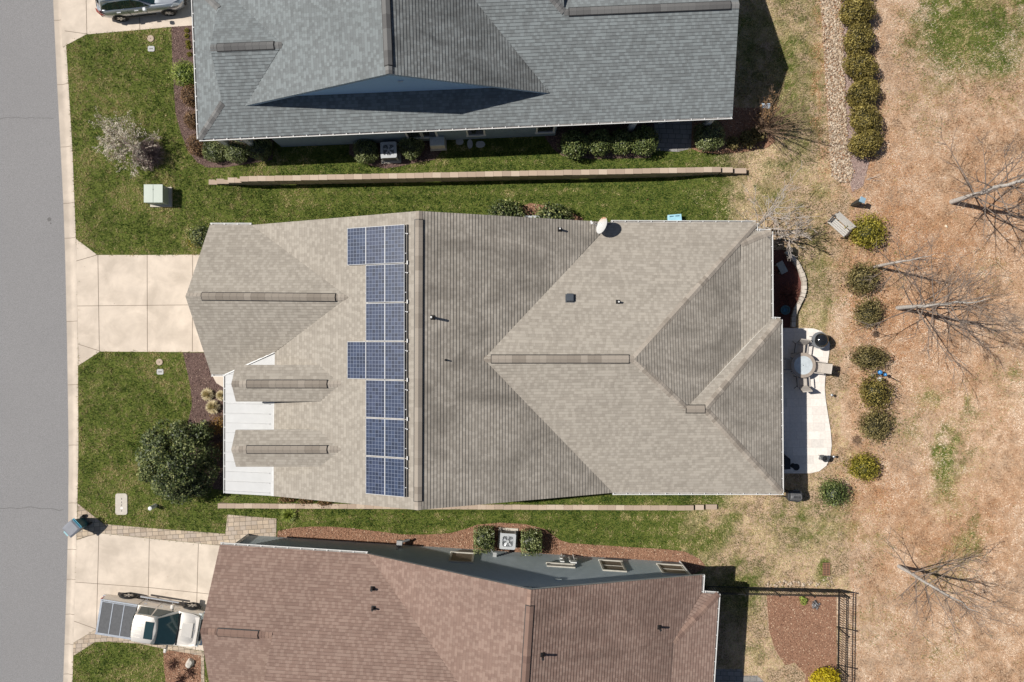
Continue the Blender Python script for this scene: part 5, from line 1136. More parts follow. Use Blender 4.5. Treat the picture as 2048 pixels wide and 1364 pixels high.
# ---------------------------------------------------------------- small ground items
m_lid = mat('concrete lid', (.5, .46, .4), .9, var=.1, scale=8); m_lidp = mat('pink tan lid', (.42, .33, .26), .9, var=.1); m_lidg = mat('grey meter lid', (.42, .42, .42), .8)
def vault():
    p = PG(243.5, 1008); t = thing('utility_vault', 'rounded concrete vault lid with four slots in the lower front lawn', 'utility cover', p)
    mb = MB(); w, l, r = .31, .55, .12; ring = []
    for cx, cy, a0 in ((w - r, l - r, 0), (-w + r, l - r, 90), (-w + r, -l + r, 180), (w - r, -l + r, 270)):
        for k in range(5): a = R(a0 + k * 22.5); ring.append(Vector((cx + r * math.cos(a), cy + r * math.sin(a), -.05)))
    mb.prism(ring, (0, 0, .1)); mb.build('lid', m_lid, t, local=True, bevel=.015)
    mb = MB()
    for y in (.28, .1, -.05, -.34): mb.box((.02, y, .052), (.025, .09, .006))
    mb.build('slot', m_black, t, local=True)
    mb = MB(); mb.box((.02, -.2, .052), (.14, .09, .004)); mb.build('label_plate', mat('pale plate', (.7, .68, .66), .7), t, local=True)
    EXCL.append([(p.x - w, p.y - l), (p.x + w, p.y - l), (p.x + w, p.y + l), (p.x - w, p.y + l)])
vault()
def lids(px, py, la, px2, py2, lb):
    p = PG(px, py); t = thing('round_cover', la, 'utility cover', p, 0, 'round lawn covers'); mb = MB(); mb.lathe((0, 0, 0), [(.17, -.04), (.17, .045), (.15, .055), (.0001, .055)], 20); mb.build('lid', m_lidp, t, local=True); mb = MB(); mb.lathe((0, 0, .056), [(.028, 0), (.0001, .003)], 10); mb.build('key_hole', m_black, t, local=True)
    EXCL.append([(p.x + .18 * math.cos(a * .785), p.y + .18 * math.sin(a * .785)) for a in range(8)])
    p = PG(px2, py2); t = thing('meter_cover', lb, 'utility cover', p, 0, 'square lawn meter covers'); mb = MB(); mb.prism([Vector((x, y, -.04)) for x, y in ((-.17, -.1), (-.12, -.14), (.12, -.14), (.17, -.1), (.17, .1), (.12, .14), (-.12, .14), (-.17, .1))], (0, 0, .085)); mb.build('lid', m_lidg, t, local=True); mb = MB()
    for i in range(3): mb.box((-.06 + .06 * i, 0, .047), (.035, .06, .006))
    mb.build('slot', m_black, t, local=True); EXCL.append([(p.x - .16, p.y - .13), (p.x + .16, p.y - .13), (p.x + .16, p.y + .13), (p.x - .16, p.y + .13)])
lids(302, 77.5, 'round tan cover in the upper lawn near the silver car', 303, 98, 'pale square meter cover in the upper lawn near the silver car')
lids(319.5, 724, 'round tan cover in the lawn below the empty driveway', 321, 743.5, 'grey square meter cover in the lawn below the empty driveway')
p = PG(312, 1010.5); t = thing('marker_post', 'short white round post in the grass beside the vault lid', 'post', p); mb = MB(); mb.tube((0, 0, -.05), (-.06, -.05, .5), .095, n=18); mb.build('pipe', mat('white pvc', (.58, .6, .6), .5), t, local=True, smooth=True)
mb = MB(); mb.lathe((-.06, -.05, .5), [(.1, -.02), (.1, .02), (.07, .035), (.0001, .035)], 18); mb.build('cap', mat('white cap', (.62, .63, .63), .45), t, local=True, smooth=True)
def box_transformer():
    p = P(306.5, 387, .78); z = g(p.x, p.y); t = thing('transformer_box', 'sage green pad mounted transformer box on the upper front lawn', 'transformer', (p.x, p.y, z)); mg = mat('sage green paint', (.37, .42, .37), .5, var=.04, scale=2)
    mb = MB(); mb.box((.06, -.04, .04), (1.1, 1.02, .12)); mb.build('pad', m_lid, t, local=True)
    mb = MB(); mb.box((0, 0, .42), (.92, .88, .66)); mb.build('cabinet', mg, t, local=True, bevel=.015)
    mb = MB(); mb.box((-.235, 0, .775), (.47, .92, .05)); mb.build('lid', mg, t, local=True, bevel=.01); mb = MB(); mb.box((.245, 0, .775), (.475, .92, .05)); mb.build('lid', mg, t, local=True, bevel=.01)
    mb = MB(); mb.box((0, .2, .803), (.03, .06, .01)); mb.build('latch', m_black, t, local=True); mb = MB(); mb.box((.475, .33, .55), (.008, .12, .1)); mb.build('warning_label', mat('label white', (.7, .7, .68), .6), t, local=True)
    EXCL.append([(p.x - .45, p.y - .5), (p.x + .6, p.y - .5), (p.x + .6, p.y + .45), (p.x - .45, p.y + .45)])
box_transformer()
m_ac = mat('ac grey paint', (.42, .44, .46), .45, var=.04); m_acd = mat('ac grille', (.09, .1, .11), .5); m_blade = mat('ac fan blade', (.55, .57, .6), .35, .3)
def ac(px, py, label, rz, h=.8, w=.8):
    p = P(px, py, h); z = g(p.x, p.y); p = P(px, py, h + z); t = thing('air_conditioner', label, 'air conditioner', (p.x, p.y, z), rz, 'outdoor air conditioners')
    mb = MB(); mb.box((0, 0, .04), (w + .2, w + .2, .12)); mb.build('pad', m_lid, t, local=True)
    mb = MB(); mb.box((0, 0, h / 2), (w - .04, w - .04, h - .14)); mb.build('coil_case', m_acd, t, local=True)
    mb = MB(); r = .09; w2 = w / 2; o = []
    for cx, cy, a0 in ((w2 - r, w2 - r, 0), (-w2 + r, w2 - r, 90), (-w2 + r, -w2 + r, 180), (w2 - r, -w2 + r, 270)):
        for k in range(5): a = R(a0 + k * 22.5); o.append((cx + r * math.cos(a), cy + r * math.sin(a)))
    n = len(o); ri = .33; inn = [(ri * math.cos(math.atan2(y, x)), ri * math.sin(math.atan2(y, x))) for x, y in o]
    pts = [Vector((x, y, h)) for x, y in o] + [Vector((x, y, h)) for x, y in inn] + [Vector((x, y, h - .09)) for x, y in o] + [Vector((x, y, h - .06)) for x, y in inn]
    mb.add(pts, [[i, (i + 1) % n, n + (i + 1) % n, n + i] for i in range(n)] + [[i, 2 * n + i, 2 * n + (i + 1) % n, (i + 1) % n] for i in range(n)] + [[n + i, n + (i + 1) % n, 3 * n + (i + 1) % n, 3 * n + i] for i in range(n)])
    for sx in (-1, 1):
        for sy in (-1, 1): mb.box((sx * (w2 - .04), sy * (w2 - .04), h / 2), (.08, .08, h - .12))
    mb.build('top_cover', m_ac, t, local=True)
    mb = MB(); mb.lathe((0, 0, h - .1), [(.33, 0), (.0001, 0)], 28); mb.build('fan_well', m_dark, t, local=True)
    for k in range(5):
        a = k * 2 * math.pi / 5 + .3; mb = MB(); e = .42
        mb.add([Vector((.05 * math.cos(a - .3), .05 * math.sin(a - .3), h - .09)), Vector((.29 * math.cos(a - e), .29 * math.sin(a - e), h - .085)), Vector((.3 * math.cos(a), .3 * math.sin(a), h - .065)), Vector((.27 * math.cos(a + e * .6), .27 * math.sin(a + e * .6), h - .045)), Vector((.05 * math.cos(a + .3), .05 * math.sin(a + .3), h - .05))], [[0, 1, 2, 3, 4]])
        mb.build('fan_blade', m_blade, t, local=True)
    mb = MB(); mb.lathe((0, 0, h - .03), [(.075, 0), (.07, .03), (.0001, .03)], 16); mb.build('fan_hub', m_ac, t, local=True)
    mb = MB()
    for k in range(8): a = k * math.pi / 4; mb.tube((.06 * math.cos(a), .06 * math.sin(a), h + .004), (.335 * math.cos(a), .335 * math.sin(a), h + .004), .005, n=5)
    for r_ in (.15, .22, .29):
        for k in range(24): a = k * math.pi / 12; b = a + math.pi / 12; mb.tube((r_ * math.cos(a), r_ * math.sin(a), h + .006), (r_ * math.cos(b), r_ * math.sin(b), h + .006), .003, n=4)
    mb.build('grille', m_ac, t, local=True)
    return t
ac(777, 299.5, 'shaded air conditioner between two clipped shrubs by the grey house', R(2.4)); ac(1015.5, 1083, 'sunlit grey air conditioner between square shrubs by the slate wall', R(-3.6)); ac(1064, 447, 'partly hidden white unit between dark shrubs above the tan roof', 0)
def gen_box(px, py):
    z = .7; p = P(px, py, z + .6); t = thing('utility_cabinet', 'pale beige utility cabinet in the shade right of the air conditioner', 'cabinet', (p.x, p.y, .6), R(2.4)); m = mat('beige cabinet', (.6, .55, .48), .55)
    mb = MB(); mb.box((0, 0, .34), (.74, .46, .6)); mb.build('case', m, t, local=True, bevel=.02); mb = MB(); mb.box((0, 0, .67), (.72, .44, .06)); mb.build('lid', mat('grey lid', (.5, .53, .54), .5), t, local=True, bevel=.015); mb = MB(); mb.box((0, -.02, .02), (.82, .56, .08)); mb.build('pad', m_lid, t, local=True)
gen_box(874, 282)
for x, y, s, w, lab in ((919, 283, .2, .2, 'round grey stepping stone in the shade right of the cabinet'), (940, 288.5, .15, .24, 'rectangular grey stepping stone in the middle of the three'), (961, 289, .24, .19, 'pale grey stepping stone farthest right of the cabinet')):
    mb = MB(); q = random.Random(int(x)); mb.prism([Vector((s * math.cos(a * .628) * q.uniform(.9, 1.08), w * math.sin(a * .628) * q.uniform(.9, 1.08), 0)) for a in range(10)], (0, 0, .06)); o = mb.build('stepping_stone', m_lidg, None, loc=PG(x, y, -.01)); tag(o, lab, 'stepping stone', 'stepping stones by the grey house')
p = P(1350, 440, .42); t = thing('storage_tote', 'light blue plastic tote in the grass above the tan roof eave', 'storage tote', (p.x, p.y, 0), R(5)); mbl = mat('light blue plastic', (.33, .6, .72), .4)
mb = MB(); mb.box((0, 0, .19), (.6, .5, .38), taper=1.1); mb.build('bin', mbl, t, local=True); mb = MB(); mb.box((0, 0, .395), (.7, .58, .04)); mb.build('lid', mbl, t, local=True, bevel=.012); mb = MB(); mb.box((-.16, .2, .418), (.2, .04, .02)); mb.box((.14, .2, .418), (.2, .04, .02)); mb.build('handle', mat('dark blue plastic', (.05, .12, .18), .4), t, local=True)
# ---------------------------------------------------------------- wheeled bin
def bin_():
    p = PG(167, 1046.5); t = thing('wheeled_bin', 'dark teal wheeled rubbish bin with grey lid at the kerb', 'rubbish bin', (p.x, p.y, .0), R(43)); mt = mat('teal plastic', (.03, .115, .15), .4, var=.1); ml = mat('grey lid plastic', (.2, .21, .24), .38, var=.12, scale=5)
    mb = MB(); rings = []
    for z, wx, wy in ((.02, .22, .22), (.5, .27, .26), (.98, .32, .30)): rings.append([Vector((sx * wx, sy * wy, z)) for sx, sy in ((-1, -1), (1, -1), (1, 1), (-1, 1))])
    mb.loft(rings); mb.build('body', mt, t, local=True, bevel=.03)
    mb = MB(); mb.loft([[Vector((sx * a - .02, sy * b, z)) for sx, sy in ((-1, -1), (-.4, -1.06), (.4, -1.06), (1, -1), (1, 1), (.4, 1.06), (-.4, 1.06), (-1, 1))] for z, a, b in ((.98, .345, .32), (1.02, .35, .325), (1.07, .26, .24))]); mb.build('lid', ml, t, local=True, bevel=.015)
    mb = MB(); mb.box((-.40, 0, 1.0), (.07, .3, .035)); mb.build('lid_grip', mat('pale teal plastic', (.25, .45, .5), .4), t, local=True)
    mb = MB(); mb.tube((.40, -.29, 1.0), (.40, .29, 1.0), .022, n=10); mb.tube((.33, -.29, .96), (.41, -.29, 1.0), .02); mb.tube((.33, .29, .96), (.41, .29, 1.0), .02); mb.tube((.345, -.3, 1.035), (.345, .3, 1.035), .012); mb.build('handle', mat('bright teal plastic', (.12, .42, .6), .4), t, local=True)
    for s in (-1, 1):
        mb = MB(); mb.tube((.27, s * .24, .13), (.27, s * .30, .13), .13, n=20); mb.build('wheel', m_black, t, local=True)
bin_()
# ---------------------------------------------------------------- patio
m_wick = mat('tan sling fabric', (.45, .41, .37), .8, var=.08, scale=40); m_wickd = mat('dark bronze metal', (.05, .042, .036), .5)
PZ = .09
def table():
    p = P(1606.5, 730.5, .8); t = thing('patio_table', 'round glass topped patio table half in shade', 'table', (p.x, p.y, PZ))
    mb = MB(); mb.lathe((0, 0, .69), [(.47, 0), (.625, 0), (.635, .02), (.625, .04), (.47, .04), (.465, .02), (.47, 0)], 48); mb.build('rim', mat('taupe table rim', (.34, .29, .245), .5), t, local=True, smooth=True)
    mb = MB(); mb.lathe((0, 0, .712), [(.48, 0), (.48, .012), (.0001, .012)], 48); mb.build('glass_top', mat('frosted glass', (.50, .55, .58), .25, spec=.6), t, local=True)
    mb = MB(); mb.lathe((0, 0, .726), [(.022, 0), (.0001, .004)], 10); mb.build('parasol_hole', m_black, t, local=True)
    for k in range(4): a = k * math.pi / 2 + .78; mb = MB(); mb.tube((.5 * math.cos(a), .5 * math.sin(a), 0), (.36 * math.cos(a), .36 * math.sin(a), .7), .022); mb.build('leg', m_wickd, t, local=True)
table()
def chair():
    t = thing('patio_chair', 'x', 'chair', (0, 0, PZ), 0, 'patio chairs round the glass table')    # faces +x
    mb = MB(); mb.loft([[Vector((x, s * w, z)) for s in (-1, 1) for x, w, z in (((.25, .25, .43),) if s < 0 else ((.25, .25, .43),))] for _ in (0,)] ) if False else None
    def sling(path, w, th=.014):
        k = MB(); k.loft([[Vector((x, -w, z)), Vector((x, w, z)), Vector((x - .004, w, z - th)), Vector((x - .004, -w, z - th))] for x, z in path]); return k
    sling([(.27, .42), (.2, .44), (0, .41), (-.2, .39)], .245).build('seat', m_wick, t, local=True); sling([(-.2, .40), (-.27, .6), (-.34, .82), (-.42, 1.02), (-.47, 1.05)], .245).build('backrest', m_wick, t, local=True)
    mb = MB()
    for s in (-1, 1):
        y = s * .265; seq = [(.27, .42), (-.2, .39), (-.34, .82), (-.45, 1.04)]
        for (a, b), (c, d) in zip(seq[:-1], seq[1:]): mb.tube((a, y, b), (c, y, d), .016)
        mb.tube((.27, y, .42), (.3, y, .0), .016); mb.tube((-.2, y, .39), (-.34, y, 0), .016)
    mb.build('frame', m_wickd, t, local=True)
    for s in (-1, 1):
        mb = MB(); y = s * .29; mb.tube((.28, y, .42), (.24, y, .64), .014); mb.box((-.02, y, .65), (.5, .05, .025)); mb.build('armrest', m_wick, t, local=True)
    return t
c0 = chair(); first = True
for px, py, rz, lab in ((1638, 735, 172, 'sunlit patio chair on the right side of the round table'), (1603, 697, 262, 'patio chair above the round table beside the kettle grill'), (1607, 764, 95, 'patio chair on the lower side of the round table'), (1581, 729, -2, 'shaded patio chair between the table and the house')):
    p = P(px, py, .6 + PZ); o = c0 if first else dup(c0, (0, 0, 0)); first = False; o.location = (p.x, p.y, PZ); o.rotation_euler = (0, 0, R(rz)); o['label'] = lab
def grill():
    p = P(1644, 680.5, 1.0); t = thing('kettle_grill', 'black domed kettle grill on a grey cart at the patio corner', 'grill', (p.x, p.y, PZ)); me_ = mat('black enamel', (.012, .013, .015), .12, spec=.7, coat=.6)
    mb = MB(); mb.lathe((0, 0, .82), [(.34, 0), (.35, .02), (.335, .08), (.29, .16), (.2, .225), (.1, .255), (.0001, .262)], 40); mb.build('lid', me_, t, local=True, smooth=True)
    mb = MB(); mb.lathe((0, 0, .5), [(.08, 0), (.2, .06), (.3, .18), (.34, .32)], 40); mb.build('bowl', me_, t, local=True, smooth=True)
    mb = MB(); mb.lathe((-.06, .0, .78), [(.36, 0), (.42, 0), (.42, .03), (.36, .03)], 36); mb.box((-.38, -.22, .78), (.2, .04, .03)); mb.box((-.38, .18, .78), (.22, .05, .03)); mb.build('work_ring', m_galv, t, local=True)
    mb = MB(); mb.tube((-.12, -.06, 1.09), (.12, .04, 1.09), .018); mb.build('lid_handle', m_black, t, local=True)
    for k in range(3): a = k * 2.094 + .4; mb = MB(); mb.tube((.34 * math.cos(a), .34 * math.sin(a), 0), (.24 * math.cos(a), .24 * math.sin(a), .62), .018); mb.build('leg', m_galv, t, local=True)
grill()
p = P(1651, 917.5, .62); t = thing('planter', 'round dark planter on a stand at the lower patio corner', 'planter', (p.x, p.y, PZ)); mb = MB(); mb.lathe((0, 0, 0), [(.11, 0), (.13, .05), (.1, .3), (.17, .5), (.175, .56), (.15, .56), (.15, .5), (.0001, .48)], 28); mb.build('pot', mat('charcoal pot', (.05, .055, .06), .5), t, local=True, smooth=True); mb = MB(); mb.lathe((0, 0, .49), [(.148, 0), (.0001, .02)], 20); mb.build('soil', m_black, t, local=True)
p = P(1640.5, 914.5, .25); t = thing('plant_stand', 'small round wire plant stand beside the dark planter', 'plant stand', (p.x, p.y, PZ)); mb = MB()
for r_ in (.05, .1, .135):
    for k in range(20): a = k * math.pi / 10; b = a + math.pi / 10; mb.tube((r_ * math.cos(a), r_ * math.sin(a), .25), (r_ * math.cos(b), r_ * math.sin(b), .25), .007, n=5)
for k in range(6): a = k * math.pi / 3; mb.tube((0, 0, .25), (.135 * math.cos(a), .135 * math.sin(a), .25), .006, n=5)
mb.build('wire_top', m_galv, t, local=True)
for k in range(3): a = k * 2.1; mb = MB(); mb.tube((.1 * math.cos(a), .1 * math.sin(a), 0), (.12 * math.cos(a), .12 * math.sin(a), .25), .008); mb.build('leg', m_galv, t, local=True)
def path_light(px, py, lab):
    t = thing('path_light', lab, 'garden light', PG(px, py), 0, 'garden path lights'); mb = MB(); mb.tube((0, 0, -.05), (0, 0, .42), .014); mb.build('stake', m_galv, t, local=True); mb = MB(); mb.lathe((0, 0, .42), [(.03, -.06), (.055, 0), (.075, .02), (.03, .06), (.0001, .065)], 16); mb.build('lamp_head', m_galv, t, local=True, smooth=True)
path_light(1657, 789, 'small grey path light on the grass halfway down the patio edge'); path_light(1661, 911, 'small grey path light at the lower patio corner beside the planter')
t = thing('covered_furniture', 'black covered furniture in deep shade at the lower patio end', 'covered furniture', P(1566, 926, .8) + Vector((0, 0, PZ - .8))); mb = MB(); mb.loft([[Vector((x * s, y * s2, z)) for x, y in ((-.45, .3), (.15, .42), (.42, .2), (.42, -.35), (-.45, -.4))] for z, s, s2 in ((0, 1.05, 1.05), (.5, 1, 1), (.72, .9, .88))]); mb.build('fabric_cover', mat('black cover', (.016, .017, .02), .7, var=.3, bmp=.5, bscale=9), t, local=True, smooth=True)
p = P(1592, 934, .5); t = thing('side_table', 'round black side table in shade beside the covered furniture', 'table', (p.x, p.y, PZ)); mb = MB(); mb.lathe((0, 0, .42), [(.17, 0), (.175, .02), (.17, .03), (.0001, .03)], 26); mb.build('top', m_black, t, local=True); mb = MB(); mb.lathe((0, 0, 0), [(.13, 0), (.03, .04), (.03, .42)], 18); mb.build('pedestal', m_black, t, local=True)
def gas_grill():
    p = P(1590, 992, .85); t = thing('gas_grill', 'black covered grill on the grass at the tan roof corner', 'grill', (p.x, p.y, 0), R(-4)); mc = mat('charcoal metal', (.035, .037, .04), .45, var=.3, scale=9); ml = mat('worn grey lid', (.13, .13, .135), .5, var=.4, scale=14)
    mb = MB(); mb.loft([[Vector((x * s, y * s, z)) for x, y in ((-.37, .22), (.3, .27), (.37, .1), (.37, -.2), (.2, -.3), (-.3, -.28), (-.37, -.15))] for z, s in ((.45, .9), (.8, 1), (.9, .97))]); mb.build('firebox', mc, t, local=True, bevel=.02)
    mb = MB(); mb.loft([[Vector((x, y, z)) for x, y, z in ((-.25 + i * 0 + dx, .15, .9), (-.25 + dx, .05, 1.02), (-.25 + dx, -.1, 1.04), (-.25 + dx, -.22, .9))] for i, dx in enumerate((0, .55))]); mb.build('lid', ml, t, local=True, bevel=.02)
    mb = MB()
    for i in range(6): mb.box((-.12 + .065 * i, -.03, 1.045), (.03, .12, .01))
    mb.build('vent_slot', m_black, t, local=True); mb = MB(); mb.tube((-.35, .2, .6), (-.62, .38, .05), .018); mb.tube((-.35, -.1, .6), (-.66, -.22, .05), .018); mb.build('prop_leg', m_black, t, local=True)
    for sx in (-.28, .28):
        for sy in (-.18, .18): mb = MB(); mb.box((sx, sy, .23), (.04, .04, .46)); mb.build('leg', m_black, t, local=True)
    mb = MB(); mb.tube((-.1, .28, .82), (.2, .3, .82), .014); mb.build('handle', m_galv, t, local=True)
gas_grill()
# ---------------------------------------------------------------- rear bed and lawn ornaments
t = thing('stone_bench', 'weathered grey green garden bench slanting in the shaded rear bed', 'bench', P(1564, 535, .4) - Vector((0, 0, .4)), R(-62)); m_ws = mat('weathered grey wood', (.32, .33, .31), .85, var=.25, scale=14)
mb = MB(); mb.box((0, 0, .4), (.62, .36, .05)); mb.build('seat', m_ws, t, local=True, bevel=.01)
for s in (-.22, .22): mb = MB(); mb.box((s, 0, .19), (.07, .3, .38)); mb.build('leg', m_ws, t, local=True)
p = P(1570.5, 620, .4); t = thing('plant_pot', 'large round teal pot near the end of the curved edging', 'plant pot', (p.x, p.y, .02)); mp_ = mat('teal glaze', (.06, .13, .15), .35)
mb = MB(); mb.lathe((0, 0, 0), [(.15, 0), (.2, .2), (.235, .38), (.24, .42), (.205, .42), (.2, .33), (.0001, .3)], 30); mb.build('pot', mp_, t, local=True, smooth=True); mb = MB(); mb.lathe((0, 0, .3), [(.09, 0), (.1, .05), (.07, .07), (.06, .03), (.0001, .03)], 20); mb.build('inner_bowl', mat('blue glaze', (.05, .16, .25), .3), t, local=True)
def bench():
    c = P(1679, 450.5, .42); t = thing('garden_bench', 'weathered wooden garden bench with dark iron arms turned to the field', 'bench', (c.x, c.y, 0), R(-41.8)); mw = mat('silvered wood', (.48, .46, .43), .85, var=.22, scale=16); mi = mat('dark iron', (.06, .048, .04), .6)
    mb = MB()
    for i in range(4): mb.box((0, -.25 + .105 * i, .42), (1.16, .085, .03))
    mb.build('seat', mw, t, local=True)
    mb = MB(); nrm = Matrix.Rotation(R(-68), 4, 'X')
    for i in range(3): mb.box(None, (1.16, .13, .028), M=Matrix.Translation(Vector((0, .19 + .052 * i, .52 + .14 * i))) @ Matrix.Rotation(R(66), 4, 'X'))
    mb.build('backrest', mw, t, local=True)
    for s in (-1, 1):
        mb = MB(); x = s * .56; P_ = [(-.3, 0), (-.26, .4), (-.24, .62), (.12, .64), (.2, .42), (.3, .85)]
        for (a, b), (c_, d) in zip(P_[:-1], P_[1:]): mb.tube((x, a, b), (x, c_, d), .024)
        mb.tube((x, .2, .42), (x, .3, 0), .026); mb.tube((x, -.26, .4), (x, .2, .42), .022); mb.box((x, -.06, .63), (.07, .42, .035)); mb.build('iron_end', mi, t, local=True)
bench()
p = PG(1704.5, 410.5); t = thing('bird_box_post', 'dark post with a pale blue slanted cap at the edge of the field', 'post', p, R(-20)); mb = MB(); mb.loft([[Vector((x * s + dx, y * s + dy, z)) for x, y in ((-.1, -.1), (.1, -.1), (.1, .1), (-.1, .1))] for z, s, dx, dy in ((-.02, .75, 0, 0), (.55, 1, .02, .06), (.78, 1.05, .03, .09))]); mb.build('body', mat('dark slate', (.03, .036, .036), .5), t, local=True)
mb = MB(); mb.box(None, (.3, .27, .04), M=Matrix.Translation(Vector((.05, .12, .93))) @ Matrix.Rotation(R(12), 4, 'Y')); mb.build('cap', mat('pale blue paint', (.28, .42, .52), .5), t, local=True); mb = MB(); mb.box((.03, .1, .85), (.16, .16, .14)); mb.build('neck', m_black, t, local=True)
def ornament():
    t = thing('ball_ornament', 'garden ornament of blue and grey balls on a dark stake', 'ornament', PG(1743, 748)); mb_ = mat('blue glass ball', (.05, .22, .5), .15, spec=.8); mg_ = mat('grey glass ball', (.5, .48, .45), .15, spec=.8)
    def ball(x, y, z, r, m): k = MB(); k.lathe((x, y, z - r), [(.0001, 0)] + [(r * math.sin(a * .3142), r - r * math.cos(a * .3142)) for a in range(1, 10)] + [(.0001, 2 * r)], 18); return k.build('ball', m, t, local=True, smooth=True)
    ball(.07, .12, .75, .12, mb_); ball(.12, -.22, .62, .12, mg_); ball(.36, .0, .7, .09, mb_); ball(-.1, -.04, .3, .09, mat('cream ball', (.6, .55, .42), .4))
    mb = MB(); mb.tube((0, 0, -.05), (0, 0, .85), .014); mb.tube((0, 0, .6), (.36, .0, .62), .01); mb.tube((0, 0, .55), (.12, -.22, .52), .01); mb.tube((0, 0, .6), (.07, .12, .64), .01); mb.tube((0, 0, .5), (-.1, -.04, .3), .01); mb.build('stake', m_black, t, local=True)
    mb = MB(); mb.tube((.3, .02, .7), (1.0, -.32, .62), .022); mb.tube((-.3, .12, .66), (.3, .02, .7), .016); mb.build('wind_arm', mat('dark rusty rod', (.05, .035, .03), .6), t, local=True)
ornament()
t = thing('bird_feeder', 'pale blue roofed bird feeder among the brown stalks', 'bird feeder', PG(1513, 229)); mb = MB(); mb.tube((0, 0, -.05), (0, 0, 1.25), .02); mb.build('pole', m_black, t, local=True); mb = MB(); mb.prism([Vector((-.2, -.13, 1.4)), Vector((-.2, .13, 1.4)), Vector((-.2, 0, 1.52))], (.4, 0, 0)); mb.build('roof', mat('sky blue roof', (.5, .62, .75), .4), t, local=True); mb = MB(); mb.box((0, 0, 1.32), (.26, .16, .16)); mb.build('hopper', mat('dark wood', (.06, .05, .045), .7), t, local=True)
def rock(px, py, sx, sy, h, lab, col, seed, grp=None):
    q = random.Random(seed); bm = bmesh.new(); bmesh.ops.create_icosphere(bm, subdivisions=3, radius=1)
    dirs = [Vector((q.gauss(0, 1), q.gauss(0, 1), q.gauss(0, 1))).normalized() for _ in range(16)]; lim = [q.uniform(.72, .96) for _ in dirs]
    for v in bm.verts:
        for d, l in zip(dirs, lim):
            k = v.co.dot(d)
            if k > l: v.co -= d * (k - l)
        v.co = Vector((v.co.x * sx, v.co.y * sy, max(-.1, v.co.z) * h))
    me = bpy.data.meshes.new('boulder'); bm.to_mesh(me); bm.free(); me.materials.append(mat('boulder stone %d' % seed, col, .9, var=.2, scale=6, bmp=.6, bscale=18)); o = link('boulder', me, None, PG(px, py), q.uniform(0, 3)); return tag(o, lab, 'rock', grp)
rock(381, 1325, .28, .24, .3, 'pale angular boulder in the bed below the parked pickup', (.5, .46, .41), 1); rock(1892, 453, .1, .07, .08, 'small cream stone lying below the thick tree trunk', (.66, .58, .45), 2)
t = thing('fallen_branch', 'short grey fallen branch at the end of the purple mulch strip', 'branch', PG(1745, 360)); mb = MB()
for a, b, r_ in (((-.32, .03, .03), (.02, .12, .12), .018), ((.02, .12, .12), (.3, .28, .2), .012), ((-.32, .03, .03), (.15, -.04, .03), .016), ((.15, -.04, .03), (.75, -.06, .03), .011), ((.1, .14, .13), (.28, .1, .14), .008)): mb.tube(a, b, r_, r_ * .7, n=6)
mb.build('wood', m_bark_w, t, local=True)
t = thing('drain_grate', 'rusty slotted drain grate in the lower back lawn', 'drain', PG(1652, 1138)); mr = mat('rusty iron', (.25, .13, .075), .85, var=.3, scale=20); mb = MB()
for i in range(8): mb.box((0, -.3 + .085 * i, .05), (.36, .035, .03))
for x in (-.17, 0, .17): mb.box((x, 0, .045), (.03, .66, .03))
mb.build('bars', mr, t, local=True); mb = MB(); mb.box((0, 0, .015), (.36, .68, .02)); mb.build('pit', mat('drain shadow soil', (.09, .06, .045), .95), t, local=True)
p = t.location; EXCL.append([(p.x - .19, p.y - .35), (p.x + .19, p.y - .35), (p.x + .19, p.y + .35), (p.x - .19, p.y + .35)])
# ---------------------------------------------------------------- black metal fence
def fence():
    A, B, C = PG(1408, 1171.5), PG(1676, 1178), PG(1672, 1480); m = mat('black fence paint', (.014, .014, .015), .5); hF = 1.2
    t = thing('metal_fence', 'black metal picket fence round the brown house back yard', 'fence', B)
    for p0, p1, seg in ((A, B, 4), (B, C, 4)):
        d = (p1 - p0); L_ = d.length; d.normalize()
        for k in range(seg):
            mb = MB(); s0, s1 = L_ * k / seg, L_ * (k + 1) / seg; a, b = p0 + d * s0, p0 + d * s1; n = int((s1 - s0) / .115)
            for i in range(1, n): c = a.lerp(b, i / n); mb.box(c + Vector((0, 0, .61)), (.02, .02, 1.14), math.atan2(d.y, d.x))
            for z in (.1, 1.0, 1.17): mb.box((a + b) / 2 + Vector((0, 0, z)), (s1 - s0, .035, .035), math.atan2(d.y, d.x))
            mb.build('picket_panel', m, t)
        for k in range(seg + (1 if p1 is C else 0)):
            mb = MB(); c = p0 + d * (L_ * k / seg); mb.box(c + Vector((0, 0, .64)), (.06, .06, 1.3), math.atan2(d.y, d.x)); mb.box(c + Vector((0, 0, 1.3)), (.075, .075, .03), math.atan2(d.y, d.x)); mb.build('post', m, t)
fence()
# ---------------------------------------------------------------- vehicles (x forward, y left, z up)
m_tyre = mat('tyre rubber', (.016, .016, .017), .85, var=.2); m_rim = mat('alloy rim', (.55, .54, .52), .3, .7); m_chrome = mat('bright metal', (.75, .76, .78), .22, .9, var=.03)
m_paint = mat('champagne silver paint', (.70, .66, .61), .42, .55, var=.015, coat=.7); m_paint2 = mat('silver blue paint', (.46, .49, .53), .28, .55, var=.015, coat=.8)
m_cglass = mat('tinted car glass', (.018, .042, .047), .05, var=.05, spec=.8, coat=.3); m_trim = mat('black trim', (.02, .02, .021), .5); m_red = mat('tail light red', (.42, .02, .02), .25, coat=.6); m_lamp = mat('headlight lens', (.6, .62, .62), .12, spec=.8)
m_cover = mat('charcoal vinyl', (.085, .088, .095), .7, var=.15, scale=9, bmp=.3, bscale=120)
def ring(x, prof): return [Vector((x, y, z)) for y, z in prof] + [Vector((x, -y, z)) for y, z in prof[::-1]]
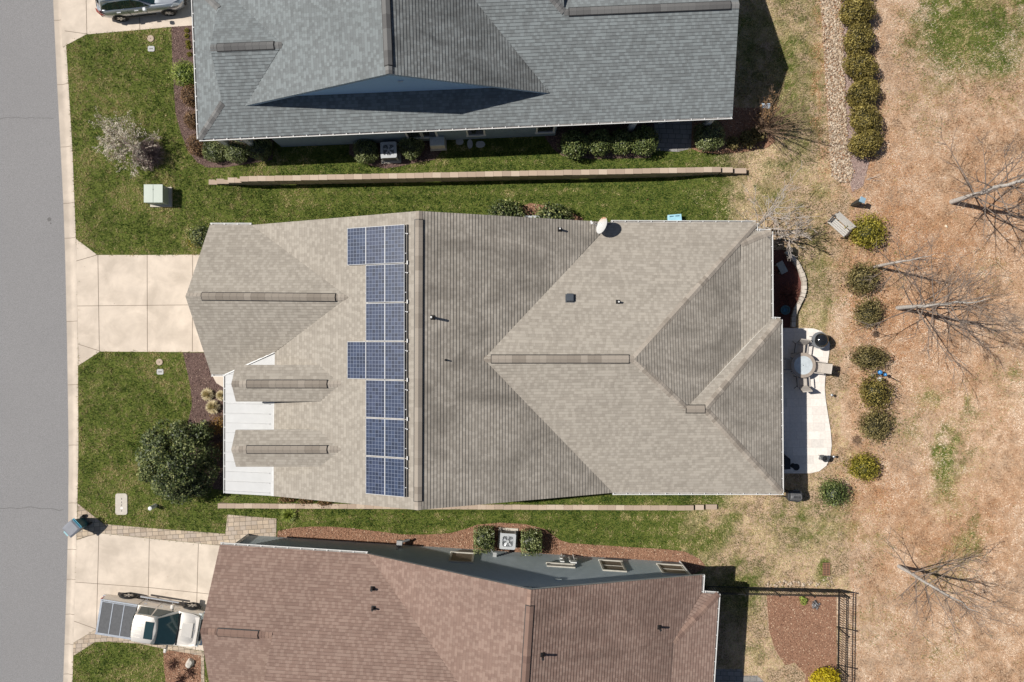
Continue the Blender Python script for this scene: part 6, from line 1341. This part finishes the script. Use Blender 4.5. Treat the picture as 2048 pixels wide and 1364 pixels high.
def wheels(t, L_, r, y, w=.24):
    for x in L_:
        for s in (-1, 1):
            mb = MB(); c = Vector((x, s * y, r)); i = Vector((0, s, 0)); n = 28
            prof = [(r * .6, -w / 2), (r * .93, -w / 2), (r, -w / 2 + .04), (r, w / 2 - .04), (r * .93, w / 2), (r * .66, w / 2 + .004), (r * .62, w / 2 - .03)]; rings = []
            for a, b in prof: rings.append([c + i * b + Vector((a * math.cos(2 * math.pi * k / n), 0, a * math.sin(2 * math.pi * k / n))) for k in range(n)])
            mb.loft(rings, caps=False); wh = mb.build('wheel', m_tyre, t, local=True, smooth=True)
            mb = MB(); mb.tube(c + i * (w / 2 - .06), c + i * (w / 2 - .045), r * .64, n=n); mb.tube(c + i * (w / 2 - .05), c + i * (w / 2 + .005), r * .14, n=14)
            for k in range(6):
                a = k * math.pi / 3; u = Vector((math.cos(a), 0, math.sin(a))); v = Vector((-math.sin(a), 0, math.cos(a)))
                p = [c + i * (w / 2 - .012) + u * (r * .1) - v * r * .09, c + i * (w / 2 - .012) + u * (r * .63) - v * r * .12, c + i * (w / 2 - .012) + u * (r * .63) + v * r * .12, c + i * (w / 2 - .012) + u * (r * .1) + v * r * .09]; mb.prism(p, -i * .03)
            mb.lathe((0, 0, 0), [(0.0001, 0)], 3) if False else None
            rm = mb.build('rim', m_rim, wh, local=True)
            mb = MB(); mb.tube(c - i * .05, c + i * (w / 2 - .062), r * .62, n=n); mb.build('brake_drum', m_trim, wh, local=True)
def arch(mb, x, r, y, s):
    n = 14; k = [Vector((x + r * 1.13 * math.cos(math.pi * i / n), s * y, r + r * 1.13 * math.sin(math.pi * i / n))) for i in range(n + 1)]; k += [Vector((x + r * 1.13, s * y, .2)), Vector((x - r * 1.13, s * y, .2))][::1]
    pts = k[:n + 1] + [Vector((x - r * 1.13, s * y, .25)), Vector((x + r * 1.13, s * y, .25))]; mb.prism(pts, (0, s * -.1, 0))
def pane(mb, pts, off): mb.prism(pts, off)
def pickup():
    r0 = P(194, 1233, 1.2); f0 = P(407, 1259.5, .8); d = Vector((f0.x - r0.x, f0.y - r0.y, 0)); L_ = d.length + .12; rz = math.atan2(d.y, d.x); d.normalize(); o = Vector((r0.x, r0.y, 0)) - d * .1
    t = thing('pickup_truck', 'silver pickup truck with grey bed cover parked beside the brown roof', 'pickup truck', (o.x, o.y, .016), rz)
    k = L_ / 5.3; X = lambda x: x * k; r = .385; yw = .80; W = .925
    def pf(w, sh, zt, zb=.42): return [(0, zb), (w - .06, zb), (w, zb + .12), (w, .78), (w - .015, sh - .02), (w - .05, zt), (0, zt)]
    mb = MB(); mb.loft([ring(X(x), pf(w, zt - .06, zt)) for x, w, zt in ((.12, .90, 1.12), (.3, .92, 1.14), (1.0, .925, 1.14), (2.02, .925, 1.14), (2.06, .915, 1.15), (3.1, .915, 1.13), (3.95, .91, 1.1), (4.3, .905, 1.08), (4.8, .88, 1.02), (5.08, .82, .95), (5.2, .74, .88))])
    mb.build('body', m_paint, t, local=True, smooth=28, bevel=.02)
    mb = MB(); mb.loft([ring(X(x), [(0, 1.05), (w, 1.05), (w2, 1.1), (w2 - .13, zt - .015), (w2 - .3, zt), (0, zt + .012)]) for x, w, w2, zt in ((4.02, .87, .87, 1.1), (4.2, .86, .86, 1.135), (4.7, .83, .83, 1.10), (5.02, .76, .76, 1.03), (5.12, .7, .7, .98))]); hd = mb.build('hood', m_paint, t, local=True, smooth=30, bevel=.02)
    mb = MB(); mb.prism([Vector((X(4.32), y, 1.128)) for y in (-.33, .33)] + [Vector((X(4.86), y, 1.088)) for y in (.38, -.38)], (0, 0, .035)); mb.build('hood_scoop', m_paint, hd, local=True, bevel=.02)
    # cab
    bx0, bx1, tx0, tx1, zb, zt = 1.98, 4.18, 2.12, 3.3, 1.1, 1.78; wb, wt = .86, .66
    mb = MB()
    def cr(z, f):
        a = bx0 + (tx0 - bx0) * f; b = bx1 + (tx1 - bx1) * f; w = wb + (wt - wb) * f; q = []
        for x, y in ((a + .03, w * .55), (a, 0), (a + .03, -w * .55), (a + .1, -w), ((a + b) / 2, -w - .015), (b - .16, -w), (b - .03, -w * .6), (b + .035, 0), (b - .03, w * .6), (b - .16, w), ((a + b) / 2, w + .015), (a + .1, w)): q.append(Vector((X(x), y, z)))
        return q
    top = cr(zt, 1); cen = sum(top, Vector()) / len(top); mb.loft([cr(zb, 0), cr(1.2, .13), cr(1.68, .9), top, [cen + (p - cen) * .8 + Vector((0, 0, .03)) for p in top]])
    mb.build('cab', m_paint, t, local=True, smooth=35, bevel=.015)
    def cp(f, x0, x1, s): # points on cab side
        w = (wb + (wt - wb) * f) + .022; return [Vector((X(x0), s * w, zb + (zt - zb) * f)), Vector((X(x1), s * w, zb + (zt - zb) * f))]
    for s in (-1, 1):
        for x0, x1, x2, x3 in ((2.2, 2.92, 2.28, 2.92), (3.0, 3.84, 3.0, 3.33)):
            mb = MB(); a = cp(.14, x0, x1, s); b = cp(.84, x2, x3, s); mb.prism([a[0], a[1], b[1], b[0]], (0, -s * .03, -.012)); mb.build('side_window', m_cglass, t, local=True)
    def wsp(f, y, off=.012):
        x = bx1 + (tx1 - bx1) * f + .035 * (1 - (y / .8) ** 2) - .03 * (y / .8) ** 2 + off * .7; return Vector((X(x), y * (wb + (wt - wb) * f - .05) / .8, zb + (zt - zb) * f + off))
    mb = MB(); ys = [-.8, -.5, -.2, .2, .5, .8]
    mb.loft([[wsp(f, y) for y in ys] for f in (.08, .5, .93)], closed=False, caps=False); ws = mb.build('windshield', m_cglass, t, local=True, smooth=True)
    mb = MB(); mb.loft([[wsp(-.02, y, .03) for y in ys], [wsp(.07, y, .03) for y in ys]], closed=False, caps=False); cw = mb.build('wiper_cowl', m_trim, t, local=True)
    mb = MB(); mb.tube(wsp(.05, -.1, .04), wsp(.12, .62, .03), .01); mb.tube(wsp(.05, -.7, .04), wsp(.12, .0, .03), .01); mb.build('wiper', m_black, ws, local=True)
    mb = MB(); mb.box((X(3.0), 0, zt + .035), (X(.42), .86, .02)); mb.build('sunroof', m_cglass, t, local=True, bevel=.03)
    for y in (-.42, -.25, -.08, .09, .26, .43): mb = MB(); mb.box((X(2.42), y, zt + .03), (X(.5), .035, .02)); mb.build('roof_rib', m_paint, t, local=True, bevel=.008)
    mb = MB(); mb.box((X(2.12), 0, zt + .0), (X(.04), .3, .03)); mb.build('brake_light', m_trim, t, local=True)
    mb = MB(); a = [Vector((X(2.0), y, 1.2)) for y in (-.62, .62)]; b = [Vector((X(2.1), y, 1.66)) for y in (.5, -.5)]; mb.prism(a + b, (-.02, 0, 0)); mb.build('rear_window', m_cglass, t, local=True)
    # bed cover
    bc = thing('bed_cover', None, None, (0, 0, 0)) if False else None
    mb = MB(); mb.box((X(1.09), 0, 1.165), (X(1.76), 1.56, .05)); cov = mb.build('bed_cover', m_cover, t, local=True, bevel=.015)
    mb = MB()
    for x in (.24, .80, 1.36): mb.box((X(x), 0, 1.196), (X(.05), 1.56, .012))
    for s in (-1, 1): mb.box((X(1.09), s * .79, 1.185), (X(1.78), .035, .03)); mb.box((X(1.06), s * .855, 1.155), (X(1.86), .07, .035))
    mb.box((X(.19), 0, 1.16), (X(.08), 1.7, .04)); mb.build('cover_rail', mat('dull rail', (.36, .39, .44), .4, .4), cov, local=True, bevel=.006)
    for s in (-1, 1):
        for x in (1.12, 4.38): mb = MB(); arch(mb, X(x), r, W + .004, s); mb.build('wheel_arch', m_trim, t, local=True)
    wheels(t, (X(1.12), X(4.38)), r, yw + .05)
    for s in (-1, 1):
        mb = MB(); mb.tube((X(1.75), s * 1.0, .42), (X(3.72), s * 1.0, .42), .05, n=12); mb.box((X(2.1), s * .9, .42), (.05, .2, .04)); mb.box((X(3.4), s * .9, .42), (.05, .2, .04)); mb.build('side_step', m_chrome, t, local=True, smooth=True)
        mb = MB(); mb.loft([[Vector((X(3.72) + dx, s * y, z)) for dx, z in ((-.05, 1.12), (.09, 1.13), (.09, 1.34), (-.05, 1.34))] for y in (1.0, 1.2)]); mi = mb.build('mirror', m_paint, t, local=True, bevel=.03)
        mb = MB(); mb.box((X(3.75), s * .95, 1.15), (.06, .14, .05)); mb.build('mirror_arm', m_trim, mi, local=True)
        mb = MB(); mb.box((X(.14), s * .83, .92), (.08, .14, .36)); mb.build('tail_light', m_red, t, local=True, bevel=.02)
        mb = MB(); mb.box((X(5.06), s * .72, .84), (.2, .24, .2)); mb.build('headlight', m_lamp, t, local=True, bevel=.04)
        for x in (2.3, 3.12): mb = MB(); mb.box((X(x), s * .935, .98), (.16, .035, .04)); mb.build('door_handle', m_chrome, t, local=True, bevel=.01)
        mb = MB(); mb.box((X(2.03), s * .921, .85), (.012, .02, .58)); mb.box((X(2.95), s * .916, .8), (.01, .012, .6)); mb.build('door_gap', m_trim, t, local=True)
    mb = MB(); mb.box((X(.06), 0, .58), (.18, 1.8, .18)); mb.build('rear_bumper', m_chrome, t, local=True, bevel=.04)
    mb = MB(); mb.box((X(5.2), 0, .56), (.2, 1.74, .26)); mb.build('front_bumper', m_chrome, t, local=True, bevel=.06)
    mb = MB(); mb.box((X(5.18), 0, .82), (.1, 1.1, .2)); mb.build('grille', m_trim, t, local=True, bevel=.03)
    mb = MB(); mb.tube((X(4.15), -.82, 1.1), (X(4.05), -.84, 1.75), .006, n=6); mb.build('aerial', m_black, t, local=True)
pickup()
def suv():
    p0 = P(242.5, 35, .34); p1 = P(338.5, 24, .34); d = Vector((p1.x - p0.x, p1.y - p0.y, 0)); wbL = d.length; d.normalize(); rz = math.atan2(d.y, d.x); n = Vector((-d.y, d.x, 0)); yw = .84
    o = Vector((p0.x, p0.y, 0)) + n * yw - d * .92
    t = thing('suv_car', 'silver blue estate car on the upper driveway cut by the photo edge', 'car', (o.x, o.y, .016), rz)
    xw0, xw1 = .92, .92 + wbL; Lc = xw1 + .93; r = .34; W = .905
    def pf(w, zt, zb=.33): return [(0, zb), (w - .08, zb), (w - .015, zb + .12), (w, .62), (w - .012, .8), (w - .05, zt - .08), (w - .12, zt), (0, zt)]
    S = [(.03, .70, .92), (.12, .80, 1.02), (.45, .89, 1.08), (xw0, .905, 1.08), (2.0, .9, 1.04), (xw1 - .55, .9, 1.02), (xw1, .9, 1.0), (xw1 + .45, .86, .95), (xw1 + .75, .77, .86), (Lc, .6, .74)]
    mb = MB(); mb.loft([ring(x, pf(w, zt)) for x, w, zt in S]); mb.build('body', m_paint2, t, local=True, smooth=40)
    mb = MB(); ca, cb, ta, tb = .12, xw1 - .28, .42, xw1 - 1.25; zb, zt, wb, wt = 1.0, 1.63, .80, .60
    def cr(f, zz=None, sh=1.0):
        a = ca + (ta - ca) * f; b = cb + (tb - cb) * f; w = wb + (wt - wb) * f; z = zb + (zt - zb) * f if zz is None else zz; c = (a + b) / 2; q = []
        for x, y in ((a, .5 * w), (a - .04, 0), (a, -.5 * w), (a + .16, -w * .95), (c, -w), (b - .3, -w * .96), (b - .08, -w * .6), (b + .03, 0), (b - .08, w * .6), (b - .3, w * .96), (c, w), (a + .16, w * .95)): q.append(Vector((c + (x - c) * sh, y * sh, z)))
        return q
    mb.loft([cr(0), cr(.5), cr(.92), cr(1, zt + .02, .93), cr(1, zt + .045, .7)]); mb.build('cabin', m_paint2, t, local=True, smooth=40)
    for s in (-1, 1):
        mb = MB(); yy = lambda f: s * (wb + (wt - wb) * f + .012)
        pts = [(.42, .34), (.62, .14), (1.2, .1), (cb - .62, .12), (cb - .42, .16), (tb + .25, .62), (tb - .1, .84), (1.6, .88), (.9, .84), (.55, .62)]
        mb.prism([Vector((x, yy(f), zb + (zt - zb) * f)) for x, f in pts], (0, -s * .03, -.01)); sw = mb.build('side_window', m_cglass, t, local=True)
        mb = MB()
        for x in (1.22, 2.0): mb.prism([Vector((x, yy(.1) * 1.004, zb + .06)), Vector((x + .05, yy(.1) * 1.004, zb + .06)), Vector((x + .03, yy(.88) * 1.004, zb + .55)), Vector((x - .02, yy(.88) * 1.004, zb + .55))], (0, -s * .02, 0))
        mb.build('window_pillar', m_trim, sw, local=True)
        mb = MB(); seq = [(.40, .3), (.62, .09), (1.2, .05), (cb - .5, .08)]
        for (a, b), (c, e) in zip(seq[:-1], seq[1:]): mb.tube((a, yy(b), zb + .63 * b), (c, yy(e), zb + .63 * e), .012, n=6)
        mb.build('window_trim', m_chrome, t, local=True)
        mb = MB(); mb.loft([[Vector((cb - .62 + dx, s * y, z)) for dx, z in ((-.06, 1.03), (.1, 1.04), (.1, 1.2), (-.06, 1.2))] for y in (.88, 1.06)]); mb.build('mirror', m_chrome if False else mat('mirror white', (.72, .74, .77), .3, coat=.5) if 'mirror white' not in MATS else MATS['mirror white'], t, local=True, bevel=.04)
        for x in (1.12, 2.0): mb = MB(); mb.box((x, s * .892, .93), (.22, .05, .045)); mb.build('door_handle', m_chrome, t, local=True, bevel=.012)
        mb = MB(); mb.prism([Vector((.03, s * .73, .98)), Vector((.12, s * .82, .82)), Vector((.36, s * .895, .8)), Vector((.3, s * .88, .9)), Vector((.2, s * .8, 1.04)), Vector((.2, s * .72, 1.25)), Vector((.12, s * .68, 1.25))], (.02, s * .025, .01)); mb.build('tail_light', m_red, t, local=True)
        mb = MB(); mb.prism([Vector((xw1 + .32, s * .84, .84)), Vector((xw1 + .72, s * .73, .76)), Vector((xw1 + .80, s * .55, .77)), Vector((xw1 + .5, s * .72, .9))], (.01, s * .03, .03)); mb.build('headlight', m_lamp, t, local=True)
        mb = MB(); mb.box((1.9, s * .885, .37), (wbL - .8, .06, .1)); mb.build('sill', m_trim, t, local=True, bevel=.02)
        mb = MB(); mb.box((1.58, s * .905, .72), (.008, .012, .6)); mb.box((2.42, s * .902, .72), (.008, .012, .6)); mb.build('door_gap', m_trim, t, local=True)
    mb = MB(); f0, f1 = .1, .9
    def wp(f, y): x = cb + (tb - cb) * f + .03 * (1 - (y / .7) ** 2) - .07 * (y / .7) ** 2 + .012; return Vector((x, y * (wb + (wt - wb) * f - .07) / .7, zb + (zt - zb) * f + .016))
    mb.loft([[wp(f, y) for y in (-.7, -.4, 0, .4, .7)] for f in (.06, .5, .93)], closed=False, caps=False); mb.build('windshield', m_cglass, t, local=True, smooth=True)
    mb = MB(); mb.prism([Vector((.16, y, 1.12)) for y in (-.55, .55)] + [Vector((.36, y, 1.55)) for y in (.45, -.45)], (-.03, 0, 0)); mb.build('rear_window', m_cglass, t, local=True)
    mb = MB(); mb.loft([ring(x, [(0, .95), (w, .95), (w - .1, zt), (0, zt + .02)]) for x, w, zt in ((cb - .15, .76, 1.05), (xw1, .78, 1.035), (xw1 + .4, .72, .985), (xw1 + .72, .6, .9))]); mb.build('hood', m_paint2, t, local=True, smooth=40)
    for s in (-1, 1): mb = MB(); mb.tube((.6, s * .56, zt + .05), (tb - .1, s * .56, zt + .055), .018); mb.build('roof_rail', m_chrome, t, local=True)
    for s in (-1, 1):
        for x in (xw0, xw1): mb = MB(); arch(mb, x, r, W + .004, s); mb.build('wheel_arch', m_trim, t, local=True)
    wheels(t, (xw0, xw1), r, yw - .02, .22)
    mb = MB(); mb.box((.06, 0, .45), (.14, 1.5, .2)); mb.build('rear_bumper', m_trim, t, local=True, bevel=.05); mb = MB(); mb.box((Lc - .04, 0, .5), (.16, 1.3, .26)); mb.build('front_bumper', m_trim, t, local=True, bevel=.06)
suv()
# ---------------------------------------------------------------- grass blades, dry grass, leaf litter (after everything that excludes them)
def blades(name, X, Y, rnd, h, w, m, seed, lean=1.0):
    q = np.random.default_rng(seed); n = len(X)
    a = q.uniform(0, 2 * np.pi, n); hh = q.uniform(.6, 1.3, n) * h; ww = q.uniform(.6, 1.4, n) * w
    ln = np.abs(q.normal(.7, .4, n)) * lean
    z = g_np(X, Y); dx, dy = np.cos(a), np.sin(a); b = a + q.uniform(.6, 2.5, n); tx, ty = np.cos(b) * ww / 2, np.sin(b) * ww / 2
    hz = hh / np.sqrt(1 + ln * ln)
    V = np.stack([np.stack([X - tx, Y - ty, z], -1), np.stack([X + tx, Y + ty, z], -1), np.stack([X + dx * ln * hz, Y + dy * ln * hz, z + hz + .004], -1)], 1).reshape(-1, 3)
    me = np_mesh(name, V, np.arange(3 * n).reshape(-1, 3), m, rnd)
    return tag(link(name, me), kind='stuff')
m_grass = leaf_mat('lawn blades', (.032, .074, .011), (.118, .172, .032), (.54, .45, .23), .65, .25, .2)
m_dry = attr_mat('dry blades', [(0, (.19, .115, .065)), (.3, (.39, .245, .145)), (.6, (.56, .38, .245)), (1, (.72, .56, .42))], .85)
m_litter = attr_mat('leaf litter', [(0, (.2, .085, .04)), (.4, (.44, .23, .12)), (.75, (.56, .37, .22)), (1, (.64, .49, .34))], .8)
q = np.random.default_rng(5)
def free(X, Y):
    k = np.ones(X.shape, bool); JX = q.normal(0, .04, X.shape); JY = q.normal(0, .04, X.shape)
    for poly in EXCL: k &= ~inpoly(X + JX, Y + JY, poly)
    wt = wall_top_y(X); k &= ~((X > -15.8) & (X < 12) & (Y > wt - .02) & (Y < wt + .26))
    return k
n = 1650000
X = q.uniform(-23.3, 28.5, n); Y = q.uniform(-18.5, 18.8, n); k = free(X, Y); X, Y = X[k], Y[k]
gr, lf = cover(X, Y)
k = q.random(len(X)) < np.clip(gr * 1.3 - .12, 0, 1); Xg, Yg = X[k], Y[k]
pat = fbm(Xg * .55, Yg * .55, 31, 4); pat2 = fbm(Xg * 3.2, Yg * 3.2, 41, 3); side = sstep(-12, -9, Xg) * (1 - sstep(8, 11, Xg))
front = (Xg < -14)
tuft = fbm(Xg * 7.0, Yg * 7.0, 71, 2)
kk = q.random(len(Xg)) < .35 + 1.3 * np.clip(tuft - .2, 0, 1); Xg, Yg, pat, pat2, side, front, tuft = [a[kk] for a in (Xg, Yg, pat, pat2, side, front, tuft)]
edge_dry = .35 * front * np.exp(-np.abs(Xg - (P(pl(KERB_OUT, 300), 300).x + .25)) / .35)
r = .36 + .42 * sstep(.46, .66, pat) - .12 * sstep(.5, .3, pat) + 1.4 * (pat2 - .5) + .8 * (tuft - .5) + q.normal(0, .16, len(Xg)) - .13 * side + .15 * front + edge_dry + .3 * sstep(9, 12, Xg)
stripe = .22 * np.sin(Yg * 9.0 + fbm(Xg * .3, Yg, 3) * 3) * side
blades('lawn_grass', Xg, Yg, np.clip(r + stripe, 0, 1), .05 + .1 * tuft ** 1.5, .028, m_grass, 6, 1.35)
n = 640000
X = q.uniform(9, 28.5, n); Y = q.uniform(-19, 19, n); k = free(X, Y); X, Y = X[k], Y[k]
gr, lf = cover(X, Y); k = q.random(len(X)) < np.clip(.9 - gr * .8 - lf * .35, .04, 1); X, Y = X[k], Y[k]
pat = fbm(X * .7, Y * .7, 51, 4); pat2 = fbm(X * 2.6, Y * 2.6, 61, 3); right = sstep(16, 19, X)
tuft = fbm(X * 6.0, Y * 6.0, 81, 2)
r = .5 + 2.6 * (pat - .5) + 2.6 * (pat2 - .5) + .8 * (tuft - .5) + q.normal(0, .15, len(X)) - .12 * (1 - right)
m_straw = attr_mat('olive straw blades', [(0, (.10, .085, .03)), (.3, (.25, .21, .085)), (.6, (.42, .35, .165)), (1, (.66, .56, .33))], .85)
near = (X * F / H + CX + 120 * (fbm(X * .5, Y * .5, 91, 3) - .5)) < 1688
m_pale = attr_mat('pale pinkish dry blades', [(0, (.30, .215, .155)), (.3, (.48, .35, .25)), (.6, (.62, .475, .355)), (1, (.76, .63, .50))], .85)
px_ = X * F / H + CX; py_ = CY - Y * F / H
pale = (~near) & (fbm(X * .45, Y * .45, 95, 4) + .16 * sstep(1050, 1250, py_) + .12 * np.exp(-((px_ - 1790) / 60) ** 2) * (py_ < 330) > .53)
for sel, m_, sd_ in ((near, m_straw, 7), (~near & ~pale, m_dry, 17), (pale, m_pale, 27)): blades('dry_grass', X[sel], Y[sel], np.clip(r[sel], 0, 1), .045 + .07 * tuft[sel], .021, m_, sd_, 1.8)
n = 120000
X = q.uniform(13, 28.5, n); Y = q.uniform(-19, 19, n)
k = ~np.any([inpoly(X, Y, p) for p in EXCL if len(p) and p != EXCL[-1]], axis=0) if False else free(X, Y)
X, Y = X[k], Y[k]; gr, lf = cover(X, Y); k = q.random(len(X)) < np.clip(lf * 1.35 - .1 - gr * .3, .015, 1)
flakes('leaf_litter', scatter([B_ROCK, [(1632, -60), (1642, -60), (1654, 150), (1664, 330), (1655, 340), (1645, 150)]], 70, 18), .05, .1, .55, m_litter, 19, .09, .5, lift=.04)
flakes('leaf_litter', np.stack([X[k], Y[k]], -1), .035, .085, .55, m_litter, 8, .025, .45, lift=.03)

n = 1500
X = q.uniform(-23, 14, n); Y = q.uniform(-18, 18.5, n); HP = [p for p in EXCL[1:]]
k = (free(X, Y)) | ((q.random(n) < .25) & (X < -13.8) & (X > -22.3))
flakes('fallen_leaves', np.stack([X[k], Y[k]], -1), .03, .075, .6, m_litter, 29, .05, .6, lift=.03)
# ---------------------------------------------------------------- camera, sun and sky
cd = bpy.data.cameras.new('camera'); cam = bpy.data.objects.new('camera', cd); COL.objects.link(cam)
cam.location = (0, 0, H); cam.rotation_euler = (0, 0, 0); cd.sensor_width = 36; cd.lens = F / 2048 * 36; cd.clip_end = 3000; scene.camera = cam
EL, AZ = R(51), R(168)                       # sun elevation, direction to the sun from +X anticlockwise
sd = bpy.data.lights.new('sun', 'SUN'); so = bpy.data.objects.new('sun', sd); COL.objects.link(so)
sd.energy = SUN; sd.angle = R(.5); sd.color = (1, .95, .87)
tosun = Vector((math.cos(EL) * math.cos(AZ), math.cos(EL) * math.sin(AZ), math.sin(EL)))
so.rotation_euler = tosun.to_track_quat('Z', 'Y').to_euler(); so.location = (0, 0, 60)
w = bpy.data.worlds.new('World'); scene.world = w; w.use_nodes = True; nt = w.node_tree
sky = nt.nodes.new('ShaderNodeTexSky'); sky.sky_type = 'NISHITA'; sky.sun_disc = False; sky.sun_elevation = EL; sky.sun_rotation = math.pi / 2 - AZ
nt.links.new(sky.outputs[0], nt.nodes['Background'].inputs[0]); nt.nodes['Background'].inputs[1].default_value = SKY
vs = scene.view_settings; vs.view_transform = 'Standard'; vs.look = 'None'; vs.exposure = EXPO; vs.gamma = 1; vs.use_curve_mapping = False
